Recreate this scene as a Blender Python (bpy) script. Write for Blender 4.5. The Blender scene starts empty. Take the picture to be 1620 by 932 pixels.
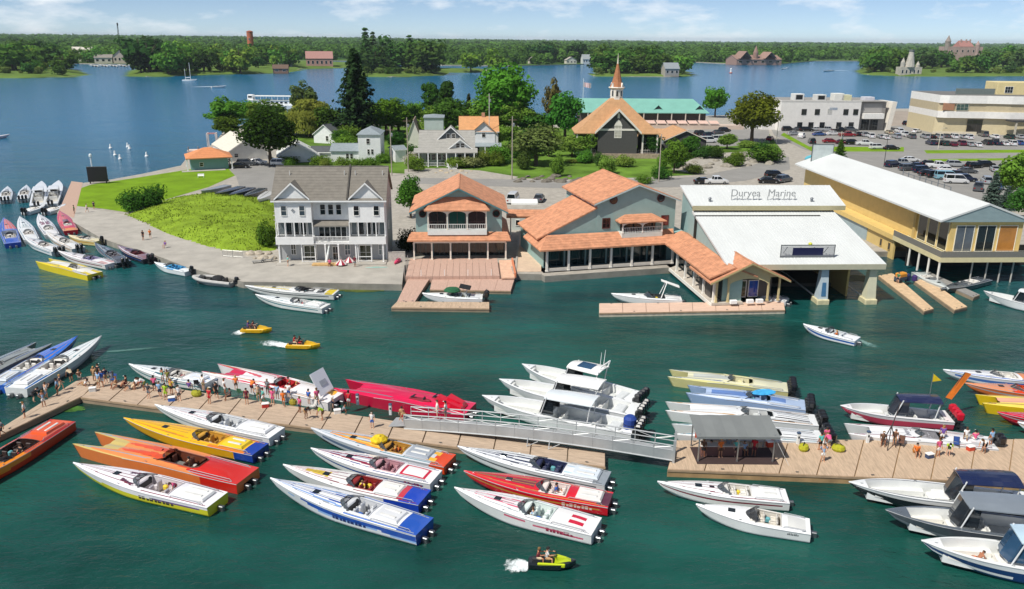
import bpy,bmesh,math,random
import numpy as np
from mathutils import Vector,Matrix,noise as mnoise
random.seed(7);rng=np.random.default_rng(7)
sc=bpy.context.scene
COL=sc.collection
R=math.radians
F_PX,CX,CY,CAM_H=1280.0,810.0,466.0,36.0
PITCH,ROLL=R(17.5),R(0.45)
fw=Vector((0,math.cos(PITCH),-math.sin(PITCH)))
r0=Vector((1,0,0));u0=r0.cross(fw)
cr=r0*math.cos(ROLL)+u0*math.sin(ROLL);cu=cr.cross(fw)
cam=bpy.data.objects.new('camera',bpy.data.cameras.new('camera'))
COL.objects.link(cam)
rot=Matrix((cr,cu,-fw)).transposed()
cam.matrix_world=Matrix.Translation((0,0,CAM_H))@rot.to_4x4()
cam.data.sensor_width=36;cam.data.lens=36*F_PX/1620
cam.data.clip_start=0.5;cam.data.clip_end=60000
sc.camera=cam
def W(px,py,z=0.0):
 """ground point at height z seen at photo pixel px, py"""
 d=fw+cr*((px-CX)/F_PX)-cu*((py-CY)/F_PX)
 t=(z-CAM_H)/d.z
 return Vector((d.x*t,d.y*t,z))
def PX(p):
 v=Vector(p)-Vector((0,0,CAM_H));a=v.dot(fw)
 return CX+F_PX*v.dot(cr)/a,CY-F_PX*v.dot(cu)/a
def zat(py,x,y):
 lo,hi=-5.0,300.0
 for _ in range(40):
  m=(lo+hi)/2
  if PX((x,y,m))[1]>py:lo=m
  else:hi=m
 return lo
SUN_EL=R(54);sdx,sdy=-0.77,-0.64
SUN_AZ=math.atan2(sdx,sdy)
wd=bpy.data.worlds.new('World');sc.world=wd;wd.use_nodes=True
nt=wd.node_tree;bg=nt.nodes['Background'];bg.inputs[1].default_value=0.1
sky=nt.nodes.new('ShaderNodeTexSky');sky.sky_type='NISHITA';sky.sun_disc=False
sky.sun_elevation=SUN_EL;sky.sun_rotation=SUN_AZ
sky.air_density=0.45;sky.dust_density=0.0;sky.ozone_density=3.0
tc=nt.nodes.new('ShaderNodeTexCoord');sp=nt.nodes.new('ShaderNodeSeparateXYZ')
nt.links.new(tc.outputs['Generated'],sp.inputs[0])
def wmath(op,a,b=None,clamp=False):
 n=nt.nodes.new('ShaderNodeMath');n.operation=op;n.use_clamp=clamp
 for i,v in enumerate((a,b)):
  if v is None:continue
  if isinstance(v,(int,float)):n.inputs[i].default_value=v
  else:nt.links.new(v,n.inputs[i])
 return n.outputs[0]
cmb=nt.nodes.new('ShaderNodeCombineXYZ')
for i,k in enumerate((9.0,9.0,30.0)):nt.links.new(wmath('MULTIPLY',sp.outputs[i],k),cmb.inputs[i])
cn=nt.nodes.new('ShaderNodeTexNoise');cn.inputs['Scale'].default_value=1.0
cn.inputs['Detail'].default_value=6;cn.inputs['Roughness'].default_value=0.58
nt.links.new(cmb.outputs[0],cn.inputs['Vector'])
rp=nt.nodes.new('ShaderNodeValToRGB')
rp.color_ramp.elements[0].position=0.5;rp.color_ramp.elements[0].color=(0,0,0,1)
rp.color_ramp.elements[1].position=0.68;rp.color_ramp.elements[1].color=(1,1,1,1)
nt.links.new(cn.outputs[0],rp.inputs[0])
mx=nt.nodes.new('ShaderNodeMix');mx.data_type='RGBA'
nt.links.new(wmath('MULTIPLY',rp.outputs[0],0.75),mx.inputs[0])
hs=nt.nodes.new('ShaderNodeHueSaturation');hs.inputs['Saturation'].default_value=.95;hs.inputs['Value'].default_value=.93
nt.links.new(sky.outputs[0],hs.inputs['Color'])
nt.links.new(hs.outputs[0],mx.inputs[6]);mx.inputs[7].default_value=(9.5,9.7,9.9,1)
nt.links.new(mx.outputs[2],bg.inputs[0])
sl=bpy.data.lights.new('sun','SUN');sl.energy=4.4;sl.angle=R(0.53);sl.color=(1,0.955,0.88)
so=bpy.data.objects.new('sun',sl);COL.objects.link(so)
hn=math.hypot(sdx,sdy)
sdir=Vector((sdx/hn*math.cos(SUN_EL),sdy/hn*math.cos(SUN_EL),math.sin(SUN_EL)))
so.rotation_euler=sdir.to_track_quat('Z','Y').to_euler();so.location=sdir*300
sc.view_settings.view_transform='Standard';sc.view_settings.look='None'
sc.view_settings.exposure=0.15;sc.view_settings.gamma=1
def lin(c):
 c/=255.0
 return c/12.92 if c<=0.04045 else((c+0.055)/1.055)**2.4
def rgb(h):
 if isinstance(h,str):
  h=h.lstrip('#');h=''.join(c*2 for c in h) if len(h)==3 else h;h=tuple(int(h[i:i+2],16) for i in(0,2,4))
 return tuple(lin(c) for c in h)+(1,)
_M={}
def mat(col,rough=0.6,metal=0.0,var=0.12,scale=1.5,bump=0.0,bscale=8.0,coat=0.0,stretch=None,kind=None,spec=0.5,rnd=0.0):
 key=(str(col),rough,metal,var,scale,bump,bscale,coat,stretch,kind,spec,rnd)
 if key in _M:return _M[key]
 m=bpy.data.materials.new('mat_'+str(len(_M)));m.use_nodes=True;_M[key]=m
 t=m.node_tree;n=t.nodes;L=t.links;b=n['Principled BSDF']
 c=rgb(col);m.diffuse_color=c
 b.inputs['Roughness'].default_value=rough;b.inputs['Metallic'].default_value=metal
 b.inputs['Coat Weight'].default_value=coat;b.inputs['Specular IOR Level'].default_value=spec
 tcn=n.new('ShaderNodeTexCoord');vec=tcn.outputs['Object']
 if stretch:
  mp=n.new('ShaderNodeMapping');mp.inputs['Scale'].default_value=stretch
  L.new(vec,mp.inputs[0]);vec=mp.outputs[0]
 nz=n.new('ShaderNodeTexNoise');nz.inputs['Scale'].default_value=scale;nz.inputs['Detail'].default_value=5
 nz.inputs['Roughness'].default_value=0.62;L.new(vec,nz.inputs['Vector'])
 mr=n.new('ShaderNodeMapRange');mr.inputs[1].default_value=0.3;mr.inputs[2].default_value=0.7
 mr.inputs[3].default_value=1-var;mr.inputs[4].default_value=1+var;L.new(nz.outputs[0],mr.inputs[0])
 hv=n.new('ShaderNodeHueSaturation');hv.inputs['Color'].default_value=c
 val=mr.outputs[0]
 if rnd:
  oi=n.new('ShaderNodeObjectInfo');m2=n.new('ShaderNodeMapRange')
  m2.inputs[3].default_value=1-rnd;m2.inputs[4].default_value=1+rnd;L.new(oi.outputs['Random'],m2.inputs[0])
  mm=n.new('ShaderNodeMath');mm.operation='MULTIPLY';L.new(val,mm.inputs[0]);L.new(m2.outputs[0],mm.inputs[1]);val=mm.outputs[0]
 L.new(val,hv.inputs['Value']);L.new(hv.outputs[0],b.inputs['Base Color'])
 if bump:
  nb=n.new('ShaderNodeTexNoise');nb.inputs['Scale'].default_value=bscale;nb.inputs['Detail'].default_value=4
  L.new(vec,nb.inputs['Vector']);bp=n.new('ShaderNodeBump');bp.inputs['Strength'].default_value=bump
  bp.inputs['Distance'].default_value=0.1;L.new(nb.outputs[0],bp.inputs['Height']);L.new(bp.outputs[0],b.inputs['Normal'])
 return m
def gel(col):return mat(col,0.22,var=0.05,scale=0.7,coat=0.5)
def cloth(col):return mat(col,0.85,var=0.14,scale=6)
def metalm(col='#b9bdbd',rough=0.35):return mat(col,rough,0.9,var=0.06)
def glass(col='#10171b'):return mat(col,0.08,0.0,var=0.25,scale=0.4,spec=0.8)
def paint(col,rough=0.6):return mat(col,rough,var=0.07,scale=0.8,bump=0.08,bscale=5)
def siding(col):
 key=('siding',col)
 if key in _M:return _M[key]
 m=paint(col).copy();_M[key]=m;t=m.node_tree;n=t.nodes;b=n['Principled BSDF']
 tcn=n.new('ShaderNodeTexCoord');w=n.new('ShaderNodeTexWave');w.wave_type='BANDS';w.bands_direction='Z'
 w.wave_profile='SAW';w.inputs['Scale'].default_value=1.6;t.links.new(tcn.outputs['Object'],w.inputs['Vector'])
 bp=n.new('ShaderNodeBump');bp.inputs['Strength'].default_value=0.5;bp.inputs['Distance'].default_value=0.03
 t.links.new(w.outputs[0],bp.inputs['Height']);t.links.new(bp.outputs[0],b.inputs['Normal'])
 return m
def foliage(col,hue=0.03,val=0.35,trans=0.35,nscale=0.35):
 key=('fol',col,hue,val,trans,nscale)
 if key in _M:return _M[key]
 m=bpy.data.materials.new('foliage_'+str(len(_M)));m.use_nodes=True;_M[key]=m
 t=m.node_tree;n=t.nodes;L=t.links;n.remove(n['Principled BSDF'])
 c=rgb(col);m.diffuse_color=c
 tcn=n.new('ShaderNodeTexCoord');nz=n.new('ShaderNodeTexNoise');nz.inputs['Scale'].default_value=nscale
 nz.inputs['Detail'].default_value=6;L.new(tcn.outputs['Object'],nz.inputs['Vector'])
 oi=n.new('ShaderNodeObjectInfo')
 hv=n.new('ShaderNodeHueSaturation');hv.inputs['Color'].default_value=c
 def mr(src,a,b2,lo=0.3,hi=0.7):
  k=n.new('ShaderNodeMapRange');k.inputs[1].default_value=lo;k.inputs[2].default_value=hi
  k.inputs[3].default_value=a;k.inputs[4].default_value=b2;L.new(src,k.inputs[0]);return k.outputs[0]
 L.new(mr(oi.outputs['Random'],0.472-hue*.6,0.488+hue*.3,0,1),hv.inputs['Hue'])
 hv.inputs['Saturation'].default_value=.94;mu=n.new('ShaderNodeMath');mu.operation='MULTIPLY'
 L.new(mr(nz.outputs[0],1-val,1+val),mu.inputs[0]);L.new(mr(oi.outputs['Random'],0.8,1.25,0,1),mu.inputs[1])
 L.new(mu.outputs[0],hv.inputs['Value'])
 d=n.new('ShaderNodeBsdfDiffuse');tr=n.new('ShaderNodeBsdfTranslucent');mixs=n.new('ShaderNodeMixShader')
 mixs.inputs[0].default_value=trans
 L.new(hv.outputs[0],d.inputs[0]);L.new(hv.outputs[0],tr.inputs[0]);L.new(d.outputs[0],mixs.inputs[1]);L.new(tr.outputs[0],mixs.inputs[2])
 L.new(mixs.outputs[0],n['Material Output'].inputs[0])
 return m
class MB:
 def __init__(s):s.v=[];s.f=[];s.m=[];s.cur=0
 def add(s,vs,fs,mi=None):
  o=len(s.v);s.v+=[tuple(p) for p in vs]
  for f in fs:s.f.append(tuple(i+o for i in f));s.m.append(s.cur if mi is None else mi)
  return s
 def box(s,x0,x1,y0,y1,z0,z1,mi=None):
  if x0>x1:x0,x1=x1,x0
  if y0>y1:y0,y1=y1,y0
  return s.add([(x0,y0,z0),(x1,y0,z0),(x1,y1,z0),(x0,y1,z0),(x0,y0,z1),(x1,y0,z1),(x1,y1,z1),(x0,y1,z1)],[(0,3,2,1),(4,5,6,7),(0,1,5,4),(1,2,6,5),(2,3,7,6),(3,0,4,7)],mi)
 def rbox(s,x0,x1,y0,y1,z0,z1,b=0.05,mi=None):
  """box with chamfered top edges and corners"""
  b=min(b,(x1-x0)/2.2,(y1-y0)/2.2,(z1-z0)/1.2)
  def ring(i,z):return[(x0+i,y0+b,z),(x0+b,y0+i,z),(x1-b,y0+i,z),(x1-i,y0+b,z),(x1-i,y1-b,z),(x1-b,y1-i,z),(x0+b,y1-i,z),(x0+i,y1-b,z)]
  a=ring(0,z0);c=ring(0,z1-b);d=[(x0+b,y0+1.4*b,z1),(x0+1.4*b,y0+b,z1),(x1-1.4*b,y0+b,z1),(x1-b,y0+1.4*b,z1),(x1-b,y1-1.4*b,z1),(x1-1.4*b,y1-b,z1),(x0+1.4*b,y1-b,z1),(x0+b,y1-1.4*b,z1)]
  fs=[tuple(range(7,-1,-1)),tuple(range(16,24))]
  for k in range(8):
   j=(k+1)%8;fs+=[(k,j,j+8,k+8),(k+8,j+8,j+16,k+16)]
  return s.add(a+c+d,fs,mi)
 def prism(s,poly,z0,z1,mi=None):
  n=len(poly);vs=[(p[0],p[1],z0) for p in poly]+[(p[0],p[1],z1) for p in poly]
  return s.add(vs,[tuple(range(n-1,-1,-1)),tuple(range(n,2*n))]+[(i,(i+1)%n,(i+1)%n+n,i+n) for i in range(n)],mi)
 def prism_y(s,poly,y0,y1,mi=None):
  n=len(poly);vs=[(p[0],y0,p[1]) for p in poly]+[(p[0],y1,p[1]) for p in poly]
  return s.add(vs,[tuple(range(n)),tuple(range(2*n-1,n-1,-1))]+[((i+1)%n,i,i+n,(i+1)%n+n) for i in range(n)],mi)
 def prism_x(s,poly,x0,x1,mi=None):
  n=len(poly);vs=[(x0,p[0],p[1]) for p in poly]+[(x1,p[0],p[1]) for p in poly]
  return s.add(vs,[tuple(range(n-1,-1,-1)),tuple(range(n,2*n))]+[(i,(i+1)%n,(i+1)%n+n,i+n) for i in range(n)],mi)
 def tube(s,pts,r,n=6,mi=None,cap=True):
  pts=[Vector(p) for p in pts];rr=r if isinstance(r,(list,tuple)) else[r]*len(pts);vs=[];fs=[]
  for i,p in enumerate(pts):
   d=(pts[min(i+1,len(pts)-1)]-pts[max(i-1,0)]).normalized()
   a=d.cross(Vector((0,0,1)) if abs(d.z)<0.9 else Vector((1,0,0))).normalized();b=d.cross(a)
   vs+=[p+(a*math.cos(2*math.pi*k/n)+b*math.sin(2*math.pi*k/n))*rr[i] for k in range(n)]
  for i in range(len(pts)-1):
   for k in range(n):
    j=(k+1)%n;fs.append((i*n+k,(i+1)*n+k,(i+1)*n+j,i*n+j))
  if cap:fs+=[tuple(range(n)),tuple(range(len(pts)*n-1,(len(pts)-1)*n-1,-1))]
  return s.add(vs,fs,mi)
 def lathe(s,prof,c=(0,0,0),n=12,mi=None,sx=1,sy=1):
  vs=[];fs=[]
  for r,z in prof:vs+=[(c[0]+sx*r*math.cos(2*math.pi*k/n),c[1]+sy*r*math.sin(2*math.pi*k/n),c[2]+z) for k in range(n)]
  for i in range(len(prof)-1):
   for k in range(n):
    j=(k+1)%n;fs.append((i*n+k,i*n+j,(i+1)*n+j,(i+1)*n+k))
  fs+=[tuple(range(n-1,-1,-1)),tuple(range((len(prof)-1)*n,len(prof)*n))]
  return s.add(vs,fs,mi)
 def slab(s,a,b,c,d,t,mi=None):
  """quad a b c d (counter-clockwise from above) with thickness t downward"""
  q=[Vector(p) for p in(a,b,c,d)];vs=q+[p-Vector((0,0,t)) for p in q]
  return s.add(vs,[(0,1,2,3),(7,6,5,4),(0,4,5,1),(1,5,6,2),(2,6,7,3),(3,7,4,0)],mi)
 def shingled(s,a,b,c,d,t=0.18,n=8,lift=0.025,mi=None):
  """roof slope: a-b eave, c-d top (a b c d ccw from above); overlapping courses over a solid slab"""
  a,b,c,d=[Vector(p) for p in(a,b,c,d)];s.slab(a,b,c,d,t,mi);nn=(b-a).cross(d-a).normalized()
  for i in range(n):
   u,w=i/n,(i+1.12)/n;w=min(w,1)
   p,q=a.lerp(d,u),b.lerp(c,u);r2,s2=b.lerp(c,w),a.lerp(d,w)
   up=nn*(lift+0.012);lo=nn*0.006
   s.add([p+up,q+up,r2+lo,s2+lo,p+nn*0.001,q+nn*0.001],[(0,1,2,3),(4,5,1,0)],mi)
  return s
 def mesh(s,name,mats,smooth=False):
  me=bpy.data.meshes.new(name);me.from_pydata(s.v,[],s.f)
  for m in mats:me.materials.append(m)
  if len(mats)>1:me.polygons.foreach_set('material_index',[min(i,len(mats)-1) for i in s.m])
  if smooth:me.polygons.foreach_set('use_smooth',[True]*len(s.f))
  me.update();return me
 def build(s,name,mats,parent=None,loc=(0,0,0),rz=0.0,smooth=False):
  if not isinstance(mats,(list,tuple)):mats=[mats]
  return link(name,s.mesh(name,mats,smooth),parent,loc,rz)
def link(name,me,parent=None,loc=(0,0,0),rz=0.0):
 o=bpy.data.objects.new(name,me);COL.objects.link(o);o.location=loc;o.rotation_euler=(0,0,rz)
 if parent:o.parent=parent
 return o
def tag(o,label=None,cat=None,group=None,kind=None):
 if label:o['label']=label
 if cat:o['category']=cat
 if group:o['group']=group
 if kind:o['kind']=kind
 return o
def thing(name,label,cat,loc=(0,0,0),rz=0.0,group=None):
 o=bpy.data.objects.new(name,None);COL.objects.link(o);o.location=loc;o.rotation_euler=(0,0,rz)
 o.empty_display_size=0.3
 return tag(o,label,cat,group)
def kids(o):return[c for c in o.children]
def dup(root,loc,rz,label=None,group=None,scale=None):
 r=root.copy();COL.objects.link(r);r.location=loc;r.rotation_euler=(0,0,rz)
 if scale:r.scale=scale
 if label:r['label']=label
 if group:r['group']=group
 for ch in list(root.children):
  c=ch.copy();COL.objects.link(c);c.parent=r
  for g in list(ch.children):
   d=g.copy();COL.objects.link(d);d.parent=c
 return r
def xf(root):
 return Matrix.Translation(root.location)@Matrix.Rotation(root.rotation_euler.z,4,'Z')
def slotmat(o,i,m):
 o.material_slots[i].link='OBJECT';o.material_slots[i].material=m
ORD=['first','second','third','fourth','fifth','sixth','seventh','eighth','ninth','tenth','eleventh','twelfth','thirteenth','fourteenth','fifteenth','sixteenth','seventeenth','eighteenth','nineteenth','twentieth']
GZ=1.0
DZ=0.65
from mathutils.geometry import tessellate_polygon
def sheet(name,pts,z,m,side=0.0,kind='structure',parent=None):
 """flat polygon sheet (pts in metres) with optional vertical sides going down"""
 p3=[Vector((p[0],p[1],0)) for p in pts];tris=tessellate_polygon([p3]);b=MB()
 area=sum(p3[i].x*p3[(i+1)%len(p3)].y-p3[(i+1)%len(p3)].x*p3[i].y for i in range(len(p3)))
 vs=[(p.x,p.y,z) for p in p3];fs=[]
 for t in tris:
  q=[p3[i] for i in t];n=(q[1]-q[0]).cross(q[2]-q[0]).z
  fs.append(tuple(t) if n>0 else tuple(reversed(t)))
 b.add(vs,fs)
 if side:
  n=len(p3);w=[(p.x,p.y,z) for p in p3]+[(p.x,p.y,z-side) for p in p3]
  b.add(w,[(i,i+n,(i+1)%n+n,(i+1)%n) if area>0 else(i,(i+1)%n,(i+1)%n+n,i+n) for i in range(n)],1)
 ms=m if isinstance(m,(list,tuple)) else[m]
 o=b.build(name,ms,parent)
 if kind:o['kind']=kind
 return o
def pxs(lst,z):return[W(x,y,z) for x,y in lst]
def water_mat():
 m=bpy.data.materials.new('water');m.use_nodes=True;t=m.node_tree;n=t.nodes;L=t.links;b=n['Principled BSDF']
 b.inputs['Roughness'].default_value=0.14;b.inputs['IOR'].default_value=1.33
 tcn=n.new('ShaderNodeTexCoord')
 def tex(sx,sy,scale,det,rough=0.55,rz=0.0):
  mp=n.new('ShaderNodeMapping');mp.inputs['Scale'].default_value=(sx,sy,1);mp.inputs['Rotation'].default_value=(0,0,rz)
  L.new(tcn.outputs['Object'],mp.inputs[0]);z=n.new('ShaderNodeTexNoise');z.inputs['Scale'].default_value=scale
  z.inputs['Detail'].default_value=det;z.inputs['Roughness'].default_value=rough;L.new(mp.outputs[0],z.inputs['Vector']);return z.outputs[0]
 big=tex(1,1.6,0.012,4);mid=tex(0.6,1.2,0.09,4);w1=tex(0.7,1.25,0.55,5,0.6,0.2);w2=tex(0.9,1.5,2.2,4,0.6,-0.3);w3=tex(0.5,1.0,0.12,5,0.6,0.1)
 r=n.new('ShaderNodeValToRGB');r.color_ramp.elements[0].position=0.38;r.color_ramp.elements[0].color=rgb('#0b322c')
 r.color_ramp.elements[1].position=0.64;r.color_ramp.elements[1].color=rgb('#1d5b50')
 a=n.new('ShaderNodeMath');a.operation='ADD';L.new(big,a.inputs[0]);L.new(mid,a.inputs[1])
 h=n.new('ShaderNodeMath');h.operation='MULTIPLY';L.new(a.outputs[0],h.inputs[0]);h.inputs[1].default_value=0.5
 L.new(h.outputs[0],r.inputs[0])
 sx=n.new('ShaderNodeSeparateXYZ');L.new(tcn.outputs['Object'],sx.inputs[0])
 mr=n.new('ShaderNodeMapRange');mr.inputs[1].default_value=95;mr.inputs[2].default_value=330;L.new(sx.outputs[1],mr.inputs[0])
 mc=n.new('ShaderNodeMix');mc.data_type='RGBA';L.new(mr.outputs[0],mc.inputs[0]);L.new(r.outputs[0],mc.inputs[6]);mc.inputs[7].default_value=rgb('#0b648a')  # sky reflection painted into the base colour: teal turns blue with distance
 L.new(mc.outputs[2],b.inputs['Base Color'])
 def bump(hh,st,dist,prev=None):
  k=n.new('ShaderNodeBump');k.inputs['Strength'].default_value=st;k.inputs['Distance'].default_value=dist;L.new(hh,k.inputs['Height'])
  if prev:L.new(prev,k.inputs['Normal'])
  return k.outputs[0]
 nn=bump(w3,0.6,1.2);nn=bump(w1,0.7,0.36,nn);nn=bump(w2,0.6,0.10,nn)
 L.new(nn,b.inputs['Normal'])
 return m
wb=MB();wb.add([(-30000,-200,0),(30000,-200,0),(30000,45000,0),(-30000,45000,0)],[(0,1,2,3)])
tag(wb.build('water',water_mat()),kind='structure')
M_conc=mat('#a9a49a',0.85,var=0.16,scale=0.35,bump=0.15,bscale=3)
M_concwall=mat('#8d897f',0.9,var=0.25,scale=0.5,bump=0.3,bscale=2)
M_grass=mat('#6f8f1e',0.95,var=0.22,scale=0.25,bump=0.5,bscale=5,spec=0.1)
M_field=mat('#7c952c',0.95,var=0.35,scale=0.3,bump=0.8,bscale=3,spec=0.1)
M_asph=mat('#8a8883',0.9,var=0.1,scale=0.2,bump=0.1,bscale=6)
M_gravel=mat('#a39d92',0.95,var=0.2,scale=0.8,bump=0.4,bscale=8)
shore=[(90,337),(118,352),(160,377),(205,392),(243,403),(300,424),(345,436),(385,446),(480,447),(636,450),(640,419),(700,417),(806,415),(812,433),(857,434),(862,437),(1062,423),(1120,400),(1330,398),(1440,398),(1800,402),(2100,300),(2100,172),(1640,171),(1400,172),(1200,181),(1080,184),(920,186),(850,186),(700,182),(560,182),(470,187),(400,190),(352,210),(338,228),(300,244),(286,262),(225,275),(165,286),(133,289),(115,300)]
sheet('ground',pxs(shore,GZ),GZ,[M_gravel,M_concwall],2.5)
sheet('quay',pxs([(92,338),(160,376.5),(243,402.5),(300,423.5),(385,445.5),(480,446.5),(636,449.5),(639,424),(560,421),(440,418),(360,400),(270,372),(200,340),(150,332),(118,325)],GZ),GZ+.01,M_conc)
sheet('boardwalk',pxs([(92,337),(117,345),(131,289),(113,287)],GZ),GZ+.03,mat('#b79a88',0.8,var=.15,scale=2,stretch=(1,6,1)),.25)
sheet('lawn',pxs([(120,326),(127,298),(145,292),(225,280),(300,268),(345,264),(372,262),(376,276),(330,296),(262,316),(200,336),(160,330)],GZ),GZ+.02,M_grass)
def field_z(p,poly,h):
 d=1e9;n=len(poly)
 for i in range(n):
  a,b=poly[i],poly[(i+1)%n];ab=(b-a).to_2d();t=max(0,min(1,(p-a).to_2d().dot(ab)/ab.length_squared))
  d=min(d,((p-a).to_2d()-ab*t).length)
 return h*(1-math.exp(-d/5))+0.35*min(d,1)*mnoise.noise(p*0.12)+0.12*min(d,1)*mnoise.noise(p*0.6)
def inside(p,poly):
 c=False;n=len(poly);j=n-1
 for i in range(n):
  if(poly[i].y>p.y)!=(poly[j].y>p.y) and p.x<(poly[j].x-poly[i].x)*(p.y-poly[i].y)/(poly[j].y-poly[i].y)+poly[i].x:c=not c
  j=i
 return c
def mound(name,poly,h,m,step=1.2,kind='structure',z0=GZ):
 xs=[p.x for p in poly];ys=[p.y for p in poly];bm=bmesh.new()
 vs=[bm.verts.new((p.x,p.y,z0+.02)) for p in poly]
 idx={};b=MB();x=min(xs)
 nx=int((max(xs)-min(xs))/step)+1;ny=int((max(ys)-min(ys))/step)+1
 for i in range(nx+1):
  for j in range(ny+1):
   p=Vector((min(xs)+i*step,min(ys)+j*step,0))
   z=z0+.02+field_z(p,poly,h) if inside(p,poly) else z0-.3
   idx[i,j]=len(b.v);b.v.append((p.x,p.y,z))
 for i in range(nx):
  for j in range(ny):
   q=[idx[i,j],idx[i+1,j],idx[i+1,j+1],idx[i,j+1]]
   if any(b.v[k][2]>z0 for k in q):b.f.append(tuple(q));b.m.append(0)
 bm.free();o=b.build(name,m,smooth=True)
 if kind:o['kind']=kind
 return o
FIELD=pxs([(196,340),(262,317),(330,306),(400,312),(436,318),(438,398),(400,398),(352,396),(300,382),(262,368),(225,352)],GZ)
sheet('chapel_parking',pxs([(1088,206),(1216,200),(1218,226),(1150,232),(1096,230)],GZ),GZ+.03,M_asph)
sheet('rocky_ground',pxs([(1062,268),(1110,244),(1180,240),(1236,244),(1190,262),(1110,278)],GZ),GZ+.035,M_gravel)
sheet('gravel_lane',pxs([(640,268),(700,266),(760,270),(820,280),(812,284),(640,281)],GZ),GZ+.035,M_gravel)
GB=mound('grassy_bank',FIELD,1.7,M_field)
def tufts(name,poly,n,h,col,zf):
 b=MB();xs=[q.x for q in poly];ys=[q.y for q in poly];k=0
 while k<n:
  q=Vector((random.uniform(min(xs),max(xs)),random.uniform(min(ys),max(ys)),0))
  if not inside(q,poly) or mnoise.noise(q*.25)<random.uniform(-.5,.35):continue
  k+=1;z=zf(q);a=random.uniform(0,6.28);s=h*random.uniform(.5,1.3);u=Vector((math.cos(a),math.sin(a),0))*s*.5;l=Vector((random.uniform(-.3,.3),random.uniform(-.3,.3),0))*s
  b.add([q-u+Vector((0,0,z-.05)),q+u+Vector((0,0,z-.05)),q+u*.6+l+Vector((0,0,z+s)),q-u*.5+l+Vector((0,0,z+s*.8))],[(0,1,2,3)])
 o=b.build(name,foliage(col,hue=.0,val=.6,trans=.4,nscale=.25));o['kind']='stuff'
GRASSY=FIELD
sheet('road',pxs([(362,268),(385,256),(440,262),(440,300),(420,316),(380,300),(374,280)],GZ),GZ+.025,M_asph)
sheet('street',pxs([(640,290),(815,296),(930,299),(1070,296),(1180,286),(1250,268),(1248,248),(1180,262),(1110,280),(1040,282),(910,287),(810,284),(640,280)],GZ),GZ+.025,M_asph)
sheet('parking_lot',pxs([(1215,196),(1420,192),(1640,205),(1950,215),(1950,330),(1640,330),(1500,320),(1380,262),(1270,236),(1225,214)],GZ),GZ+.03,M_asph)
sheet('lawn_behind_houses',pxs([(440,262),(640,275),(815,282),(910,284),(1040,280),(1110,276),(1180,258),(1238,240),(1212,205),(1100,210),(1000,205),(800,200),(620,200),(500,200),(440,225)],GZ),GZ+.015,mat('#5c7a2c',0.95,var=.5,scale=.09,bump=.6,bscale=3,spec=.1))
sheet('grass_strip',pxs([(1462,238),(1640,237),(1900,240),(1900,244),(1640,241.5),(1466,243)],GZ),GZ+.05,M_grass)
sheet('grass_verge',pxs([(1468,252),(1640,250),(1900,254),(1900,258),(1640,253),(1470,256)],GZ),GZ+.05,M_grass)
sheet('grass_island',pxs([(1235,214),(1240,210),(1280,232),(1430,233),(1430,240),(1285,240)],GZ),GZ+.05,M_grass)
sheet('gravel_yard',pxs([(1402,176),(1472,176),(1478,196),(1400,200)],GZ),GZ+.035,mat('#9a8f82',.95,var=.15,scale=.1))
pl=MB()
for k in range(26):
 a=W(1452+k*7.5,221,0);pl.box(a.x-.06,a.x+.06,a.y-2.6,a.y+2.6,GZ+.036,GZ+.040)
o=pl.build('parking_lines',mat('#d6d4cc',.8));o['kind']='structure'
def weed(name,px,py,rx,ry,col):
 c=W(px,py,0);b=MB();n=18
 ring=[(c.x+rx*math.cos(2*math.pi*k/n)*random.uniform(.6,1.1),c.y+ry*math.sin(2*math.pi*k/n)*random.uniform(.6,1.1),.012) for k in range(n)]
 b.add([(c.x,c.y,.014)]+ring,[(0,k+1,(k+1)%n+1) for k in range(n)])
 for k in range(60):
  a=random.uniform(0,6.28);r=random.random()**.5;x,y=c.x+rx*.8*r*math.cos(a),c.y+ry*.8*r*math.sin(a);s=random.uniform(.15,.4)
  b.add([(x-s,y-s*.4,.018),(x+s,y-s*.3,.03),(x+s*.6,y+s*.5,.02),(x-s*.7,y+s*.4,.028)],[(0,1,2,3)])
 o=b.build(name,mat(col,.6,var=.5,scale=.8));o['kind']='stuff'
for a in[(572,459,4.2,1.2,'#4f5b1c'),(834,438,2.2,.9,'#75821c'),(112,647,1.7,.7,'#3f6a24'),(1010,432,6,.8,'#3c4419'),(1345,440,4,2.4,'#4a4c20')]:weed('seaweed',*a)
M_isl=mat('#5d7434',.95,var=.3,scale=.03,spec=.1)
M_rock=mat('#a49c8c',.9,var=.3,scale=.3,bump=.6,bscale=.8)
def land(name,pts,h,m=M_isl,step=10):
 P=pxs(pts,0);sheet('shore_rocks',P,.45,[M_rock,M_rock],1.5);o=mound(name,P,h,m,step,z0=.3);return o
ISL={'w':[(-330,128),(-120,124),(40,123),(106,122),(128,119.5),(112,112),(60,104),(-120,104),(-330,108)],'n':[(212,120),(232,121.5),(262,121),(330,118),(395,117),(440,115.5),(480,109),(560,107),(570,101),(480,98),(380,100),(260,104),(216,112)],'pt':[(575,121),(620,122),(690,119),(705,115),(770,114.5),(770,111),(700,110),(620,108),(575,110)],'small':[(938,120.5),(1000,121.5),(1060,122),(1092,120),(1080,113),(1010,110),(950,112)],'e':[(1360,113),(1372,118.5),(1450,121),(1640,120),(1960,118),(1960,95),(1640,98),(1500,100),(1375,104)]}
for k,v in ISL.items():land('island',v,2.2)
far_shore=[(-900,106),(-200,104),(110,101),(170,102),(215,102),(300,97),(560,97),(700,104),(820,105),(935,102),(1100,99),(1160,102),(1235,102),(1290,97),(1360,97),(1500,96),(1640,97),(2400,98)]
P=pxs(far_shore,0);back=[(14000,22000,0),(-14000,22000,0)]
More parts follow.
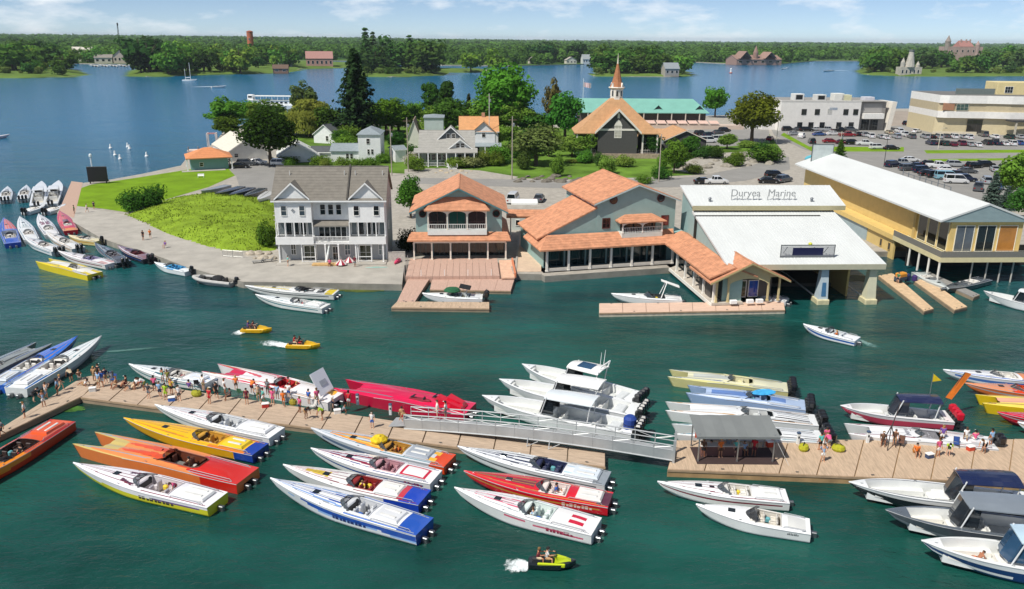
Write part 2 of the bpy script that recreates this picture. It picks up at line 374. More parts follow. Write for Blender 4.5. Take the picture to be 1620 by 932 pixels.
sheet('far_shore',[(p.x,p.y) for p in P]+[(b[0],b[1]) for b in back],1.2,[mat('#4e6b2e',.95,var=.3,scale=.01,spec=.1),M_rock],2)
def quads_mesh(name,C,N,S,asp=1.0,up=None,bend=0.25):
 """one bent leaf-clump face (two triangles-fan quad) per centre: C centres, N normals, S sizes"""
 n=len(C);N=N/np.maximum(np.linalg.norm(N,axis=1,keepdims=True),1e-6)
 rv=rng.normal(size=(n,3)) if up is None else np.tile(up,(n,1))+rng.normal(size=(n,3))*.15
 A=np.cross(N,rv);A/=np.maximum(np.linalg.norm(A,axis=1,keepdims=True),1e-6);B=np.cross(N,A)
 s=S[:,None];j=lambda:rng.uniform(.6,1.15,(n,1))
 v=np.stack([C-A*s*j()-B*s*asp*j(),C+A*s*j()-B*s*asp*.6*j()+N*s*bend,C+A*s*.8*j()+B*s*asp*j(),C-A*s*.9*j()+B*s*asp*.7*j()+N*s*bend],1).reshape(-1,3)
 me=bpy.data.meshes.new(name);me.vertices.add(4*n);me.vertices.foreach_set('co',v.astype(np.float32).ravel())
 me.loops.add(4*n);me.loops.foreach_set('vertex_index',np.arange(4*n,dtype=np.int32));me.polygons.add(n)
 me.polygons.foreach_set('loop_start',np.arange(0,4*n,4,dtype=np.int32));me.update(calc_edges=True);return me
def blob_points(centres,radii,n):
 w=np.array([r**2 for r in radii]);k=rng.choice(len(centres),n,p=w/w.sum())
 d=rng.normal(size=(n,3));d/=np.linalg.norm(d,axis=1,keepdims=True)
 r=np.array(radii)[k][:,None]*rng.uniform(.55,1.05,(n,1))**.7
 c=np.array(centres)[k];P=c+d*r*np.array([1,1,.8]);Nn=d+rng.normal(size=(n,3))*.5+np.array([0,0,.35]);return P,Nn
def crown_round(name,zc,rx,rz,nb,n,ls,low=None,br=(.1,.2)):
 cs=[];rs=[]
 for _ in range(nb):
  d=rng.normal(size=3);d/=np.linalg.norm(d);k=rng.uniform(.35,.92);p=d*np.array([rx,rx,rz])*k
  if d[2]<-.45:p[2]*=.6
  r=rng.uniform(*br)*(rx/.36);cs.append(p+np.array([0,0,zc]));rs.append(r)
 P,N=blob_points(cs,rs,n);P[:,2]=np.maximum(P[:,2],.1);return quads_mesh(name,P,N,rng.uniform(.7,1.4,n)*ls)
def crown_cone(name,z0,rb,tiers,n,ls,flat=.35,irr=.3,power=1.0):
 P=[];N=[]
 for i in range(tiers):
  t=i/(tiers-1);z=z0+(1-z0)*t**.9;r=rb*(1-t)**power+.02
  for a in np.arange(0,6.28,6.28/max(3,int(9*(1-t))+3)):
   a+=rng.uniform(-.3,.3);L=r*rng.uniform(1-irr,1.15);m=max(3,int(n/tiers/8))
   for u in rng.uniform(.15,1,m):P.append([math.cos(a)*L*u+rng.normal()*.02,math.sin(a)*L*u+rng.normal()*.02,z-L*u*flat*.5+rng.normal()*.012+.05*u*u]);N.append([math.cos(a)*.5+rng.normal()*.4,math.sin(a)*.5+rng.normal()*.4,1])
 P=np.array(P);return quads_mesh(name,P,np.array(N),rng.uniform(.7,1.4,len(P))*ls)
def crown_willow(name,n,ls):
 cs=[];rs=[]
 for _ in range(34):
  a=rng.uniform(0,6.28);r=rng.uniform(.1,.33);cs.append([r*math.cos(a),r*math.sin(a),rng.uniform(.5,.9)-r*.5]);rs.append(.1)
 P,N=blob_points(cs,rs,n//2);Q=[];M_=[]
 for _ in range(n//2):
  a=rng.uniform(0,6.28);r=rng.uniform(.22,.4);Q.append([r*math.cos(a),r*math.sin(a),rng.uniform(.12,.62)]);M_.append([math.cos(a),math.sin(a),.1])
 P=np.vstack([P,Q]);N=np.vstack([N,M_]);return quads_mesh(name,P,N,rng.uniform(.6,1.2,len(P))*ls,1.9,np.array([0,0,1.0]))
def trunk_mesh(h,r,limbs=6,top=.75,zc=.4):
 b=MB();b.tube([(0,0,-.03),(r*.3,0,zc*.5),(0,r*.4,zc),(r*.5,0,top)],[r*1.25,r,r*.75,r*.2],7)
 for k in range(limbs):
  a=6.28*k/limbs+random.uniform(-.4,.4);z=zc*random.uniform(.75,1.25);l=random.uniform(.16,.28)
  b.tube([(0,0,z),(math.cos(a)*l*.5,math.sin(a)*l*.5,z+.1),(math.cos(a)*l,math.sin(a)*l,z+.24)],[r*.45,r*.3,r*.1],5)
 return b.mesh('trunk',[mat('#5b4c3c',.95,var=.3,scale=9,bump=.6)])
PT={}
PT['maple']=[crown_round('crown',.57,.36,.40,80,7000,.0185) for _ in range(2)]
PT['round']=[crown_round('crown',.55,.34,.40,60,4600,.021) for _ in range(3)]
PT['loose']=[crown_round('crown',.58,.33,.38,40,2600,.021,br=(.07,.14)) for _ in range(2)]
PT['poplar']=[crown_round('crown',.56,.2,.42,36,3000,.02,br=(.1,.2))]
PT['pine']=[crown_cone('crown',.12,.36,22,7500,.021,.25,.45,.8)]
PT['spruce']=[crown_cone('crown',.06,.3,20,4500,.02,.5,.2,1.0)]
PT['willow']=[crown_willow('crown',6000,.016)]
PT['bush']=[crown_round('crown',.42,.55,.45,40,2600,.032,br=(.13,.24)) for _ in range(3)]
PT['far']=[crown_round('crown',.46,.40,.48,28,480,.048,br=(.1,.2)) for _ in range(5)]
PT['farpine']=[crown_cone('crown',.1,.26,10,500,.04,.4,.3,1.0) for _ in range(2)]
TRK=[trunk_mesh(1,.028),trunk_mesh(1,.024,5,.7,.35)];TRKP=trunk_mesh(1,.02,0,.95,.5);TRKB=trunk_mesh(1,.03,5,.45,.2)
tree_n=0
def tree(kind,loc,h,w,col,name,label,group=None,cat='tree',**fk):
 global tree_n;tree_n+=1
 e=thing(name,label,cat,loc,random.uniform(0,6.28),group);e.scale=(w,w,h)
 me=PT[kind][tree_n%len(PT[kind])]
 c=link('crown',me,e)
 if not me.materials:me.materials.append(None)
 slotmat(c,0,foliage(col,nscale=fk.get('nscale',3.0),hue=fk.get('hue',.025),val=fk.get('val',.35)))
 if kind not in('bush',) or fk.get('trunk'):link('trunk',TRKP if 'pine' in kind or kind=='spruce' else TRK[tree_n%2],e)
 else:link('stem',TRKB,e)
 return e
def ptree(kind,px,pyb,pyt,wpx,col,name,label,group=None,cat='tree',z=GZ,**fk):
 """tree whose base is seen at px,pyb; pyt crown top row, wpx crown width in photo px"""
 p=W(px,pyb,z);h=zat(pyt,p.x,p.y)-z;d=(p-Vector((0,0,CAM_H))).dot(fw)
 base={'maple':.80,'round':.76,'loose':.72,'poplar':.5,'pine':.72,'spruce':.6,'willow':.84,'bush':1.2,'far':.85,'farpine':.55}[kind]
 return tree(kind,p,h,wpx/F_PX*d/base,col,name,label,group,cat,**fk)
ptree('maple',428,262,170,86,'#2c4a12','maple_tree','dark green round maple standing between the white storage shed and the grey roofed townhouse')
ptree('round',362,218,181,54,'#4a7a1c','broadleaf_tree','small bright green tree on the shore left of the dark maple')
ptree('willow',490,216,148,76,'#7f8f34','willow_tree','pale yellow green willow right of the dark maple and left of the tall pine')
ptree('loose',482,200,126,46,'#5a7a3c','birch_tree','thin grey green tree rising behind the willow')
ptree('pine',566,222,86,78,'#2a4a26','pine_tree','tall dark pine, the tallest tree behind the white houses')
ptree('round',612,214,152,66,'#4c8a18','broadleaf_tree','bright green bushy tree right of the tall pine above the white two storey house')
ptree('bush',545,238,212,46,'#5d8420','shrub','light green shrub between the dark roofed white house and the white two storey house',cat='shrub')
ptree('round',655,205,158,34,'#5a9a20','broadleaf_tree','small light green tree behind the brown roofed house, left of the twin poplars')
ptree('poplar',682,206,124,36,'#2f6a22','poplar_tree','left and smaller of the twin dark green poplars behind the grey bungalow')
ptree('poplar',706,208,120,36,'#2c6424','poplar_tree','right of the twin dark green poplars behind the grey bungalow')
ptree('spruce',742,210,152,26,'#3c4a26','spruce_tree','narrow brownish conifer behind the orange roofed house')
ptree('loose',728,208,158,26,'#66883a','broadleaf_tree','thin pale tree between the twin poplars and the narrow conifer')
ptree('maple',798,212,100,94,'#47861a','maple_tree','large bright green maple right of the orange roofed house')
ptree('round',893,226,140,62,'#3a7a22','broadleaf_tree','green tree left of the steepled chapel')
ptree('loose',874,218,124,34,'#7a7a3c','broadleaf_tree','half bare brownish tree just left of the green tree by the chapel')
ptree('round',848,262,196,84,'#5f7036','olive_tree','wide grey green tree on the lawn below the large maple',trunk=True)
ptree('round',1131,186,134,40,'#3d8a1c','broadleaf_tree','small round green tree at the right end of the turquoise roof')
ptree('maple',1189,226,144,76,'#5d6f12','maple_tree','olive green round tree left of the white office block')
ptree('round',1066,274,218,42,'#4f8a20','broadleaf_tree','light green small tree in front of the dark grey side building')
ptree('bush',1045,282,262,34,'#2f6a1c','shrub','dark green shrub at the foot of the light green tree by the chapel',cat='shrub')
ptree('bush',828,268,236,26,'#4a6a2a','shrub','shrub on the left edge of the lawn under the grey green tree',cat='shrub')
ptree('bush',948,262,240,20,'#43662a','shrub','small shrub against the stone base of the chapel',cat='shrub')
ptree('bush',1210,256,228,62,'#44781e','shrub','long green shrub behind the rear end of the yellow boathouse',cat='shrub')
ptree('bush',1160,262,244,40,'#4a7420','shrub','green shrub on the rocks right of the dark grey side building',cat='shrub')
ptree('bush',1098,275,258,30,'#51762a','shrub','low shrub on the rocks below the dark grey side building',cat='shrub')
ptree('spruce',1328,250,222,22,'#3f7a20','conical_shrub','small cone shaped green shrub behind the white roof of the yellow boathouse',cat='shrub')
ptree('round',1612,322,232,76,'#5f8a24','broadleaf_tree','light green tree cut by the right edge of the picture beside the parked cars')
ptree('round',1625,352,290,70,'#356a24','broadleaf_tree','dark green tree at the right edge behind the grey blue gable')
ptree('spruce',1568,326,276,34,'#5a6f66','spruce_tree','left of the two blue grey spruces behind the long white roof')
ptree('spruce',1590,332,296,30,'#62766e','spruce_tree','right of the two blue grey spruces behind the long white roof')
ptree('bush',212,334,300,44,'#3a6a1c','shrub','left half of the big dark shrub on the lawn by the quay',cat='shrub')
ptree('bush',240,330,290,50,'#33611a','shrub','right half of the big dark shrub on the lawn by the quay',cat='shrub')
ptree('bush',424,392,346,36,'#3f7a1e','shrub','tall green hedge against the left wall of the townhouse',cat='shrub')
ptree('round',650,345,276,44,'#3d7a1e','broadleaf_tree','green tree in the gap between the townhouse and the orange roofed house')
ptree('bush',646,398,358,32,'#22381a','shrub','dark shrub in the shade between the townhouse and the orange roofed house',cat='shrub')
ptree('bush',345,262,240,36,'#3a7a2a','shrub','green climber covering the right wall of the small pavilion',cat='shrub')
for px,py,t,w,l in[(508,262,246,40,'green shrub in front of the low white shed'),(570,264,250,50,'low green shrub under the white two storey house'),(655,262,238,36,'white flowering shrub left of the bungalow steps'),(745,264,246,44,'pale green flowering hedge under the bungalow porch'),(785,262,238,30,'green shrub right of the bungalow at the edge of the lawn'),(930,232,216,30,'shrub beside the chapel porch'),(1020,290,276,30,'low shrub behind the ridge of the big orange roof'),(455,258,246,36,'low shrub under the dark maple beside the road')]:
 ptree('bush',px,py,t,w,'#d9d8c2' if 'white flow' in l else('#8a9f60' if 'pale' in l else '#567f22'),'shrub',l,cat='shrub')
def boulder(px,py,s,col,label,group='boulders of the rocky bank'):
 p=W(px,py,GZ);bm=bmesh.new();bmesh.ops.create_icosphere(bm,subdivisions=2,radius=1)
 o=random.uniform(0,50)
 for v in bm.verts:
  k=1+.35*mnoise.noise(v.co*1.3+Vector((o,0,0)));v.co=Vector((v.co.x*k*s,v.co.y*k*s*.8,max(v.co.z*k*s*.55,-.2)))
 me=bpy.data.meshes.new('boulder');bm.to_mesh(me);bm.free();me.materials.append(mat(col,.9,var=.35,scale=.9,bump=.7,bscale=2))
 tag(link('boulder',me,None,p,random.uniform(0,6)),label,'boulder',group)
for i in range(14):boulder(820+i*7.4,288-(i%3)*4,random.uniform(.8,1.9),'#6d675c',ORD[i]+' grey boulder from the left behind the orange roofed buildings')
for i in range(18):boulder(1082+i*8.5,268-(i%4)*5-i*.5,random.uniform(.8,2.2),'#8d877a',ORD[i]+' grey boulder from the left on the slope right of the dark side building','boulders beside the street')
for i in range(6):boulder(396+i*7,402+(i%2)*7,random.uniform(.5,1.2),'#a79d8c',ORD[i]+' pale boulder from the left at the corner of the townhouse','boulders at the townhouse')
for i in range(8):boulder(690+i*8,274-(i%2)*3,random.uniform(.4,.9),'#b5a68c',ORD[i]+' tan boulder from the left below the bungalow','boulders below the bungalow')
def scatter(poly_px,n,hmin,hmax,cols,name,label,group,kinds=('far',),z=1.5,wr=(1.0,1.45)):
 made=[];P=pxs(poly_px,0);xs=[p.x for p in P];ys=[p.y for p in P];k=0
 while k<n:
  p=Vector((random.uniform(min(xs),max(xs)),random.uniform(min(ys),max(ys)),0))
  if not inside(p,P):continue
  k+=1;h=random.uniform(hmin*.95,hmax*1.4);p.z=z
  made.append(tree(random.choice(kinds),p,h,h*random.uniform(*wr),random.choice(cols),name,label,group))
 if n<=24:number(made,label)
def number(made,label):
 for i,e in enumerate(sorted(made,key=lambda e:PX(e.location)[0])):e['label']=ORD[i]+' from left, '+label
G1=['#3f7526','#4b842a','#598c2c','#386828','#6c9a30']
V1=['#4c8420','#3c7020','#5f8c28','#2f6020','#6f9434']
ORD+=['twenty first','twenty second','twenty third','twenty fourth']
for k in range(24):ptree('round' if k%3 else 'loose',350+k*22+random.uniform(-8,8),211+random.uniform(-12,10),random.uniform(150,178),random.uniform(38,66),random.choice(V1),'village_tree',ORD[k]+' tree from the left in the leafy belt behind the village houses','trees of the belt behind the village')
for k in range(12):ptree('bush',462+k*30+random.uniform(-12,12),262+random.uniform(-10,12),244+random.uniform(-6,8),random.uniform(16,40),random.choice(V1),'shrub',ORD[k]+' shrub from the left along the street below the village houses','shrubs along the village street','shrub')
for k in range(20):ptree('bush',880+k*17.5+random.uniform(-14,14),266-k*.9+random.uniform(-18,16),246-k*.7+random.uniform(-14,10),random.uniform(14,40),random.choice(V1),'shrub',ORD[k]+' shrub from the left among the rocks below the chapel','shrubs among the rocks','shrub')
for k in range(14):ptree('round' if k%2 else 'bush',(478,540,556,628,652,664,762,776,792,806,822,872,1112,1150)[k],(250,232,226,240,250,226,262,240,256,232,250,236,250,236)[k],(228,204,196,206,226,190,236,204,228,196,214,206,228,210)[k],random.uniform(30,46),random.choice(V1),'garden_tree',ORD[k]+' from left of the leafy garden trees between the village houses','garden trees between the houses',trunk=k%2)
for k in range(6):ptree('round',(832,868,905,925,1032,1090)[k],248,205+4*(k%3),random.uniform(28,44),random.choice(V1),'village_tree',ORD[k]+' from left of the small trees round the chapel lawn','small trees round the chapel lawn')
scatter([(-60,119),(40,116),(44,105),(-60,104)],24,15,27,G1,'island_tree','broadleaf tree in the wood on the island at the left edge','trees of the left edge island')
scatter([(42,121.5),(106,120.5),(100,110),(46,107)],20,12,21,G1,'island_tree','tree in the clump at the right tip of the left edge island','clump at the tip of the left island')
scatter([(214,119),(258,121),(262,106),(222,106)],20,23,33,['#23451a','#2c5420','#2f5a20'],'island_tree','tall dark tree at the left tip of the brick tower island','dark trees of the tower island')
scatter([(255,121),(400,116.8),(445,114.5),(470,106),(440,101),(300,101)],58,13,23,G1,'island_tree','broadleaf tree on the island with the brick tower behind','trees of the tower island')
scatter([(300,117),(395,116.4),(395,115),(300,116)],8,5,8,['#5f6f26','#556522'],'shore_shrub','olive shrub along the shore of the island with the brick tower behind','shore shrubs of the tower island')
scatter([(573,120.5),(690,118.3),(690,111),(575,111)],34,20,31,['#2c5826','#35642a','#3a6a2a','#43742c'],'island_tree','dark tall tree on the point behind the tall pine','trees of the wooded point',('far','farpine'))
for px,t in((745,78),(785,76)):ptree('far',px,113,t,36,'#5f9a28','island_tree',('left' if px<760 else 'right')+' of the two bright green round trees on the sandy point',z=1.3)
scatter([(938,120),(1045,121),(1050,112),(955,112)],30,14,23,['#356a20','#407424','#4a7a28','#577f30'],'island_tree','green tree on the small island behind the steeple','trees of the small island')
scatter([(1070,120),(1090,119),(1084,115),(1072,115)],6,12,18,G1,'island_tree','tree right of the stone house on the small island','right trees of the small island')
scatter([(1364,117),(1425,119.6),(1425,105),(1376,105)],24,15,23,['#33621f','#3c6c22','#4d7f2a'],'island_tree','green tree left of the stone tower on the castle island','left trees of the castle island')
scatter([(1450,119.8),(1700,118.2),(1700,102),(1452,103)],56,14,24,['#3a6e26','#457a28','#538832','#456f38'],'island_tree','green tree right of the stone tower on the castle island','right trees of the castle island')
scatter([(118,101),(215,101),(215,97),(118,97)],24,10,17,G1,'shore_tree','tree among the houses of the far left marina','trees of the far left marina')
scatter([(820,102),(935,101),(935,98),(820,99)],16,16,26,['#234b22','#2c5526'],'shore_tree','dark tree on the far shore left of the steeple','trees of the far shore left of the steeple')
for nm,poly,n in(('left edge island',[(-60,121),(104,121.5),(104,119.5),(-60,119)],20),('small island',[(938,120.6),(1090,121.2),(1088,119.5),(940,119)],20),('wooded point',[(573,121.5),(692,119.5),(692,118),(573,119.5)],18),('castle island',[(1362,117.5),(1640,120),(1640,118.6),(1364,116)],34)):
 scatter(poly,n,3.5,7,['#50702a','#3f6a24','#66803a'],'shore_shrub','shrub at the waterline of the '+nm,'waterline shrubs of the '+nm)
def far_wood():
 Ps=[];Ns=[];Ss=[];r=1080.0
 fx=[p.x for p in P];fy=[p.y for p in P]
 while r<9500:
  half=r*.74;step=max(9,r*.0075);x=-half
  while x<half:
   X=x+rng.uniform(-.4,.4)*step;Y=r+rng.uniform(-.5,.5)*r*.06
   if Y>np.interp(X,fx,fy)+8:
    h=rng.uniform(13,23);w=step*rng.uniform(.6,.95);base=1+hill_z(X,Y)
    n=40 if r<3000 else 20;d=rng.normal(size=(n,3));d/=np.linalg.norm(d,axis=1,keepdims=True);d[:,1]=-np.abs(d[:,1])*.8+.1
    Ps.append(np.array([X,Y,base+h*.52])+d*np.array([w,w,h*.5]));Ns.append(d+rng.normal(size=(n,3))*.4+np.array([0,0,.4]));Ss.append(np.full(n,w*.3)*rng.uniform(.7,1.3,n))
   x+=step
  r*=1.062
 C=np.vstack(Ps);me=quads_mesh('far_wood',C,np.vstack(Ns),np.concatenate(Ss));me.materials.append(foliage('#4c8330',nscale=.012,val=.6,hue=.0));o=link('far_wood',me);o['kind']='stuff'
def hill_z(x,y):
 k=max(0,min(1,(y-1300)/2500));a=x/max(y,1)
 return k*(0+17*max(0,min(1,(0.25-a)/.7))+9*mnoise.noise(Vector((x*.0009,y*.0006,3)))*1.2)
tufts('tall_grass',FIELD,4500,.22,'#869f30',lambda q:GZ+.02+field_z(q,FIELD,1.7))
hb=MB();NX,NY=60,30
for j in range(NY+1):
 y=1200*(11000/1200)**(j/NY)
 for i in range(NX+1):
  x=(i/NX-.5)*1.7*y;edge=np.interp(x,[p.x for p in P],[p.y for p in P]);z=.9+hill_z(x,y) if y>edge+30 else-2;hb.v.append((x,y,z))
for j in range(NY):
 for i in range(NX):
  a=j*(NX+1)+i;hb.f.append((a,a+1,a+NX+2,a+NX+1));hb.m.append(0)
o=hb.build('hills',mat('#34562a',.95,var=.4,scale=.01,spec=.05),smooth=True);o['kind']='structure'
far_wood()
WIN={}
def window(parent,x,y,z,w,h,rz=0.0,frame='#eceae4',pane='#12191d',mull=1,cross=1,name='window',arch=False):
 """window on a wall facing local -y; x centre, z sill"""
 key=(w,h,frame,pane,mull,cross,arch)
 if key not in WIN:
  f=MB();t=max(.07,min(.12,w*.09));d0,d1=-.07,.02
  f.box(-w/2-t,-w/2,d0,d1,-t,h+t);f.box(w/2,w/2+t,d0,d1,-t,h+t)
  f.box(-w/2,w/2,d0,d1,h,h+t);f.box(-w/2,w/2,d0-.05,d1,-t,0)
  for k in range(mull):xx=-w/2+w*(k+1)/(mull+1);f.box(xx-.03,xx+.03,d0+.02,d1,0,h)
  for k in range(cross):zz=h*(k+1)/(cross+1);f.box(-w/2,w/2,d0+.025,d1-.004,zz-.025,zz+.025)
  g=MB().box(-w/2,w/2,-.025,.01,0,h)
  WIN[key]=(f.mesh('frame',[paint(frame)]),g.mesh('pane',[glass(pane)]))
 a,b=WIN[key];e=link(name,a,parent,(x,y,z),rz);link('pane',b,e);return e
def gable_roof(parent,x0,x1,y0,y1,ze,zr,axis,m,over=.4,gover=.35,t=.2,n=8,name='roof',trim=None):
 """axis 'x': ridge along x; 'y': ridge along y. eave heights ze, ridge zr"""
 b=MB()
 if axis=='x':
  ym=(y0+y1)/2;k=(zr-ze)/(ym-y0);zo=ze-k*over;a0,a1=x0-gover,x1+gover
  b.shingled((a0,y0-over,zo),(a1,y0-over,zo),(a1,ym,zr),(a0,ym,zr),t,n)
  b.shingled((a1,y1+over,zo),(a0,y1+over,zo),(a0,ym,zr),(a1,ym,zr),t,n)
  b.box(a0,a1,ym-.15,ym+.15,zr-.05,zr+.05)
 else:
  xm=(x0+x1)/2;k=(zr-ze)/(xm-x0);zo=ze-k*over;a0,a1=y0-gover,y1+gover
  b.shingled((x0-over,a1,zo),(x0-over,a0,zo),(xm,a0,zr),(xm,a1,zr),t,n)
  b.shingled((x1+over,a0,zo),(x1+over,a1,zo),(xm,a1,zr),(xm,a0,zr),t,n)
  b.box(xm-.15,xm+.15,a0,a1,zr-.05,zr+.05)
 r=b.build(name,m,parent)
 if trim:
  f=MB()
  if axis=='y':
   for s in(-1,1):
    xe=xm+s*((x1-x0)/2+over);f.prism_y([(xe,zo-.05),(xe,zo-.27),(xm,zr-.27),(xm,zr-.05)] if s<0 else[(xm,zr-.05),(xm,zr-.27),(xe,zo-.27),(xe,zo-.05)],a0-.06,a0-.003)
  else:
   f.box(a0,a1,y0-over-.05,y0-over-.003,zo-.25,zo-.02)
  f.build('fascia',trim,r)
 return r
def hip_roof(parent,x0,x1,y0,y1,ze,zr,m,over=.4,t=.2,n=8,name='roof',ridge=None):
 X0,X1,Y0,Y1=x0-over,x1+over,y0-over,y1+over;b=MB();w,d=X1-X0,Y1-Y0
 if w>=d:i=d/2 if ridge is None else ridge;A,B=(X0+i,(Y0+Y1)/2,zr),(X1-i,(Y0+Y1)/2,zr);q=[((X0,Y0,ze),(X1,Y0,ze),B,A),((X1,Y1,ze),(X0,Y1,ze),A,B),((X1,Y0,ze),(X1,Y1,ze),B,B),((X0,Y1,ze),(X0,Y0,ze),A,A)]
 else:i=w/2 if ridge is None else ridge;A,B=((X0+X1)/2,Y0+i,zr),((X0+X1)/2,Y1-i,zr);q=[((X0,Y0,ze),(X1,Y0,ze),A,A),((X1,Y1,ze),(X0,Y1,ze),B,B),((X1,Y0,ze),(X1,Y1,ze),B,A),((X0,Y1,ze),(X0,Y0,ze),A,B)]
 for a in q:b.shingled(*a,t,n)
 return b.build(name,m,parent)
def frame2(pl,pr,z):
 a,b=W(*pl,z),W(*pr,z);d=b-a;return a,math.atan2(d.y,d.x),d.length
def part(name,mb,m,parent,**k):return mb.build(name,m,parent,**k)
def posts(parent,pts,z0,z1,r,m,name='post'):
 """square columns with base and cap, one object each, sharing a mesh"""
 b=MB().box(-r,r,-r,r,0,z1-z0);b.box(-r*1.4,r*1.4,-r*1.4,r*1.4,0,.18);b.box(-r*1.35,r*1.35,-r*1.35,r*1.35,z1-z0-.16,z1-z0)
 me=b.mesh(name,[m])
 for x,y in pts:link(name,me,parent,(x,y,z0))
def railing(parent,p0,p1,z,h,m,n=12,name='railing',th=.03):
 p0,p1=Vector((*p0,z)),Vector((*p1,z));b=MB();u=Vector((0,0,h))
 b.tube([p0+u,p1+u],th*1.3,4);b.tube([p0+u*.15,p1+u*.15],th,4)
 for i in range(n+1):q=p0.lerp(p1,i/n);b.tube([q,q+u],th if i%4 else th*1.5,4)
 return b.build(name,m,parent)
WHITE='#efefec'
o_,rz_,wd_=frame2((440,416),(612,415),GZ)
tb=thing('townhouse','white and grey three storey townhouse row with two white gables on the quay','townhouse',o_,rz_)
def lz(parent,x,y,py):q=xf(parent)@Vector((x,y,0));return zat(py,q.x,q.y)-parent.location.z
Wt=wd_;D=10.5;ZE=lz(tb,Wt/2,0,314);ZR=lz(tb,Wt/2,D/2,263)
f1=ZE*.32;f2=ZE*.63
g_sid=siding('#a9abab');w_sid=siding(WHITE);gr=mat('#7c776e',.95,var=.14,scale=1.2,bump=.3,bscale=10)
wl=MB().box(0,Wt,1.6,D,0,ZE).prism_x([(1.6,ZE),(D,ZE),((D+1.6)/2,ZR-.3)],.002,.25).prism_x([(1.6,ZE),(D,ZE),((D+1.6)/2,ZR-.3)],Wt-.25,Wt-.002)
part('wall',wl,g_sid,tb)
B1=Wt*.335;B2=Wt*.665
for q in((-.05,.18,1.5,1.59),(Wt-.18,Wt+.05,1.5,1.59),(Wt+.003,Wt+.06,1.6,1.85),(Wt+.003,Wt+.06,D-.25,D)):part('corner_board',MB().box(*q,0,ZE),paint(WHITE),tb)
gable_roof(tb,0,Wt,0,D,ZE,ZR,'x',gr,.35,.35,.22,12,trim=paint(WHITE))
part('party_wall',MB().prism_x([(-.3,ZE+.05),(D/2,ZR+.32),(D/2,ZR-.1),(-.3,ZE-.2)],B2-.12,B2+.12),mat('#4e4a45',.9),tb)
for x in(.12,.62,.72,.97):part('vent_pipe',MB().tube([(Wt*x,D*.36,ZR-1.6),(Wt*x,D*.36,ZR-.5)],.07,6),paint('#d8d6d0'),tb)
for i,(a,b,gx) in enumerate(((.1,B1,.42),(B2+.1,Wt-.1,.5))):
 bay=part('bay',MB().box(a,b,.0,1.6,f2,ZE).prism_y([(a+.2,ZE),(b-.2,ZE),((a+b)/2,ZE+2.3)],0,3.5),w_sid,tb)
 c=(a+b)/2
 gb=MB();zt=ZE+2.55
 for s in(-1,1):
  e=c+s*((b-a)/2-.15);q=[(c,-.35,zt),(e,-.35,ZE-.02),(e,3.3,ZE-.02),(c,3.8,zt)]
  gb.slab(*(q if s<0 else q[::-1]),.18)
 r2=part('gable_roof',gb,gr,tb)
 part('fascia',MB().prism_y([(a+.1,ZE-.0),(a+.1,ZE-.28),(c,zt-.26),(c,zt+.02)],-.42,-.353).prism_y([(c,zt+.02),(c,zt-.26),(b-.1,ZE-.28),(b-.1,ZE)],-.42,-.353),paint(WHITE),r2)
 for k in(.25,.75) if i==0 else(.22,.78):window(tb,a+(b-a)*k,-.005,f2+(ZE-f2)*.3,.8,1.5,pane='#3c4a52' if i==0 else '#12191d',mull=0)
 if i==0:part('gable_vent',MB().lathe([(.22,0),(.3,.05)],n=4),mat('#8b8f92',.8),bay,loc=(c,-.06,f2+2.0)).rotation_euler=(R(90),0,0)
 nw=5
 for k in range(nw):window(tb,a+(b-a)*(k+.5)/nw,1.595,f1+.95,(b-a)/nw*.72,f2-f1-1.25,mull=0,cross=0,pane='#1a1d20' if k%4 else '#6d7476')
 posts(tb,[(a+(b-a)*k/4,.12) for k in range(5)],f1+1.0,f2-.003,.07,paint(WHITE))
 part('balcony',MB().box(a-.15,b+.1,-.25,1.59,f1-.28,f1-.05).box(a-.15,b+.1,-.25,-.1,f1-.05,f1+.95).box(a-.15,a-.03,-.1,1.59,f1-.05,f1+.95).box(b-.02,b+.1,-.1,1.59,f1-.05,f1+.95),w_sid,tb)
for k in range(3):window(tb,B1+(B2-B1)*(.28+.22*k),1.15,f2+(ZE-f2)*.28,.75,1.6,mull=0)
part('dormer_wall',MB().box(B1+.01,B2+.09,1.16,1.597,f2+.2,ZE-.01),w_sid,tb)
part('pent_roof',MB().slab((B1+.02,.1,f2-.55),(B2+.08,.1,f2-.55),(B2+.08,1.5,f2+.28),(B1+.02,1.5,f2+.28),.15),gr,tb)
for k in range(5):window(tb,B1+(B2-B1)*(.2+.155*k),1.595,f1+.1,.78,2.1,mull=0,cross=0)
part('balcony',MB().box(B1+.12,B2-.07,-.05,1.59,f1-.3,f1-.06),w_sid,tb)
railing(tb,(B1+.1,0),(B2-.05,0),f1-.06,1.0,paint(WHITE),30)
for x in(.3,.36):part('patio_chair',MB().box(B1+Wt*(x-.26),B1+Wt*(x-.26)+.5,.5,1,f1+.35,f1+.42).box(B1+Wt*(x-.26),B1+Wt*(x-.26)+.5,.94,1,f1+.42,f1+.9),mat('#22262a',.6),tb)
for x,w,h,z,p in((.13,.7,1.7,1.0,'#20272b'),(.52,.95,2.1,.15,'#12191d'),(.63,.8,1.7,.9,'#5b6c70'),(.945,.8,1.7,.9,'#7a8486')):window(tb,Wt*x,1.595,z,w,h,mull=1,pane=p)
for x in(.285,.8):
 window(tb,Wt*x,1.595,.15,1.9,2.3,mull=1,cross=1,name='sliding_door',pane='#2c3420')
 part('porch_frame',MB().box(Wt*x-1.15,Wt*x-1.0,0,.14,0,f1-.31).box(Wt*x+1.0,Wt*x+1.15,0,.14,0,f1-.31).box(Wt*x-1.0,Wt*x+1.0,.02,.1,.9,1.0).box(Wt*x-1.0,Wt*x+1.0,.02,.1,.2,.28),paint(WHITE),tb)
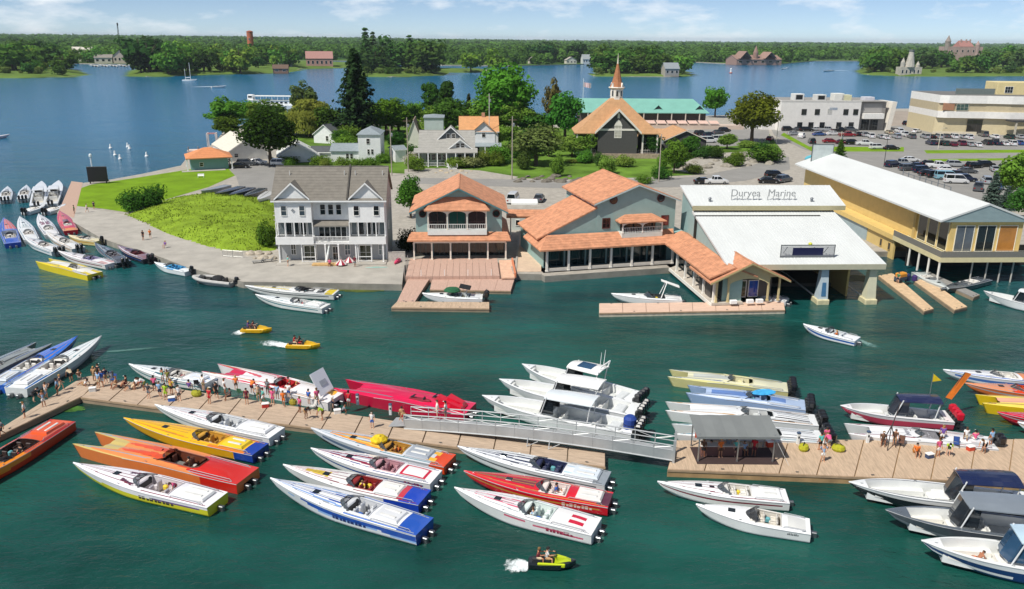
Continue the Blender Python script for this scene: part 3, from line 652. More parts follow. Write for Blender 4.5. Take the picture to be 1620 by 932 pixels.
posts(tb,[(.02*Wt,0),(.44*Wt,0),(.56*Wt,0),(.72*Wt,0),(.97*Wt,0)],0,f1-.31,.1,paint(WHITE))
part('slide',MB().tube([(Wt*.475,.3,f1-.4),(Wt*.465,-.4,1.6),(Wt*.45,-.8,.3)],.18,8),gel('#e8ece8'),tb)
part('front_step',MB().box(0,Wt,-1.6,1.595,-.15,.12),M_conc,tb)
part('wooden_step',MB().rbox(Wt*.33,Wt*.56,-2.1,-1.0,-.02,.3),mat('#c4a06a',.8,var=.2,scale=3),tb)
for sx in(0,1):
 part('eave_downpipe',MB().tube([(sx*Wt+(.1 if sx==0 else-.1),1.45,ZE-.3),(sx*Wt+(.1 if sx==0 else-.1),1.45,.1)],.05,6),paint('#dfe2e2'),tb)
for k,z in((.3,f1+1.2),(.6,f2+1)):window(tb,Wt+.005,D*k+2,z,.8,1.3,rz=R(90))
part('privacy_fence',MB().box(Wt+.2,Wt+3.0,.4,.5,0,1.7).box(Wt+.2,Wt+3.0,.35,.39,1.55,1.63),mat('#b9b4aa',.9,var=.2,scale=3),tb)
ORANGE=mat('#c48a68',.9,var=.26,scale=1.1,bump=.3,bscale=9)
CREAM=paint('#e6dfd0');TEAL=siding('#8fb0ac');DARKT='#1d3a3c'
o_,rz_,wd_=frame2((654,411),(801,410),GZ)
ob=thing('orange_roofed_house','two storey teal house with orange roof, arched balcony and pinkish terrace by the small dock','house',o_,rz_)
w=wd_;D=15;zp=lz(ob,w/2,-.8,377);ze=lz(ob,w/2,1.0,330);zr=lz(ob,w/2,0.6,297)
part('wall',MB().box(.3,w-.2,2.6,D,0,zp+.3).box(.5,w-.7,1.2,D-.5,zp+.302,ze).prism_y([(.5,ze),(w-.7,ze),(w*.48,zr-.45)],1.2,1.6),TEAL,ob)
gable_roof(ob,.5,w-.7,1.2,D-.5,ze,zr,'y',ORANGE,1.0,1.0,.22,12,trim=paint('#4a7f86'))
part('porch_roof',MB().shingled((-.9,-.9,zp-.35),(w+.7,-.9,zp-.35),(w+.2,1.2,zp+.62),(-.4,1.2,zp+.62),.18,4).shingled((w+.7,-.9,zp-.35),(w+.7,D,zp-.35),(w-.6,D,zp+.62),(w-.6,1.2,zp+.62),.18,4),ORANGE,ob)
part('porch_beam',MB().box(.1,w-.1,-.2,.05,zp-.95,zp-.36),CREAM,ob)
posts(ob,[(w*k/5+(.15 if k==0 else-.1 if k==5 else 0),0) for k in range(6)],0,zp-.955,.12,CREAM)
for k in range(5):window(ob,w*(k+.5)/5,2.59,.1,w/5*.85,zp-1.0,mull=2,cross=0,frame='#4a5a58',pane='#151a1c',name='glazed_front')
bx0,bx1=w*.16,w*.79
zb=lz(ob,w/2,0,363);zh=lz(ob,w/2,-.3,333);zt=lz(ob,w/2,1.0,312)
part('balcony',MB().box(bx0,bx1,0.0,1.19,zb-.95,zb-.1),siding('#dfe6e2'),ob)
part('balcony_roof',MB().shingled((bx0-.5,-.4,zh),(bx1+.5,-.4,zh),(bx1-1.2,1.2,zt),(bx0+1.2,1.2,zt),.14,4).shingled((bx0-.5,1.2,zh),(bx0-.5,-.4,zh),(bx0+1.2,1.2,zt),(bx0+1.2,1.2,zt),.14,3).shingled((bx1+.5,-.4,zh),(bx1+.5,1.2,zh),(bx1-1.2,1.2,zt),(bx1-1.2,1.2,zt),.14,3),ORANGE,ob)
posts(ob,[(bx0+(bx1-bx0)*k/3+(.1 if k==0 else-.1 if k==3 else 0),.12) for k in range(4)],zb-.1,zh-.1,.09,CREAM,'balcony_post')
railing(ob,(bx0,.05),(bx1,.05),zb-.1,.95,paint('#dfe3e0'),28)
def arch(x0,x1,z0,z1,y,th=.1):
 b=MB();n=10;c=(x0+x1)/2;r=(x1-x0)/2;rise=z1-z0
 for k in range(n):
  a0,a1=math.pi*k/n,math.pi*(k+1)/n;p,q=(c-r*math.cos(a0),z0+rise*math.sin(a0)),(c-r*math.cos(a1),z0+rise*math.sin(a1))
  b.prism_y([p,q,(q[0],z1+.15),(p[0],z1+.15)],y,y+th)
 return b
for k in range(3):
 a=bx0+(bx1-bx0)*k/3;b_=a+(bx1-bx0)/3
 part('arch',arch(a+.1,b_-.1,zh-.9,zh-.2,0.06),CREAM,ob)
 window(ob,(a+b_)/2,1.195,zb-.05,(b_-a)*.8,zh-zb-.2,mull=1,cross=0,frame='#5a3a34',pane=['#2a1614','#16443a','#3a1514'][k],name='balcony_door')
def round_window(parent,x,y,z,r):
 e=MB().lathe([(r,0),(r*1.25,.02),(r*1.25,.12),(r,.12)],n=16).build('round_window',mat('#5a2822',.7),parent,(x,y,z));e.rotation_euler=(R(90),0,0)
 p=MB().lathe([(r,0),(r*.99,.05)],n=16).build('pane',glass('#1a0f0e'),e,(0,0,.09));return e
for k in(.075,.86):round_window(ob,w*k+.5,1.18,ze-.9,.5)
terr=thing('terrace','pinkish wooden terrace in front of the orange roofed house with a planked front','terrace',o_,rz_)
PINK=mat('#bd9d8c',.85,var=.14,scale=1.2,stretch=(6,1,1));TAN=mat('#c7ab8e',.85,var=.14,scale=1.2,stretch=(6,1,1))
TD=(W(700,411,GZ)-W(700,438,GZ)).length
for k in range(14):
 a=-.6+(w-.9)*k/14;a2=a+(w-.9)/14;part('deck_panel',MB().box(a+.02,a2-.02,-TD,.6,-.2,.03+random.uniform(-.01,.01)),PINK,terr);part('front_panel',MB().box(a+.015,a2-.015,-TD-.07,-TD-.004,-1.0,.08),PINK,terr)
part('deck_frame',MB().box(-.6,w+.9,-TD,.6,-1.0,-.21),mat('#7d6a60',.9),terr)
for k in range(4):part('light_post',MB().tube([((w-1)*(k+.5)/4,-TD+.3,.03),((w-1)*(k+.5)/4,-TD+.3,1.0)],.05,6),paint(WHITE),terr)
part('ramp',MB().slab((w-1.25,-TD-.5,-.1),(w+.8,-TD-.5,-.1),(w+.8,-.8,.06),(w-1.25,-.8,.06),.2),mat('#d8b094',.8,var=.15,scale=1.5),terr)
part('orange_kerb',MB().box(w+.81,w+1.05,-TD,-1.0,-.3,.5),mat('#d0805a',.8),terr)
for k in range(3):part('fence_post',MB().tube([(-.7,-TD+k*3.5,-.9),(-.7,-TD+k*3.5,1.6)],.06,6),metalm(),terr)
o_,rz_,wd_=frame2((864,430),(1062,417),GZ)
rb=thing('orange_roofed_restaurant','large teal building with orange roofs, long glazed porch and a wing over the water','restaurant',o_,rz_)
w=wd_;zp=lz(rb,w*.5,-.4,386)
WB=paint('#e9e4da')
part('base',MB().box(-.6,w+2.2,-.6,15,-.75,0).box(-.7,w+.4,-.75,-.602,-.35,-.05),[mat('#8e8a84',.9,var=.2)],rb)
part('wall',MB().box(.2,w+3.2,2.2,16,0,zp+.7),TEAL,rb)
posts(rb,[(w*k/6+.1,0) for k in range(7)],0,zp-.45,.16,WB)
part('porch_beam',MB().box(-.1,w+.1,-.18,.16,zp-.44,zp-.1),paint('#c9bd98'),rb)
for k in range(6):window(rb,w*(k+.5)/6+.1,2.19,.25,w/6*.86,zp-.95,mull=2,cross=0,frame='#39494a',pane='#0e2a2c',name='glazed_front')
part('porch_rail',MB().box(.2,w-.1,-.05,.02,.0,.55),paint('#d9d2c6'),rb)
part('porch_roof',MB().shingled((-1.3,-.9,zp-.3),(w-.2,-.9,zp-.3),(w+1.2,2.6,zp+1.25),(.9,2.6,zp+1.25),.2,6).shingled((-1.3,9,zp-.3),(-1.3,-.9,zp-.3),(.9,2.6,zp+1.25),(.9,9,zp+1.25),.2,5),ORANGE,rb)
ux0,ux1,uy0=w*.43,w*1.07,2.9
q=xf(rb)@Vector((ux0,uy0,0));zue=lz(rb,ux0,uy0,319);zur=lz(rb,(ux0+ux1)/2,uy0,291);UD=15.5
part('upper_wall',MB().box(ux0,ux1,uy0,uy0+UD,zp+.702,zue).prism_y([(ux0,zue),(ux1,zue),((ux0+ux1)/2,zur-.2)],uy0,uy0+UD),siding('#97b3ae'),rb)
gable_roof(rb,ux0,ux1,uy0,uy0+UD,zue,zur,'y',ORANGE,.7,.6,.22,12,trim=paint('#b9c8c6'))
lx0=-.8
zl=lz(rb,lx0,5,372)
part('lean_wall',MB().prism_y([(lx0+.9,zp+.6),(ux0-.01,zp+.6),(ux0-.01,zue-1.2),(lx0+.9,zp+1.0)],2.95,3.3),siding('#97b3ae'),rb)
part('lean_roof',MB().shingled((lx0,14.5,zp+.75),(lx0,2.6,zp+.75),(ux0-.02,2.6,zue-.9),(ux0-.02,14.5,zue-.9),.2,10),ORANGE,rb)
for k in range(5):window(rb,ux0-.01,uy0+1.5+k*2.6,zue-.85,1.6,.7,rz=R(-90),mull=0,cross=0,frame='#dfe2de')
for k in(.2,.8):round_window(rb,ux0+(ux1-ux0)*k,uy0-.02,zue+.15,.55)
for k in(.12,.87):window(rb,ux0+(ux1-ux0)*k,uy0-.005,zp+1.9,1.15,1.5,mull=1,frame='#5a2822',pane='#201010' if k<.5 else '#7a2a24',name='shuttered_window')
bx0,bx1=ux0+(ux1-ux0)*.27,ux0+(ux1-ux0)*.78;zb=zp+.75;zh=zp+3.1;zt=zh+.85
part('balcony',MB().box(bx0,bx1,uy0-2.0,uy0-.01,zb-.5,zb+.5),siding('#d5dbd4'),rb)
part('balcony_roof',MB().shingled((bx0-.5,uy0-2.4,zh),(bx1+.5,uy0-2.4,zh),(bx1-1.2,uy0,zt),(bx0+1.2,uy0,zt),.14,4).shingled((bx0-.5,uy0,zh),(bx0-.5,uy0-2.4,zh),(bx0+1.2,uy0,zt),(bx0+1.2,uy0,zt),.14,3).shingled((bx1+.5,uy0-2.4,zh),(bx1+.5,uy0,zh),(bx1-1.2,uy0,zt),(bx1-1.2,uy0,zt),.14,3),ORANGE,rb)
posts(rb,[(bx0+.1,uy0-1.9),((bx0+bx1)/2,uy0-1.9),(bx1-.1,uy0-1.9)],zb+.5,zh-.1,.1,WB,'balcony_post')
railing(rb,(bx0,uy0-1.95),(bx1,uy0-1.95),zb+.5,.9,paint('#d8dcd8'),24)
window(rb,(bx0+bx1)/2,uy0-.005,zb+.5,(bx1-bx0)*.85,zh-zb-.7,mull=3,cross=0,frame='#4a2f2a',pane='#140d0d',name='balcony_door')
for k in range(2):part('arch',arch(bx0+.15+k*(bx1-bx0)/2,bx0-.1+(k+1)*(bx1-bx0)/2,zh-.8,zh-.2,uy0-1.93),WB,rb)
A_,C_=W(1058,419,GZ),W(1128,478,GZ);M_=xf(rb).inverted();wa=M_@A_;wc=M_@C_;wv=(wc-wa);wl_=wv.length
wing=MB();wu=wv.normalized();wn=Vector((-wu.y,wu.x,0))
if wn.x<0:wn=-wn
WW=4.2
def wp(s,t,z):p=wa+wu*s+wn*t;return(p.x,p.y,z)
part('wing_floor',MB().slab(wp(wl_+.5,-.35,0),wp(wl_+.5,WW,0),wp(-1,WW,0),wp(-1,-.35,0),.35),mat('#bdb5a8',.9,var=.15),rb)
part('wing_fascia',MB().slab(wp(wl_+.5,-.5,-.05),wp(wl_+.5,-.36,-.05),wp(-.2,-.36,-.05),wp(-.2,-.5,-.05),.5),WB,rb)
posts(rb,[wp(wl_*k/5,0,0)[:2] for k in range(1,6)],0,zp-.45,.15,WB)
ang=math.atan2(wu.y,wu.x)
for k in range(5):
 p=wp(wl_*(k+.5)/5,1.3,.2);window(rb,*p,wl_/5*.8,zp-.9,rz=ang,mull=1,cross=0,frame='#39494a',pane='#0f2629' if k!=3 else '#3a1a14',name='glazed_front')
part('wing_wall',MB().slab(wp(wl_-.3,1.32,zp),wp(wl_-.3,WW,zp),wp(0,WW,zp),wp(0,1.32,zp),zp),TEAL,rb)
part('wing_roof',MB().shingled(wp(-1.5,-1.0,zp-.3),wp(wl_+.6,-1.0,zp-.3),wp(wl_+.6,2.6,zp+1.1),wp(-2.5,2.6,zp+1.1),.2,6).shingled(wp(wl_+.6,6.0,zp-.25),wp(-2.5,6.0,zp-.25),wp(-2.5,2.6,zp+1.1),wp(wl_+.6,2.6,zp+1.1),.2,6),ORANGE,rb)
pvp=W(1128,480,GZ);pvq=W(1236,476,GZ);pv=thing('gabled_pavilion','gabled pavilion with arched tan front and blue doors at the water end of the wing','pavilion',pvp,math.atan2((pvq-pvp).y,(pvq-pvp).x))
pw=(pvq-pvp).length;zpe=lz(pv,0,0,440);zpr=lz(pv,pw/2,-.2,415)
TANW=paint('#c9b98a')
part('front_gable',MB().prism_y([(.4,zpe-.15),(pw-.4,zpe-.15),(pw/2,zpr-.2)],.1,.35),TANW,pv)
part('front_arch',arch(pw*.2,pw*.8,zpe-1.5,zpe-.3,.12,.2),TANW,pv)
gable_roof(pv,0.4,pw-.4,0,7.5,zpe,zpr,'y',ORANGE,1.2,.6,.2,8,trim=paint('#b7a878'))
part('side_roof',MB().shingled((pw*.62,7.4,zpe+1.1),(pw+.6,7.4,zpe-.4),(pw+.6,3,zpe-.4),(pw*.62,3,zpe+1.1),.15,4),mat('#b5543a',.9,var=.1),pv)
posts(pv,[(.5,.3),(pw*.22,.3),(pw*.8,.3),(pw-.4,.3)],0,zpe-.25,.12,TANW)
part('back_wall',MB().box(.5,pw-.5,2.5,7,0,zpe-.2),paint('#5a5550'),pv)
for k,c in((.3,'#1f3fa0'),(.5,'#3a3a1c'),(.68,'#2748a8')):window(pv,pw*k,2.49,.05,pw*.13,2.3,mull=0,cross=0,frame='#d8d8d2',pane=c,name='door')
for k,c in((.28,'#e9e7e2'),(.52,'#e9e7e2'),(.66,'#ddd')):part('planter',MB().rbox(pw*k-.5,pw*k+.5,-.6,-.1,0,.5),paint(WHITE),pv)
part('side_bench',MB().box(.8,2.4,1.1,1.6,.4,.5).box(.9,1.0,1.15,1.55,0,.4).box(2.2,2.3,1.15,1.55,0,.4),mat('#4a443c',.8),pv)
lk=thing('covered_walkway','orange roofed walkway joining the two orange roofed buildings','walkway',W(806,372,GZ),0)
kx=(W(858,372,GZ)-W(806,372,GZ)).length;zk=lz(lk,0,0,338)
part('roof',MB().shingled((-.6,-.8,zk-.3),(kx+.4,-.8,zk-.3),(kx+.4,1.6,zk+.5),(-.6,1.6,zk+.5),.2,3).box(-.6,kx+.4,-.7,1.5,zk-.7,zk-.52),ORANGE,lk)
posts(lk,[(.2,0),(kx-.3,0),(kx*.5,0)],0,zk-.7,.12,CREAM)
part('back_building',MB().box(.4,kx-.6,4,9,0,zk-1.2),siding('#c9d0cc'),lk)
window(lk,kx*.25,3.99,1.0,.7,1.0,mull=0,cross=0)
part('van_roof_canopy',MB().rbox(.3,kx-.6,9.5,13.5,zk-.2,zk+.25,.1),paint('#ecebe6'),lk)
rp_=thing('concrete_ramp','pale tan ramp going down to the water between the two orange roofed buildings','ramp',(0,0,0))
a,b,c,d=W(814,430,GZ),W(856,430,GZ),W(858,374,GZ),W(820,374,GZ);z=Vector((0,0,.06))
part('slope',MB().slab(a+z,b+z,c+z*8,d+z*8,.5),mat('#cbb39a',.9,var=.12,scale=.8),rp_);part('kerb',MB().slab(a+z*3,a+z*3+Vector((.3,0,0)),d+z*10+Vector((.3,0,0)),d+z*10,.3),M_conc,rp_)
WROOF=mat('#d0d3d1',.55,var=.05,scale=.35,stretch=(1,.25,1))
eL=W(1150,419,0);eLz=6.0
p0=W(1150,419,eLz);p1=W(1402,418,eLz);az=math.atan2((p1-p0).y,(p1-p0).x)
bh=thing('white_roofed_boathouse','boathouse with two stepped white metal roofs and standing grey letters over open boat slips','boathouse',(p0.x,p0.y,0),az)
bw=(p1-p0).length;SL=math.tan(R(12.3))
def roofhit(px,py,z0,org,rz,sl):
 """where the ray meets the plane z = z0 + sl*y(local)"""
 d=fw+cr*((px-CX)/F_PX)-cu*((py-CY)/F_PX);n=Vector((math.sin(rz),-math.cos(rz),0))*-1
 t=(z0-CAM_H-sl*(n.dot(Vector((org.x,org.y,0))))+0);den=d.z-sl*n.dot(d);k=t/den
 return Vector((0,0,CAM_H))+d*k
ry=[(xf(bh).inverted()@roofhit(px,py,eLz,bh.location,az,SL)) for px,py in((1095,334),(1318,334))]
LD=(ry[0].y+ry[1].y)/2;zback=eLz+SL*LD
def seamed(name,parent,a,b,c,d,t,m,n):
 r=MB().slab(a,b,c,d,t).build(name,m,parent);a,b,c,d=[Vector(q) for q in(a,b,c,d)];s=MB()
 for k in range(n+1):p,q=a.lerp(b,k/n),d.lerp(c,k/n);u=Vector((.03,0,0));h=Vector((0,0,.05));s.slab(p-u+h,p+u+h,q+u+h,q-u+h,.05-.003)
 s.build('standing_seams',m,r);return r
lr=seamed('lower_roof',bh,(0,0,eLz),(bw,0,eLz),(ry[1].x,LD,zback),(ry[0].x,LD,zback),.3,WROOF,46)
part('fascia',MB().box(0,bw,-.12,-.003,eLz-.75,eLz+.02),paint('#b8b49c'),lr)
z2=zback+.95
uy=LD-.5;u_org=xf(bh)@Vector((0,uy,0))
ub=[(xf(bh).inverted()@roofhit(px,py,z2,u_org,az,SL)) for px,py in((1076,293),(1312,293),(1095,325),(1337,325))]
ub[0].y=ub[1].y=(ub[0].y+ub[1].y)/2
ur=seamed('upper_roof',bh,(ub[2].x,uy,z2),(ub[3].x,uy,z2),(ub[1].x,ub[1].y,z2+SL*(ub[1].y-uy)),(ub[0].x,ub[0].y,z2+SL*(ub[0].y-uy)),.3,WROOF,40)
part('fascia',MB().box(ub[2].x,ub[3].x,uy-.12,uy-.003,z2-.7,z2+.02),paint('#b3aa86'),ur)
yb=ub[0].y;zb2=z2+SL*(yb-uy)
part('clerestory_wall',MB().box(ub[2].x+.4,ub[3].x-1.6,uy+.6,uy+.9,zback-.5,z2-.1),paint('#b59b62'),bh)
def edge_wall(name,q0,q1,q2,m):
 b=MB()
 for(x,y,z),(x2,y2,z2_) in((q0,q1),(q1,q2)):b.add([(x,y,-.4),(x2,y2,-.4),(x2,y2,z2_),(x,y,z),(x+.3,y,-.4),(x2+.3,y2,-.4),(x2+.3,y2,z2_),(x+.3,y,z)],[(0,3,2,1),(4,5,6,7),(3,7,6,2),(0,4,7,3),(1,2,6,5)])
 return part(name,b,m,bh)
edge_wall('left_wall',(.35,.5,eLz-.33),(ry[0].x+.35,LD,zback-.45),(ub[0].x+.5,yb-.3,zb2-.45),siding('#9cb6b4'))
edge_wall('right_wall',(bw-3.4,4,eLz+.4),(ry[1].x-3,LD,zback-.45),(ub[1].x-2.6,yb-.3,zb2-.45),paint('#c7ab6c'))
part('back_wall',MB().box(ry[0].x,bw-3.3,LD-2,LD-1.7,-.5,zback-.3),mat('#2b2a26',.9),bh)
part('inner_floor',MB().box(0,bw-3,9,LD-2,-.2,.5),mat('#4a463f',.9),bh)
def text_mesh(parent,s,size,loc,rot,m,ext=.04,font=None,align='CENTER'):
 cu_=bpy.data.curves.new('lettering','FONT');cu_.body=s;cu_.size=size;cu_.extrude=ext;cu_.align_x=align;cu_.shear=.0;cu_.offset=0.0
 t=bpy.data.objects.new('tmp',cu_);COL.objects.link(t);dg=bpy.context.evaluated_depsgraph_get();me=bpy.data.meshes.new_from_object(t.evaluated_get(dg));bpy.data.objects.remove(t)
 me.materials.clear();me.materials.append(m);e=link('lettering',me,parent,loc);e.rotation_euler=rot;return e
gl=mat('#9a9c9b',.6)
for s,px in(('Duryea',1179),('Marine',1236)):
 h=roofhit(px,316,z2+.1,u_org,az,SL);l=xf(bh).inverted()@h;e=text_mesh(bh,s,1.65,(l.x,l.y,l.z+.55),(R(90),0,0),gl,.05)
 for k in range(6):part('letter_support',MB().box(l.x-2.3+k*.9,l.x-2.2+k*.9,l.y,l.y+.08,l.z-.15,l.z+.55),gl,bh)
for px in(1123,1284):h=roofhit(px,318,z2+.1,u_org,az,SL);l=xf(bh).inverted()@h;part('roof_vent',MB().lathe([(.22,0),(.22,.4),(.32,.42),(.1,.6)],(l.x,l.y,l.z),10),metalm('#9a9da0',.5),bh)
a=xf(bh).inverted()@roofhit(1234,408,eLz,bh.location,az,SL);b=xf(bh).inverted()@roofhit(1320,408,eLz,bh.location,az,SL)
sg=thing('roof_sign','grey louvred sign frame with a dark blue panel low on the white roof','sign',xf(bh)@Vector((a.x,a.y,a.z)),az);sw=b.x-a.x
part('frame',MB().box(0,sw,0,.1,.1,.25).box(0,sw,0,.1,1.75,1.9).box(0,.1,0,.1,0,1.9).box(sw-.1,sw,0,.1,0,1.9),metalm('#8f9090',.5),sg)
for k in range(9):
 part('slat',MB().box(.1,sw-.1,.02,.06,.28+k*.16,.37+k*.16),metalm('#9b9aa0',.5),sg)
part('panel',MB().box(sw*.22,sw*.78,-.05,0,.4,1.45),mat('#14163f',.4,var=.1),sg)
part('yellow_lamp',MB().lathe([(.25,0),(.3,.2),(.12,.35)],(sw*.53,.05,1.9),8),mat('#c9c94a',.6),sg)
for k in range(4):part('brace',MB().tube([(sw*(k+.5)/4,0.1,1.6),(sw*(k+.5)/4,1.4,.35)],.05,5),metalm('#8f9090',.5),sg)
for nm,px,py,tx,c1,lab in(('boathouse_pier',1299,480,1312,'#b9c6cc','white and blue tapering pier carrying the middle of the white boathouse roof'),('boathouse_pier',1378,482,1388,'#d3cfb2','cream tapering pier carrying the right end of the white boathouse roof')):
 p=W(px,py,0);q=xf(bh)@Vector(((xf(bh).inverted()@p).x,.9,0));e=thing(nm,lab,'pier',(q.x,q.y,0),az)
 part('footing',MB().rbox(-.9,.9,-1.0,1.4,-1.2,.75,.1),mat('#c9c09a',.85,var=.2),e)
 part('shaft',MB().add([(-.7,-.7,.75),(.7,-.7,.75),(.7,.8,.75),(-.7,.8,.75),(-.5,-.35,eLz-.8),(.5,-.35,eLz-.8),(.5,.6,eLz-.8),(-.5,.6,eLz-.8)],[(4,5,6,7),(0,1,5,4),(1,2,6,5),(2,3,7,6),(3,0,4,7)]),paint(c1),e)
 if 'blue' in lab:part('blue_panel',MB().add([(-.35,-.71,1.2),(.35,-.71,1.2),(.28,-.52,3.2),(-.28,-.52,3.2)],[(0,1,2,3)]),mat('#3f6f95',.6),e)
 for s in(-1.6,):part('guide_rail',MB().tube([(s*.5,1,.9),(s*.5-.2,14,1.1)],.12,6),paint('#d8d8d2'),e)
YEL=paint('#d3b877');YEL2=paint('#bda368')
zd=4.3
p0=W(1489,408,zd);yb_=thing('yellow_boathouse','long yellow boathouse with white metal roof, grey blue gable and balcony over the slips','boathouse',(p0.x,p0.y,0),az)
Mi=xf(yb_).inverted()
DW=3.0
def atd(px,py,yl):
 d=fw+cr*((px-CX)/F_PX)-cu*((py-CY)/F_PX);n=Vector((-math.sin(az),math.cos(az),0));o=yb_.location
 t=(n.dot(Vector((o.x,o.y,0)))+yl)/n.dot(d);return Mi@(Vector((0,0,CAM_H))+d*t)
fl=atd(1500,390,DW);fr=atd(1612,392,DW);et=atd(1489,349,DW-.6);pk=atd(1567,322,DW-.6);bkl=None
x0,x1,ZE2=fl.x,fr.x,et.z;xr=pk.x;ZR2=pk.z;x1=max(x1,2*xr-x0-.2);BL=62
part('upper_wall',MB().box(x0,x1,DW,BL,zd+.05,ZE2),YEL,yb_)
part('side_wall',MB().box(x0+.3,x0+.6,12,DW+11.9,-.5,zd).box(x0+.6,x1,20,20.4,-.5,zd),YEL,yb_)
rt=MB()
part('left_roof',MB().slab((et.x,BL+1,ZE2),(et.x,DW-.6,ZE2),(xr,DW-.6,ZR2),(xr,BL+1,ZR2),.3),WROOF,yb_)
part('right_roof',MB().slab((2*xr-et.x,DW-.6,ZE2),(2*xr-et.x,BL+1,ZE2),(xr,BL+1,ZR2),(xr,DW-.6,ZR2),.3),WROOF,yb_)
part('gable_face',MB().prism_y([(et.x+.1,ZE2-.28),(2*xr-et.x-.1,ZE2-.28),(xr,ZR2-.1)],DW-.5,DW-.2),siding('#8fa3a6'),yb_)
part('eave_band',MB().box(x0-.02,x1,DW-.03,DW-.003,ZE2-.75,ZE2-.3),paint('#e2c884'),yb_)
zs=zd+.15
cols=['#5a626c','#20292e','#b07a3e']
for k in range(3):
 xx=x0+(fr.x-x0)*(.2+.3*k);window(yb_,xx,DW-.005,zs+.1,(fr.x-x0)*.24,ZE2-zs-1.1,mull=1 if k<2 else 0,cross=0,frame='#e8e2cf',pane=cols[k],name='sliding_door')
for k in range(3):window(yb_,x0-.005,DW+1.8+k*3.1,zs+.1,2.5,ZE2-zs-.6,rz=R(-90),mull=0,cross=0,frame='#d9d2b6',pane='#15181a',name='side_window')
part('pilaster',MB().box(x0-.35,x0-.004,DW+9.8,DW+10.5,zd,ZE2),YEL2,yb_)
part('balcony',MB().box(-.1,x1+8,0,DW-.003,zd-.75,zd),paint('#d6cba0'),yb_)
part('balcony_side',MB().box(-.1,x0-.004,DW,DW+12,zd-.75,zd),paint('#d6cba0'),yb_)
part('balcony_skin',MB().box(-.05,x1+8,.04,.1,zd+.02,zd+.95).box(-.05,.05,.1,DW+12,zd+.02,zd+.95),mat('#77756e',.8,var=.2,scale=4,stretch=(8,8,1)),yb_)
for(a,b_) in(((0,.07),(x1+8,.07)),):railing(yb_,a,b_,zd+.9,.15,paint('#8d8b84'),40)
for(x,y) in((.1,.3),(.1,3.3),(.1,6.3),(.1,9.3)):part('post',MB().tube([(x,y,.5),(x,y,zd-.75)],.17,8),paint('#dedbd2'),yb_)
for x in(5.8,8.2,10.4,12.4,15):part('post',MB().tube([(x,1.0,-.5),(x,1.0,zd-.75)],.12,8),paint('#b8b5ac'),yb_)
part('ledge',MB().box(-.1,x0-.005,DW+12.003,BL*.85,zd-.8,zd+.02),paint('#d9bb74'),yb_);part('painted_shade_wall',MB().box(.7,x1+8,11,11.3,-.5,zd-.76),mat('#23211e',.9),yb_);part('lower_wall',MB().box(.35,.65,DW+12,BL*.85,-.5,zd-.803),YEL,yb_)  # near-black wall added in the open bay, its colour standing in for shade
part('blue_panel',MB().box(.25,.346,25,40,.3,zd-.85),siding('#9fb0b4'),yb_)
for y in(13.5,16.5):window(yb_,.34,y+3,1.4,.7,1.2,rz=R(-90),mull=0,cross=0,frame='#b59b62')
rs=thing('rear_sign','pale framed billboard standing on the rear end of the yellow boathouse roof','sign',xf(yb_)@Vector((et.x+2.5,BL-2,ZE2+1.0)),az)
part('panel',MB().box(0,4.6,0,.2,0,3.6),mat('#b9c2c0',.6,var=.15,scale=.6),rs);part('frame',MB().box(-.12,0,-.05,.25,-.6,3.7).box(4.6,4.72,-.05,.25,-.6,3.7).box(-.12,4.72,-.05,.25,3.6,3.75),metalm('#7f8583',.5),rs)
ac=thing('rooftop_pipes','row of thin grey vent pipes along the ridge of the long white roof','vents',xf(yb_)@Vector((xr,14,ZR2)),az)
for k in range(9):part('vent_pipe',MB().tube([(.3,k*2,-.1),(.3,k*2,.5+.3*(k%3))],.07,6),metalm('#8b8f92',.5),ac)
part('rail',MB().tube([(.3,0,.5),(.3,16,.5)],.05,5),metalm('#8b8f92',.5),ac)
def house(name,label,cat,pl,pr,eave_py,ridge_py,depth,axis,wallm,roofm,wins=(),over=.35,trim=WHITE,z=GZ,hip=False,group=None,dz=0):
 o,rz,w=frame2(pl,pr,z);h=thing(name,label,cat,o,rz,group)
 ze=lz(h,w/2,0,eave_py);zr=max(ze+.3,lz(h,w/2,0 if axis=='y' else depth/2,ridge_py))
 b=MB().box(0,w,0,depth,-.5,ze)
 if not hip:
  if axis=='y':b.prism_y([(0,ze),(w,ze),(w/2,zr-.25)],0,.3).prism_y([(0,ze),(w,ze),(w/2,zr-.25)],depth-.3,depth)
  else:b.prism_x([(0,ze),(depth,ze),(depth/2,zr-.25)],0,.3).prism_x([(0,ze),(depth,ze),(depth/2,zr-.25)],w-.3,w)
 part('wall',b,wallm,h)
 if hip:hip_roof(h,0,w,0,depth,ze,zr,roofm,over,.2,6)
 else:gable_roof(h,0,w,0,depth,ze,zr,axis,roofm,over,over,.2,8,trim=paint(trim) if trim else None)
 for(k,zz,ww,hh) in wins:window(h,w*k,-.005,ze*zz,ww,hh,mull=0,frame='#e4e2da')
 return h,w,ze,zr
ws=siding('#e8e9e8');slate=mat('#8b9599',.9,var=.12,scale=1.2,bump=.2);dark=mat('#565a5c',.9,var=.14,scale=1.2,bump=.2)
house('white_house','small white gabled house with dark roof left of the bright shrub','house',(497,226),(531,228),212,197,16,'y',ws,dark,((.62,.3,.9,1.6),))
house('dark_roofed_shed','low building with dark grey roof in front of the small white gabled house','shed',(492,252),(525,252),240,231,7,'x',siding('#bfc4c4'),dark)
house('white_shed','low white gabled shed right of the dark maple','shed',(440,258),(505,256),246,228,12,'y',ws,mat('#c9cac4',.9,var=.1))
h,w,ze,zr=house('white_two_storey_house','white two storey house with pale hipped roof and a low wing on its left','house',(568,257),(603,257),213,200,11,'x',ws,slate,((.45,.67,.9,1.5),(.45,.3,.6,1.4),(.62,.3,.6,1.4)),hip=True)
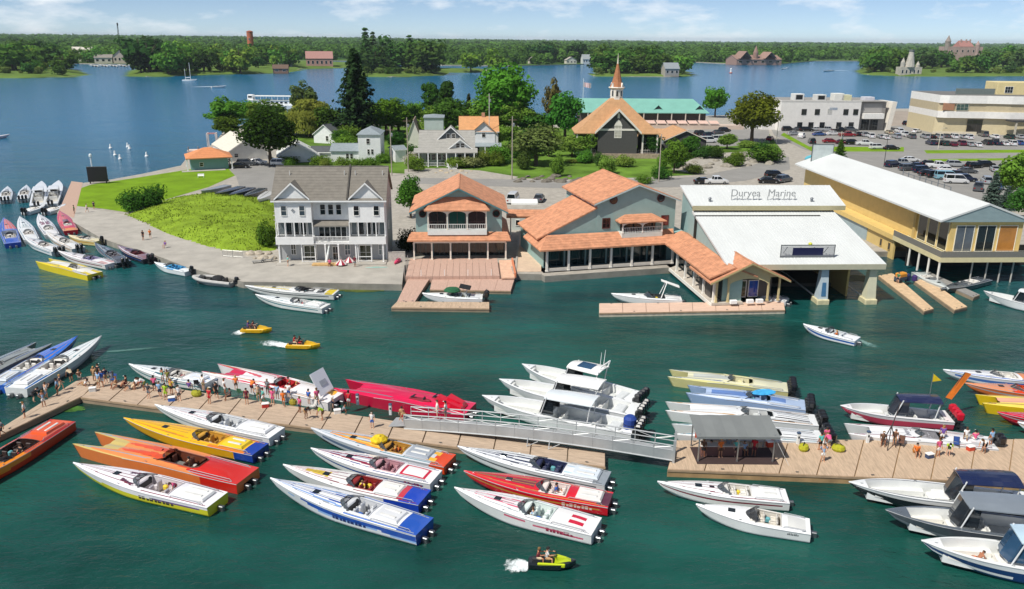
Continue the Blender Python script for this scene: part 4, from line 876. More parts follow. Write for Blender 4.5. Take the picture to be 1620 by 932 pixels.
part('wing_wall',MB().box(-8.2,-.01,.8,9,-.5,ze*.42).prism_x([(.8,ze*.42),(9,ze*.42),(4.9,ze*.6)],-8.2,-.01),ws,h)
gable_roof(h,-8.2,-.15,.8,9,ze*.42,ze*.62,'x',slate,.4,.3,.18,6,'wing_roof')
for k in(-3.4,-2.2):window(h,k,.795,ze*.12,.8,1.5,mull=0)
house('white_shed','small white shed with flat grey roof between two utility poles','shed',(626,257),(643,256),236,230,6,'x',ws,slate)
house('brown_roofed_house','narrow house with brownish roof behind the utility pole left of the bungalow','house',(646,232),(664,232),214,190,14,'y',siding('#d8d4cc'),mat('#8f7d72',.9,var=.2))
h,w,ze,zr=house('grey_bungalow','grey shingled bungalow with white trimmed gables and a long porch with white stairs','house',(664,262),(750,262),236,206,15,'x',siding('#b9bcb8'),mat('#9c9a93',.9,var=.12,scale=1,bump=.25),())
bh_=h
grm=mat('#9c9a93',.9,var=.12,scale=1,bump=.25)
for(a,b_,y,zt,zb_,nm) in((.55,.95,-.1,ze+2.7,ze+.2,'front_gable'),(.35,.8,4.2,ze+5.8,ze+2.4,'upper_gable')):
 c=w*(a+b_)/2;hw=w*(b_-a)/2;g=MB().prism_y([(c-hw,zb_),(c+hw,zb_),(c,zt)],y,y+4.5);part(nm,g,siding('#cfd3d2') if 'front' in nm else siding('#5a6063'),h)
 g=MB();g.slab((c-hw-.5,y-.5,zb_-.1),(c,y-.5,zt+.25),(c,y+4.5,zt+.25),(c-hw-.5,y+4.5,zb_-.1),.2) if False else None
 q=MB().slab((c,y-.5,zt+.25),(c,y+4.5,zt+.25),(c-hw-.5,y+4.5,zb_-.1),(c-hw-.5,y-.5,zb_-.1),.2).slab((c+hw+.5,y-.5,zb_-.1),(c+hw+.5,y+4.5,zb_-.1),(c,y+4.5,zt+.25),(c,y-.5,zt+.25),.2);r_=part('gable_roof',q,grm,h)
 f_=MB().prism_y([(c-hw-.5,zb_-.05),(c-hw-.5,zb_-.4),(c,zt-.1),(c,zt+.28)],y-.62,y-.503).prism_y([(c,zt+.28),(c,zt-.1),(c+hw+.5,zb_-.4),(c+hw+.5,zb_-.05)],y-.62,y-.503);part('fascia',f_,paint(WHITE),r_)
 for k in(-.22,.22):window(h,c+hw*k,y-.005,zb_+.25,1.0,1.2,mull=0)
for k in(.16,.26,.36,.46,.74,.88):window(h,w*k,-.005,ze*.35,1.1,1.6,mull=0)
part('porch_roof',MB().slab((-1.5,-3,ze-.6),(w+1,-3,ze-.6),(w+1,0,ze+.35),(-1.5,0,ze+.35),.18),grm,h)
posts(h,[(w*k/6,-2.8) for k in range(7)],0,ze-.8,.14,paint(WHITE),'porch_post');railing(h,(0,-2.8),(w*.55,-2.8),.3,.9,paint(WHITE),24)
railing(h,(w*.75,-2.8),(w,-2.8),.3,.9,paint(WHITE),10)
st=thing('white_stairs','white wooden stairs leading down from the bungalow porch','stairs',W(716,268,GZ),rz_)
for k in range(7):part('step',MB().box(-1.2,1.2,-.6+k*.45,-.1+k*.45,.1+k*.17,.17+k*.17),paint(WHITE),st)
for s in(-1.25,1.25):railing(st,(s,-.8),(s,2.6),.6,.95,paint(WHITE),9)
house('tall_grey_house','tall narrow grey house with flat roof behind the bungalow','house',(672,232),(702,232),186,181,10,'x',siding('#b9c2c2'),slate,(),hip=True)
h,w,ze,zr=house('orange_roofed_cottage','white cottage with pale orange roof and a front gable right of the bungalow','house',(728,246),(788,246),207,184,13,'x',siding('#d9d8d2'),mat('#c99464',.9,var=.12,scale=1,bump=.25),())
c=w*.62
part('front_gable',MB().prism_y([(c-3.8,ze-.3),(c+3.8,ze-.3),(c,zr-1.2)],-.15,4.8).box(c-3.6,c+3.6,-.16,-.004,ze*.5,ze-.31),ws,h)
part('gable_roof',MB().slab((c,-.7,zr-.9),(c,5,zr-.9),(c-4.3,5,ze-.7),(c-4.3,-.7,ze-.7),.2).slab((c+4.3,-.7,ze-.7),(c+4.3,5,ze-.7),(c,5,zr-.9),(c,-.7,zr-.9),.2),mat('#c99464',.9,var=.12,scale=1,bump=.25),h)
window(h,c,-.17,ze*.75,1.0,1.9,mull=0)
for k in(.45,.8):window(h,w*k,-.005,ze*.12,1.3,1.8,mull=0)
part('porch_roof',MB().slab((w*.3,-3.2,ze*.42),(w+1,-3.2,ze*.42),(w+1,-.2,ze*.52),(w*.3,-.2,ze*.52),.18),slate,h)
posts(h,[(w*k,-3) for k in(.34,.65,.98)],0,ze*.4-.05,.15,paint(WHITE),'porch_post')
part('chimney',MB().box(w*.58,w*.58+1,6,7,zr-.8,zr+1.1),mat('#b98a70',.9,var=.2),h)
h,w,ze,zr=house('lawn_pavilion','small green pavilion with orange hipped roof at the edge of the lawn','pavilion',(303,270),(362,267),249,233,8,'x',siding('#6f9a92'),mat('#d08a5c',.9,var=.1,scale=1,bump=.25),((.28,.3,.9,1.0),),hip=True,over=1.2)
posts(h,[(-.9,-.8),(w+.9,-.8),(-.9,8.5),(w+.9,8.5)],0,ze-.1,.14,paint(WHITE));part('apron',MB().box(-2.5,w*.9,-2.5,0,.0,.1),M_conc,h)
house('white_storage_shed','long low white storage shed with pale roof behind the small pavilion','shed',(362,256),(424,252),238,219,22,'y',siding('#dcdcd8'),mat('#cfcabb',.9,var=.1),((.2,.4,1,1),))
pr_=thing('boat_pier','pinkish white pier with tall lift frames behind the small pavilion','pier',W(296,243,0),R(12))
part('deck',MB().box(0,16,0,4,.5,.9),mat('#d8c2b6',.8,var=.15),pr_)
for x in(6.5,9.2):part('lift_frame',MB().tube([(x,.5,.9),(x,.5,6.2),(x,3.5,6.2),(x,3.5,.9)],.2,6),paint('#e2d8d2'),pr_)
part('lift_beam',MB().box(6.4,9.3,1.8,2.2,5.9,6.3),paint('#c98f8a'),pr_)
for k in range(6):part('pile',MB().tube([(.5+k*3,.2,-1),(.5+k*3,.2,2.2)],.16,6),mat('#8f8378',.9),pr_)
ch=thing('steepled_chapel','dark shingled chapel with flared tan roof, white trimmed gable and slender orange steeple','church',W(945,250,GZ),0)
cw=(W(1006,250,GZ)-W(945,250,GZ)).length
SH=mat('#4d4c4b',.95,var=.18,scale=2.5,bump=.4,bscale=8);TANR=mat('#bd9269',.9,var=.12,scale=1,bump=.3);WT=paint('#e3ddd2')
zb=lz(ch,0,0,238);zw=lz(ch,0,0,204);zp=lz(ch,cw/2,0,172);zt=lz(ch,cw/2,7,155)
part('stone_base',MB().box(-1.5,cw+7,-.6,15,-.5,zb*.6),mat('#a3927f',.95,var=.35,scale=1.2,bump=.7,bscale=2),ch)
part('wall',MB().box(0,cw,0,14,zb*.6,zw).prism_y([(0,zw),(cw,zw),(cw/2,zp-.4)],0,3),SH,ch)
part('porch_floor',MB().box(-7.2,cw+7.2,.5,13,zb*.6-.2,zb*.6),mat('#9a958c',.9),ch)
k=cw*.5;zpe=lz(ch,0,-1,212)
part('gable_roof',MB().slab((k,-.8,zp),(k,5,zp),(-1.0,5,zw-.8),(-1.0,-.8,zw-.8),.25).slab((cw+1.0,-.8,zw-.8),(cw+1.0,5,zw-.8),(k,5,zp),(k,-.8,zp),.25),TANR,ch)
part('barge_board',MB().prism_y([(-1.1,zw-.8),(-1.1,zw-1.5),(k,zp-.75),(k,zp+.05)],-.95,-.803).prism_y([(k,zp+.05),(k,zp-.75),(cw+1.1,zw-1.5),(cw+1.1,zw-.8)],-.95,-.803),WT,ch)
part('gable_band',MB().box(.0,cw,-.12,-.003,zw-.5,zw+.1),WT,ch)
wn_=window(ch,k,-.02,zw-2.6,2.0,3.6,mull=1,cross=3,frame='#e9e6df',pane='#b9b5a8',name='gothic_window')
part('window_arch',MB().prism_y([(k-1.25,zw+1.0),(k+1.25,zw+1.0),(k+.7,zw+2.2),(k,zw+2.9),(k-.7,zw+2.2)],-.1,-.002),WT,ch)
part('gable_ornament',MB().prism_y([(k-.35,zp-2.9),(k+.35,zp-2.9),(k+.35,zp-1.7),(k,zp-1.2),(k-.35,zp-1.7)],-.1,-.002),WT,ch)
def ring_roof(parent,rects,m,name):
 b=MB()
 for(a0,a1,c0,c1,z0),(b0,b1,d0,d1,z1) in zip(rects[:-1],rects[1:]):
  b.shingled((a0,c0,z0),(a1,c0,z0),(b1,d0,z1),(b0,d0,z1),.2,5).shingled((a1,c0,z0),(a1,c1,z0),(b1,d1,z1),(b1,d0,z1),.2,5)
  b.shingled((a1,c1,z0),(a0,c1,z0),(b0,d1,z1),(b1,d1,z1),.2,5).shingled((a0,c1,z0),(a0,c0,z0),(b0,d0,z1),(b0,d1,z1),.2,5)
 return b.build(name,m,parent)
hw2=(W(1033,226,GZ)-W(917,226,GZ)).length/2
ring_roof(ch,[(k-hw2,k+hw2,.6,15.5,zpe),(k-hw2*.66,k+hw2*.66,3.2,13,lz(ch,0,3,190)),(k-1.6,k+1.6,6.4,9.6,zt)],TANR,'main_roof')
posts(ch,[(k-hw2+.8,1.2),(k-hw2*.6,1.2),(k+hw2*.6,1.2),(k+hw2-.8,1.2)],zb*.6,zpe-.1,.22,WT,'porch_post')
for s in(-1,1):railing(ch,(k+s*hw2*.95,1.1),(k+s*cw*.55,1.1),zb*.6,1.0,WT,8)
for s in(-1,1):
 window(ch,k+s*hw2*.7,3.2,zb*.6+.6,1.4,2,mull=1);part('porch_wall',MB().box(k+s*hw2*.78-2.6,k+s*hw2*.78+2.6,3.23,10,zb*.6,zpe),SH,ch)
cy=8.0
zl0=lz(ch,k,cy,155);zl1=lz(ch,k,cy,138);zs1=lz(ch,k,cy,97);zf=lz(ch,k,cy,84)
bel=part('belfry',MB().prism([(k+2.0*math.cos(a*math.pi/4+.39),cy+2.0*math.sin(a*math.pi/4+.39)) for a in range(8)],zl0-1.5,zl1-.4),WT,ch)
for a in range(8):
 an=a*math.pi/4+.39+math.pi/8;window(bel,k+1.86*math.cos(an),cy+1.86*math.sin(an),zl0+.6,.7,max(.8,zl1-zl0-1.6),rz=an+math.pi/2,mull=0,cross=0,name='louvre',pane='#4a4640')
part('belfry_cornice',MB().lathe([(2.2,zl1-.5),(2.6,zl1-.1),(2.5,zl1+.1)],(k,cy,0),8),WT,ch)
part('steeple',MB().lathe([(2.3,zl1),(1.55,zl1+1.6),(.75,(zl1+zs1)/2+1),(.12,zs1)],(k,cy,0),8),mat('#a8704c',.85,var=.2,scale=1.5,bump=.3),ch)
part('spire_tip',MB().tube([(k,cy,zs1-.8),(k,cy,zs1+1.2),(k,cy,zf)],[.3,.12,.04],6),paint('#d9d2c0'),ch)
for a in range(4):part('corner_gable',MB().prism_y([(-.55,0),(.55,0),(0,1.6)],-.3,.3),WT,ch,loc=(k+2.0*math.cos(a*math.pi/2+.78),cy+2.0*math.sin(a*math.pi/2+.78),zl1-.2),rz=a*math.pi/2+.78+math.pi/2)
sb=thing('dark_side_building','low dark grey shingled building with shallow tan gable roof right of the chapel','house',W(1050,246,GZ),R(4));sw_=(W(1116,246,GZ)-W(1050,246,GZ)).length
za=lz(sb,sw_/2,0,221);zr_=lz(sb,sw_/2,0,206)
part('wall',MB().box(0,sw_,0,16,-.3,za).prism_y([(0,za),(sw_,za),(sw_/2,zr_-.2)],0,16),SH,sb);gable_roof(sb,0,sw_,0,16,za,zr_,'y',TANR,.4,.5,.2,8,trim=WT)
window(sb,sw_*.8,-.01,.9,1.2,2.2,frame='#eeeeea',pane='#c9ccca',mull=1,cross=2);window(sb,sw_*.2,-.01,.9,1.2,2.2,frame='#eeeeea',pane='#c9ccca',mull=1,cross=2)
lo=thing('chapel_link','low tan roofed link between the chapel and the dark side building','house',W(1008,232,GZ),0);part('wall',MB().box(0,9,3,9,-.3,3.2),SH,lo);part('roof',MB().slab((-1,2.4,3.3),(14,2.4,3.3),(14,8,5.4),(-1,8,5.4),.2),TANR,lo)
for k2 in range(2):window(lo,2+k2*3,2.99,.8,1.3,1.6)
tq=thing('turquoise_roofed_hall','long hall with turquoise metal roof at the water behind the chapel','hall',W(918,200,GZ),R(1));tw=(W(1112,200,GZ)-W(918,200,GZ)).length
za=lz(tq,tw/2,-1,178);zr_=lz(tq,tw/2,9,156)
TQ=mat('#7ab0a2',.55,var=.08,scale=.3)
seamed('roof',tq,(-1,-1.5,za),(tw+1,-1.5,za),(tw-4,9,zr_),(-1,9,zr_),.3,TQ,60);part('rear_roof',MB().slab((tw+1,19.5,za),(-1,19.5,za),(-1,9,zr_),(tw-4,9,zr_),.3),TQ,tq)
part('wall',MB().box(0,tw,0,18,0,za-.4),mat('#57504a',.9,var=.2),tq)
for kx_ in(.62,.95):
 dm=part('dormer',MB().prism_y([(tw*kx_-2.2,za+.6),(tw*kx_+2.2,za+.6),(tw*kx_,za+2.8)],1.0,6),mat('#3c4244',.8),tq);part('dormer_roof',MB().slab((tw*kx_,.6,za+3.0),(tw*kx_,7,za+3.0),(tw*kx_-2.7,7,za+.4),(tw*kx_-2.7,.6,za+.4),.15).slab((tw*kx_+2.7,.6,za+.4),(tw*kx_+2.7,7,za+.4),(tw*kx_,7,za+3.0),(tw*kx_,.6,za+3.0),.15),TQ,dm)
posts(tq,[(tw*(j+.5)/9,-1.2) for j in range(9)],0,za-.35,.2,paint('#cfc4b6'))
for j in range(9):window(tq,tw*(j+.5)/9,-.01,.8,2.6,2.0,mull=2)
part('low_terrace',MB().box(tw*.45,tw+14,-9,-3,0,1.6),paint('#c9b6a6'),tq)
for j in range(7):part('terrace_awning',MB().slab((tw*.5+j*4.4,-9.3,2.4),(tw*.5+j*4.4+3.8,-9.3,2.4),(tw*.5+j*4.4+3.8,-5,3.2),(tw*.5+j*4.4,-5,3.2),.12),paint('#d9b8a8'),tq)
house('waterside_cabin','small grey gabled cabin at the water left of the green tree by the chapel','cabin',(846,212),(862,212),196,186,8,'y',siding('#cfcac0'),dark)
fl_=thing('flagpole','white flagpole with a faded flag above the turquoise roof','flagpole',W(921,196,GZ));part('pole',MB().tube([(0,0,0),(0,0,zat(128,*W(921,196,GZ)[:2]))],.09,6),paint(WHITE),fl_)
fz=zat(134,*W(921,196,GZ)[:2]);fb=MB()
for i in range(8):
 y0,y1=.25*math.sin(i*.9),.25*math.sin((i+1)*.9);fb.add([(i*.42,y0,fz-1.9-.08*i),(i*.42+.42,y1,fz-1.98-.08*i),(i*.42+.42,y1,fz-.08-.05*i),(i*.42,y0,fz-.05*i)],[(0,1,2,3)],i%2)
part('flag',fb,[mat('#c98f96',.8),mat('#d9d3d6',.8)],fl_)
of=thing('white_office_block','white two storey office block with small dark windows and a grey recessed entrance','office',W(1232,207,GZ),math.atan2((W(1408,207,GZ)-W(1232,207,GZ)).y,(W(1408,207,GZ)-W(1232,207,GZ)).x))
ow=(W(1408,207,GZ)-W(1232,207,GZ)).length;oz=lz(of,ow*.3,0,161)
part('wall',MB().box(0,ow*.71,0,26,0,oz),paint('#e3e0da'),of);part('side_block',MB().box(ow*.71+.004,ow*.95,1.5,25,0,oz-.2),paint('#8b8782'),of)
part('roof',MB().box(.4,ow*.95,.4,25.6,oz+.003,oz+.12),mat('#8f8d88',.9,var=.15,scale=.2),of)
part('parapet',MB().box(-.1,ow*.715,-.1,.38,oz+.003,oz+.5).box(-.1,.3,.4,26,oz+.003,oz+.5),paint('#d5d2cb'),of)
part('entrance_canopy',MB().box(ow*.74,ow*.92,-.8,1.49,oz*.42,oz*.6),paint('#e6e4de'),of)
part('entrance_recess',MB().box(ow*.745,ow*.915,1.44,1.49,oz*.62,oz*.93),paint('#9d9a96'),of)
part('slanted_fin',MB().prism_y([(ow*.96,0),(ow*1.0,0),(ow*1.03,oz),(ow*.99,oz)],0,12),paint('#dfd9cd'),of)
for k_ in(.2,.32,.58,.67):window(of,ow*k_*.98+.5,-.01,oz*.56,1.9,2.1,mull=0,cross=0,frame='#4a4a48')
window(of,ow*.435,-.01,oz*.6,1.7,1.8,mull=1,frame='#d0cdc6',pane='#b9b9b4')
for k_ in(.18,.28,.38,.53,.64):window(of,ow*k_,-.01,oz*.1,1.9,2.2,mull=0,cross=0,frame='#4a4a48')
for k_ in(.78,.86):window(of,ow*k_,1.49,.1,3.2,oz*.36,mull=2,cross=0,frame='#6a6a68',name='entrance_door')
part('notice',MB().box(ow*.43,ow*.5,-.06,-.003,oz*.72,oz*.8),paint('#9aa4b0'),of)
for k_,zz,c in((.16,2.6,'#d8d8d4'),(.36,2.3,'#cfcfca'),(.52,2.8,'#dddcd4'),(.59,2.2,'#d0cda8'),(.8,1.4,'#c9c9cf')):
 u=part('rooftop_unit',MB().rbox(ow*k_,ow*k_+4.2,6,10,oz+.13,oz+.13+zz,.1),paint(c),of)
 if k_<.5:part('grille',MB().box(ow*k_+.7,ow*k_+3.5,5.93,5.99,oz+.5,oz+zz-.3),mat('#15181a',.6),u)
part('left_extension',MB().box(-5.5,-.01,4,20,0,oz*.72),paint('#d8d6d2'),of);part('stair_tower',MB().box(-9,-5.52,8,14,0,oz*.95),paint('#cfd2d2'),of)
bd=thing('banded_building','large cream building with curved white bands and brown window strip at the right edge','office',W(1482,212,GZ),R(-3));bo=W(1482,212,GZ);bwid=(W(1700,212,GZ)-bo).length;z3=lz(bd,0,0,151);z1=z3*.42
def curve_pts(y):return[(0,y+2),(3,y+.6),(bwid*.3,y),(bwid*.45,y-1.8),(bwid*.6,y-2.2),(bwid,y-2.2),(bwid,30),(0,30)]
part('ground_wall',MB().prism(curve_pts(1.5),0,z1),paint('#cdbf9a'),bd);part('lower_band',MB().prism(curve_pts(0),z1+.003,z1+z3*.17),paint('#e6e3dc'),bd)
part('window_strip',MB().prism(curve_pts(.6),z1+z3*.17+.003,z3*.8),paint('#bcae8e'),bd);part('upper_band',MB().prism(curve_pts(0),z3*.8+.003,z3),paint('#e9e7e1'),bd)
part('roof',MB().prism([(p[0]*.99+.3,p[1]+.5 if p[1]<20 else 29.5) for p in curve_pts(0)],z3+.003,z3+.1),mat('#6d6c69',.9),bd)
part('brown_panel',MB().box(1.2,5.5,.7,1.3,z3*.62,z3*.8),mat('#a67a5e',.8),bd)
window(bd,8.5,.55,z3*.62,4.5,z3*.16,mull=2,frame='#c9c2b0',pane='#41564c');window(bd,bwid*.3,1.45,.3,11,z1-1,mull=5,cross=0,frame='#4a4740',pane='#33302b',name='dark_shopfront')
part('rooftop_house',MB().rbox(bwid*.42,bwid*.7,8,18,z3+.11,z3+5,.15),paint('#d9c894'),bd);part('rooftop_screen',MB().box(8,bwid*.4,7,7.3,z3+.11,z3+2.4),metalm('#9aa39c',.6),bd)
window(bd,bwid*.5,7.99,z3+.8,3,2.4,mull=2);part('entrance_canopy',MB().box(bwid*.42,bwid,-8,-2.5,z1*.9,z1*1.0),mat('#3f3e3c',.7),bd)
posts(bd,[(bwid*.45,-7.5),(bwid*.7,-7.5)],0,z1*.9-.01,.3,paint('#b9b2a0'))
part('low_wall',MB().box(-3,14,-3,-2.6,0,1.3),paint('#d9cdb4'),bd)
def pole(px,pyb,pyt,label,name='utility_pole',cat='pole',r=.16,col='#a39a8c',arm=None):
 p=W(px,pyb,GZ);h=zat(pyt,p.x,p.y)-GZ;e=thing(name,label,cat,p);part('shaft',MB().tube([(0,0,-.2),(0,0,h)],[r,r*.75],8),mat(col,.8,var=.2,scale=3),e)
 if name=='utility_pole':part('crossarm',MB().box(-1.1,1.1,-.07,.07,h-1.0,h-.85),mat('#6a5a48',.9),e);part('transformer',MB().lathe([(.25,0),(.3,.1),(.3,.8),(.2,.9)],(.35,0,h-2.6),10),metalm('#9aa0a0',.5),e)
 else:
  part('arm',MB().tube([(0,0,h-.1),(0.3,0,h+.25),(1.5,0,h+.3)],.06,6),mat(col,.6),e);part('lamp_head',MB().rbox(1.2,2.0,-.18,.18,h+.2,h+.38,.05),mat('#5a5c5e',.5),e)
pole(620,278,200,'utility pole between the white two storey house and the white shed');pole(646,272,186,'utility pole in front of the brown roofed house');pole(810,284,184,'utility pole at the left edge of the lawn under the grey green tree')
pole(1042,288,212,'utility pole in front of the light green tree by the chapel');pole(774,246,148,'thin white pole behind the orange roofed cottage',r=.12,col='#d9d6cc');pole(1228,228,176,'pale pole left of the white office block',r=.14,col='#c9c4b8');pole(1328,240,208,'pole standing behind the small cone shaped shrub',r=.12,col='#c9c0b0')
pole(1398,264,214,'dark street lamp beside the dark blue parked car','street_lamp','street lamp',.1,'#3a3a3a');pole(1484,236,204,'pale lamp post by the green parked car','street_lamp','street lamp',.12,'#cfc8b8');pole(1530,285,258,'dark lamp post beside the black car in the near lot','street_lamp','street lamp',.1,'#3a3a3a')
bs=thing('black_screen','large black screen on a stand at the water edge of the lawn','screen',W(140,291,GZ),R(8));q=(W(172,290,GZ)-W(140,291,GZ)).length
part('panel',MB().rbox(0,q,0,.5,.5,lz(bs,0,0,264),.06),mat('#0c0d0f',.5),bs)
for x in(.4,q-.4):part('leg',MB().box(x-.12,x+.12,.1,.35,0,.5),metalm('#444',.6),bs);part('strut',MB().tube([(x,.5,2.2),(x,2.2,0)],.07,5),metalm('#444',.6),bs)
fp=thing('marker_post','thin white marker post rising behind the black screen','post',W(148,282,0));part('shaft',MB().tube([(0,0,-1),(0,0,5.6)],.16,6),paint(WHITE),fp);part('lantern',MB().lathe([(.2,0),(.4,.2),(.35,.8),(.1,1)],(0,0,5.5),8),paint('#dfe6e4'),fp)
sf=thing('metal_fence','short pale metal fence on the quay at the foot of the grassy bank','fence',W(353,406,GZ),R(-14))
for k_ in range(2):railing(sf,(k_*1.9,0),(k_*1.9+1.8,0),0,1.15,metalm('#c9c9c4',.5),8,'panel')
pb=thing('picnic_bench','white bench on the lawn beside the pavilion','bench',W(318,281,GZ),.2);part('seat',MB().box(-.8,.8,-.25,.25,.42,.5),paint(WHITE),pb);part('backrest',MB().box(-.8,.8,.22,.28,.5,1.0),paint(WHITE),pb)
for s in(-.7,.7):part('leg',MB().box(s-.05,s+.05,-.2,.2,0,.42),paint(WHITE),pb)
for i,(px,py) in enumerate(((175,235),(182,246),(190,252),(205,236),(202,233),(232,248))):
 e=thing('marker_buoy',['white buoy nearest the black screen','white buoy below and right of the one nearest the black screen','lowest white buoy of the river cluster','right buoy of the close pair in the river','left buoy of the close pair in the river','single white buoy nearest the pavilion'][i],'buoy',W(px,py,0),0,'white buoys in the river');part('float',MB().lathe([(.1,-.3),(.5,-.1),(.55,.3),(.2,.6)],n=10),paint(WHITE),e);part('mast',MB().tube([(0,0,.5),(0,0,1.5)],[.3,.2],6),paint(WHITE),e)
def fhouse(px0,px1,py,eave,ridge,depth,axis,wc,rc,label,name='shore_house',cat='house',nw=3,group=None):
 o,rz,w=frame2((px0,py),(px1,py),1.2);h=thing(name,label,cat,o,rz,group);ze=max(2.5,lz(h,w/2,0,eave));zr=max(ze+1.5,lz(h,w/2,depth/2 if axis=='x' else 0,ridge))
 b=MB().box(0,w,0,depth,-1,ze)
 if axis=='y':b.prism_y([(0,ze),(w,ze),(w/2,zr-.25)],0,depth)
 else:b.prism_x([(0,ze),(depth,ze),(depth/2,zr-.25)],0,w)
 part('wall',b,paint(wc),h);gable_roof(h,0,w,0,depth,ze,zr,axis,mat(rc,.9,var=.15),.6,.6,.25,3)
 for k in range(nw):window(h,w*(k+.5)/nw,-.01,ze*.35,w/nw*.45,ze*.35,mull=0,cross=0)
 return h,w,ze,zr
fhouse(485,527,106,92,81,18,'x','#b98f86','#a97f76','long pinkish mansion on the shore left of the tall pine',nw=6);fhouse(440,462,107,94,82,14,'y','#b9c4c0','#9aa6a4','pale grey house left of the pinkish mansion');fhouse(432,456,115,108,102,10,'x','#8a6a58','#6a5648','low brown boathouse on the shore below the pale grey house','shore_boathouse','boathouse',2)
fhouse(295,325,108,99,91,14,'x','#b99a86','#8a6f60','brown cottage among the trees of the tower island','shore_cottage','cottage');fhouse(18,48,92,80,71,20,'x','#d9d6cc','#c2beb2','pale house in the woods above the left edge island')
for a in[(115,146,97,84,74,22,'x','#d6d2c4','#cfcabc','large pale boathouse, leftmost at the far marina'),(150,178,100,91,86,14,'x','#c9c2b4','#8a857c','grey roofed house second from left at the far marina'),(180,200,100,88,80,12,'y','#c9b8ac','#7d7670','brownish gabled house at the far marina'),(200,214,100,92,86,12,'x','#bcbcb6','#8f8c86','small grey house, rightmost at the far marina')]:fhouse(*a)
bt=thing('brick_tower','slender brick water tower rising above the trees','tower',W(399,100,1),0);th=zat(52,*bt.location[:2]);part('shaft',MB().lathe([(4.6,-3),(4.2,th*.75),(4.4,th*.8),(4.3,th)],n=14),mat('#b4684a',.9,var=.15,scale=.3),bt);part('cap',MB().lathe([(4.7,th),(4.7,th+.8),(1,th+2.2)],n=14),mat('#a25c42',.9),bt)
for k in range(3):window(bt,0,-4.35,th*(.35+.2*k),1.6,2.4,mull=0,cross=0)
lt=thing('lattice_mast','thin dark lattice mast above the far woods','mast',W(193,94,1));mh=zat(38,*lt.location[:2]);b=MB()
for s in((-1,-1),(1,-1),(0,1.2)):b.tube([(s[0]*1.6,s[1]*1.6,-2),(s[0]*.5,s[1]*.5,mh)],.35,4)
part('mast',b,metalm('#4a5250',.7),lt);part('bracing',MB().tube([((1.4-k*.08)*(-1)**k,-1.2+k*.07,mh*k/12) for k in range(13)],.2,4),metalm('#4a5250',.7),lt);part('antenna_head',MB().lathe([(.5,mh-4),(1.2,mh-3),(1.2,mh),(.3,mh+1)],n=8),metalm('#3f4644',.7),lt)
fhouse(1052,1074,120,108,99,12,'x','#a39c92','#8f9598','grey stone house on the small island behind the steeple','island_house');fhouse(922,934,101,93,86,10,'x','#c9cdca','#9aa0a0','white gabled house on the far shore left of the small island')
for a in[(838,852,101,95,89,10,'y','#c9c0b4','#8f8a82','pale house, left of two on the shore left of the steeple'),(896,912,101,95,90,10,'y','#d2cdc2','#a09a90','pale house, right of two on the shore left of the steeple')]:fhouse(*a)
h,w,ze,zr=fhouse(1165,1236,102,94,87,34,'x','#9c7f72','#8f7468','huge shingled yacht house with brown roofs on the far shore','yacht_house','boathouse',6);gable_roof(h,w*.05,w*.3,-4,20,ze+2,zr+6,'y',mat('#8f7468',.9,var=.15),.6,.6,.3,3,'cross_gable');gable_roof(h,w*.6,w*.85,-4,20,ze+2,zr+5,'y',mat('#96796c',.9,var=.15),.6,.6,.3,3,'cross_gable');part('turret',MB().lathe([(4,0),(4,zr+4),(.3,zr+14)],(w*.45,6,0),10),mat('#8f7468',.9),h)
tw_=thing('stone_tower_house','grey stone tower with a tall tapering roof on the shore of the castle island','tower',W(1437,119,.8),0);tz=lz(tw_,0,0,82);STN=mat('#b0aa9c',.95,var=.2,scale=.3)
part('base',MB().box(-11,13,-3,9,-1,tz*.35),STN,tw_);part('shaft',MB().lathe([(5.5,tz*.35),(4.2,tz*.6),(3.0,tz*.86),(2.6,tz)],n=12),STN,tw_);part('turret',MB().lathe([(2.4,0),(2.4,tz*.55),(.2,tz*.75)],(-8,0,0),10),STN,tw_);part('turret',MB().lathe([(2.2,0),(2.2,tz*.45),(.2,tz*.6)],(9,0,0),10),STN,tw_)
part('crown',MB().lathe([(2.6,tz),(3.1,tz+1),(3.1,tz+2.4)],n=12),mat('#6a6f68',.9),tw_)
for k in range(5):window(tw_,-8.5+k*4.4,-3.01,tz*.08,1.8,tz*.15,mull=0,cross=0)
cs=thing('castle','pinkish stone castle with steep red roofs above the trees of the castle island','castle',W(1522,105,1),0);cz=lz(cs,0,0,74);CST=mat('#a58f88',.95,var=.2,scale=.2);CRF=mat('#9c7068',.9,var=.15)
part('wall',MB().box(-26,28,0,30,0,cz),CST,cs);part('main_roof',MB().slab((-8,0,cz),(14,0,cz),(12,12,cz+9),(-6,12,cz+9),.4).slab((14,0,cz),(14,24,cz),(12,12,cz+9),(12,12,cz+9),.4).slab((-8,24,cz),(-8,0,cz),(-6,12,cz+9),(-6,12,cz+9),.4),CRF,cs)
part('tower',MB().lathe([(4,0),(4,cz+7),(4.6,cz+7.4),(.2,cz+17)],(-26,4,0),10),mat('#8f857e',.9),cs);part('tower',MB().lathe([(3.4,0),(3.4,cz+3),(.2,cz+9)],(20,2,0),10),CST,cs)
for x in(-4,4,10):part('chimney',MB().box(x,x+1.6,8,10,cz+4,cz+11),CST,cs)
for k in range(6):window(cs,-20+k*8.5,-.01,cz*.72,2.2,3.5,mull=0,cross=0)
DECK=mat('#b5a08a',.88,var=.24,scale=.9,bump=.25,bscale=14,stretch=(1,8,1));DECKS=mat('#94836d',.9,var=.2,scale=.8)
DECK2=mat('#bba389',.88,var=.22,scale=.9,bump=.25,bscale=14,stretch=(8,1,1))
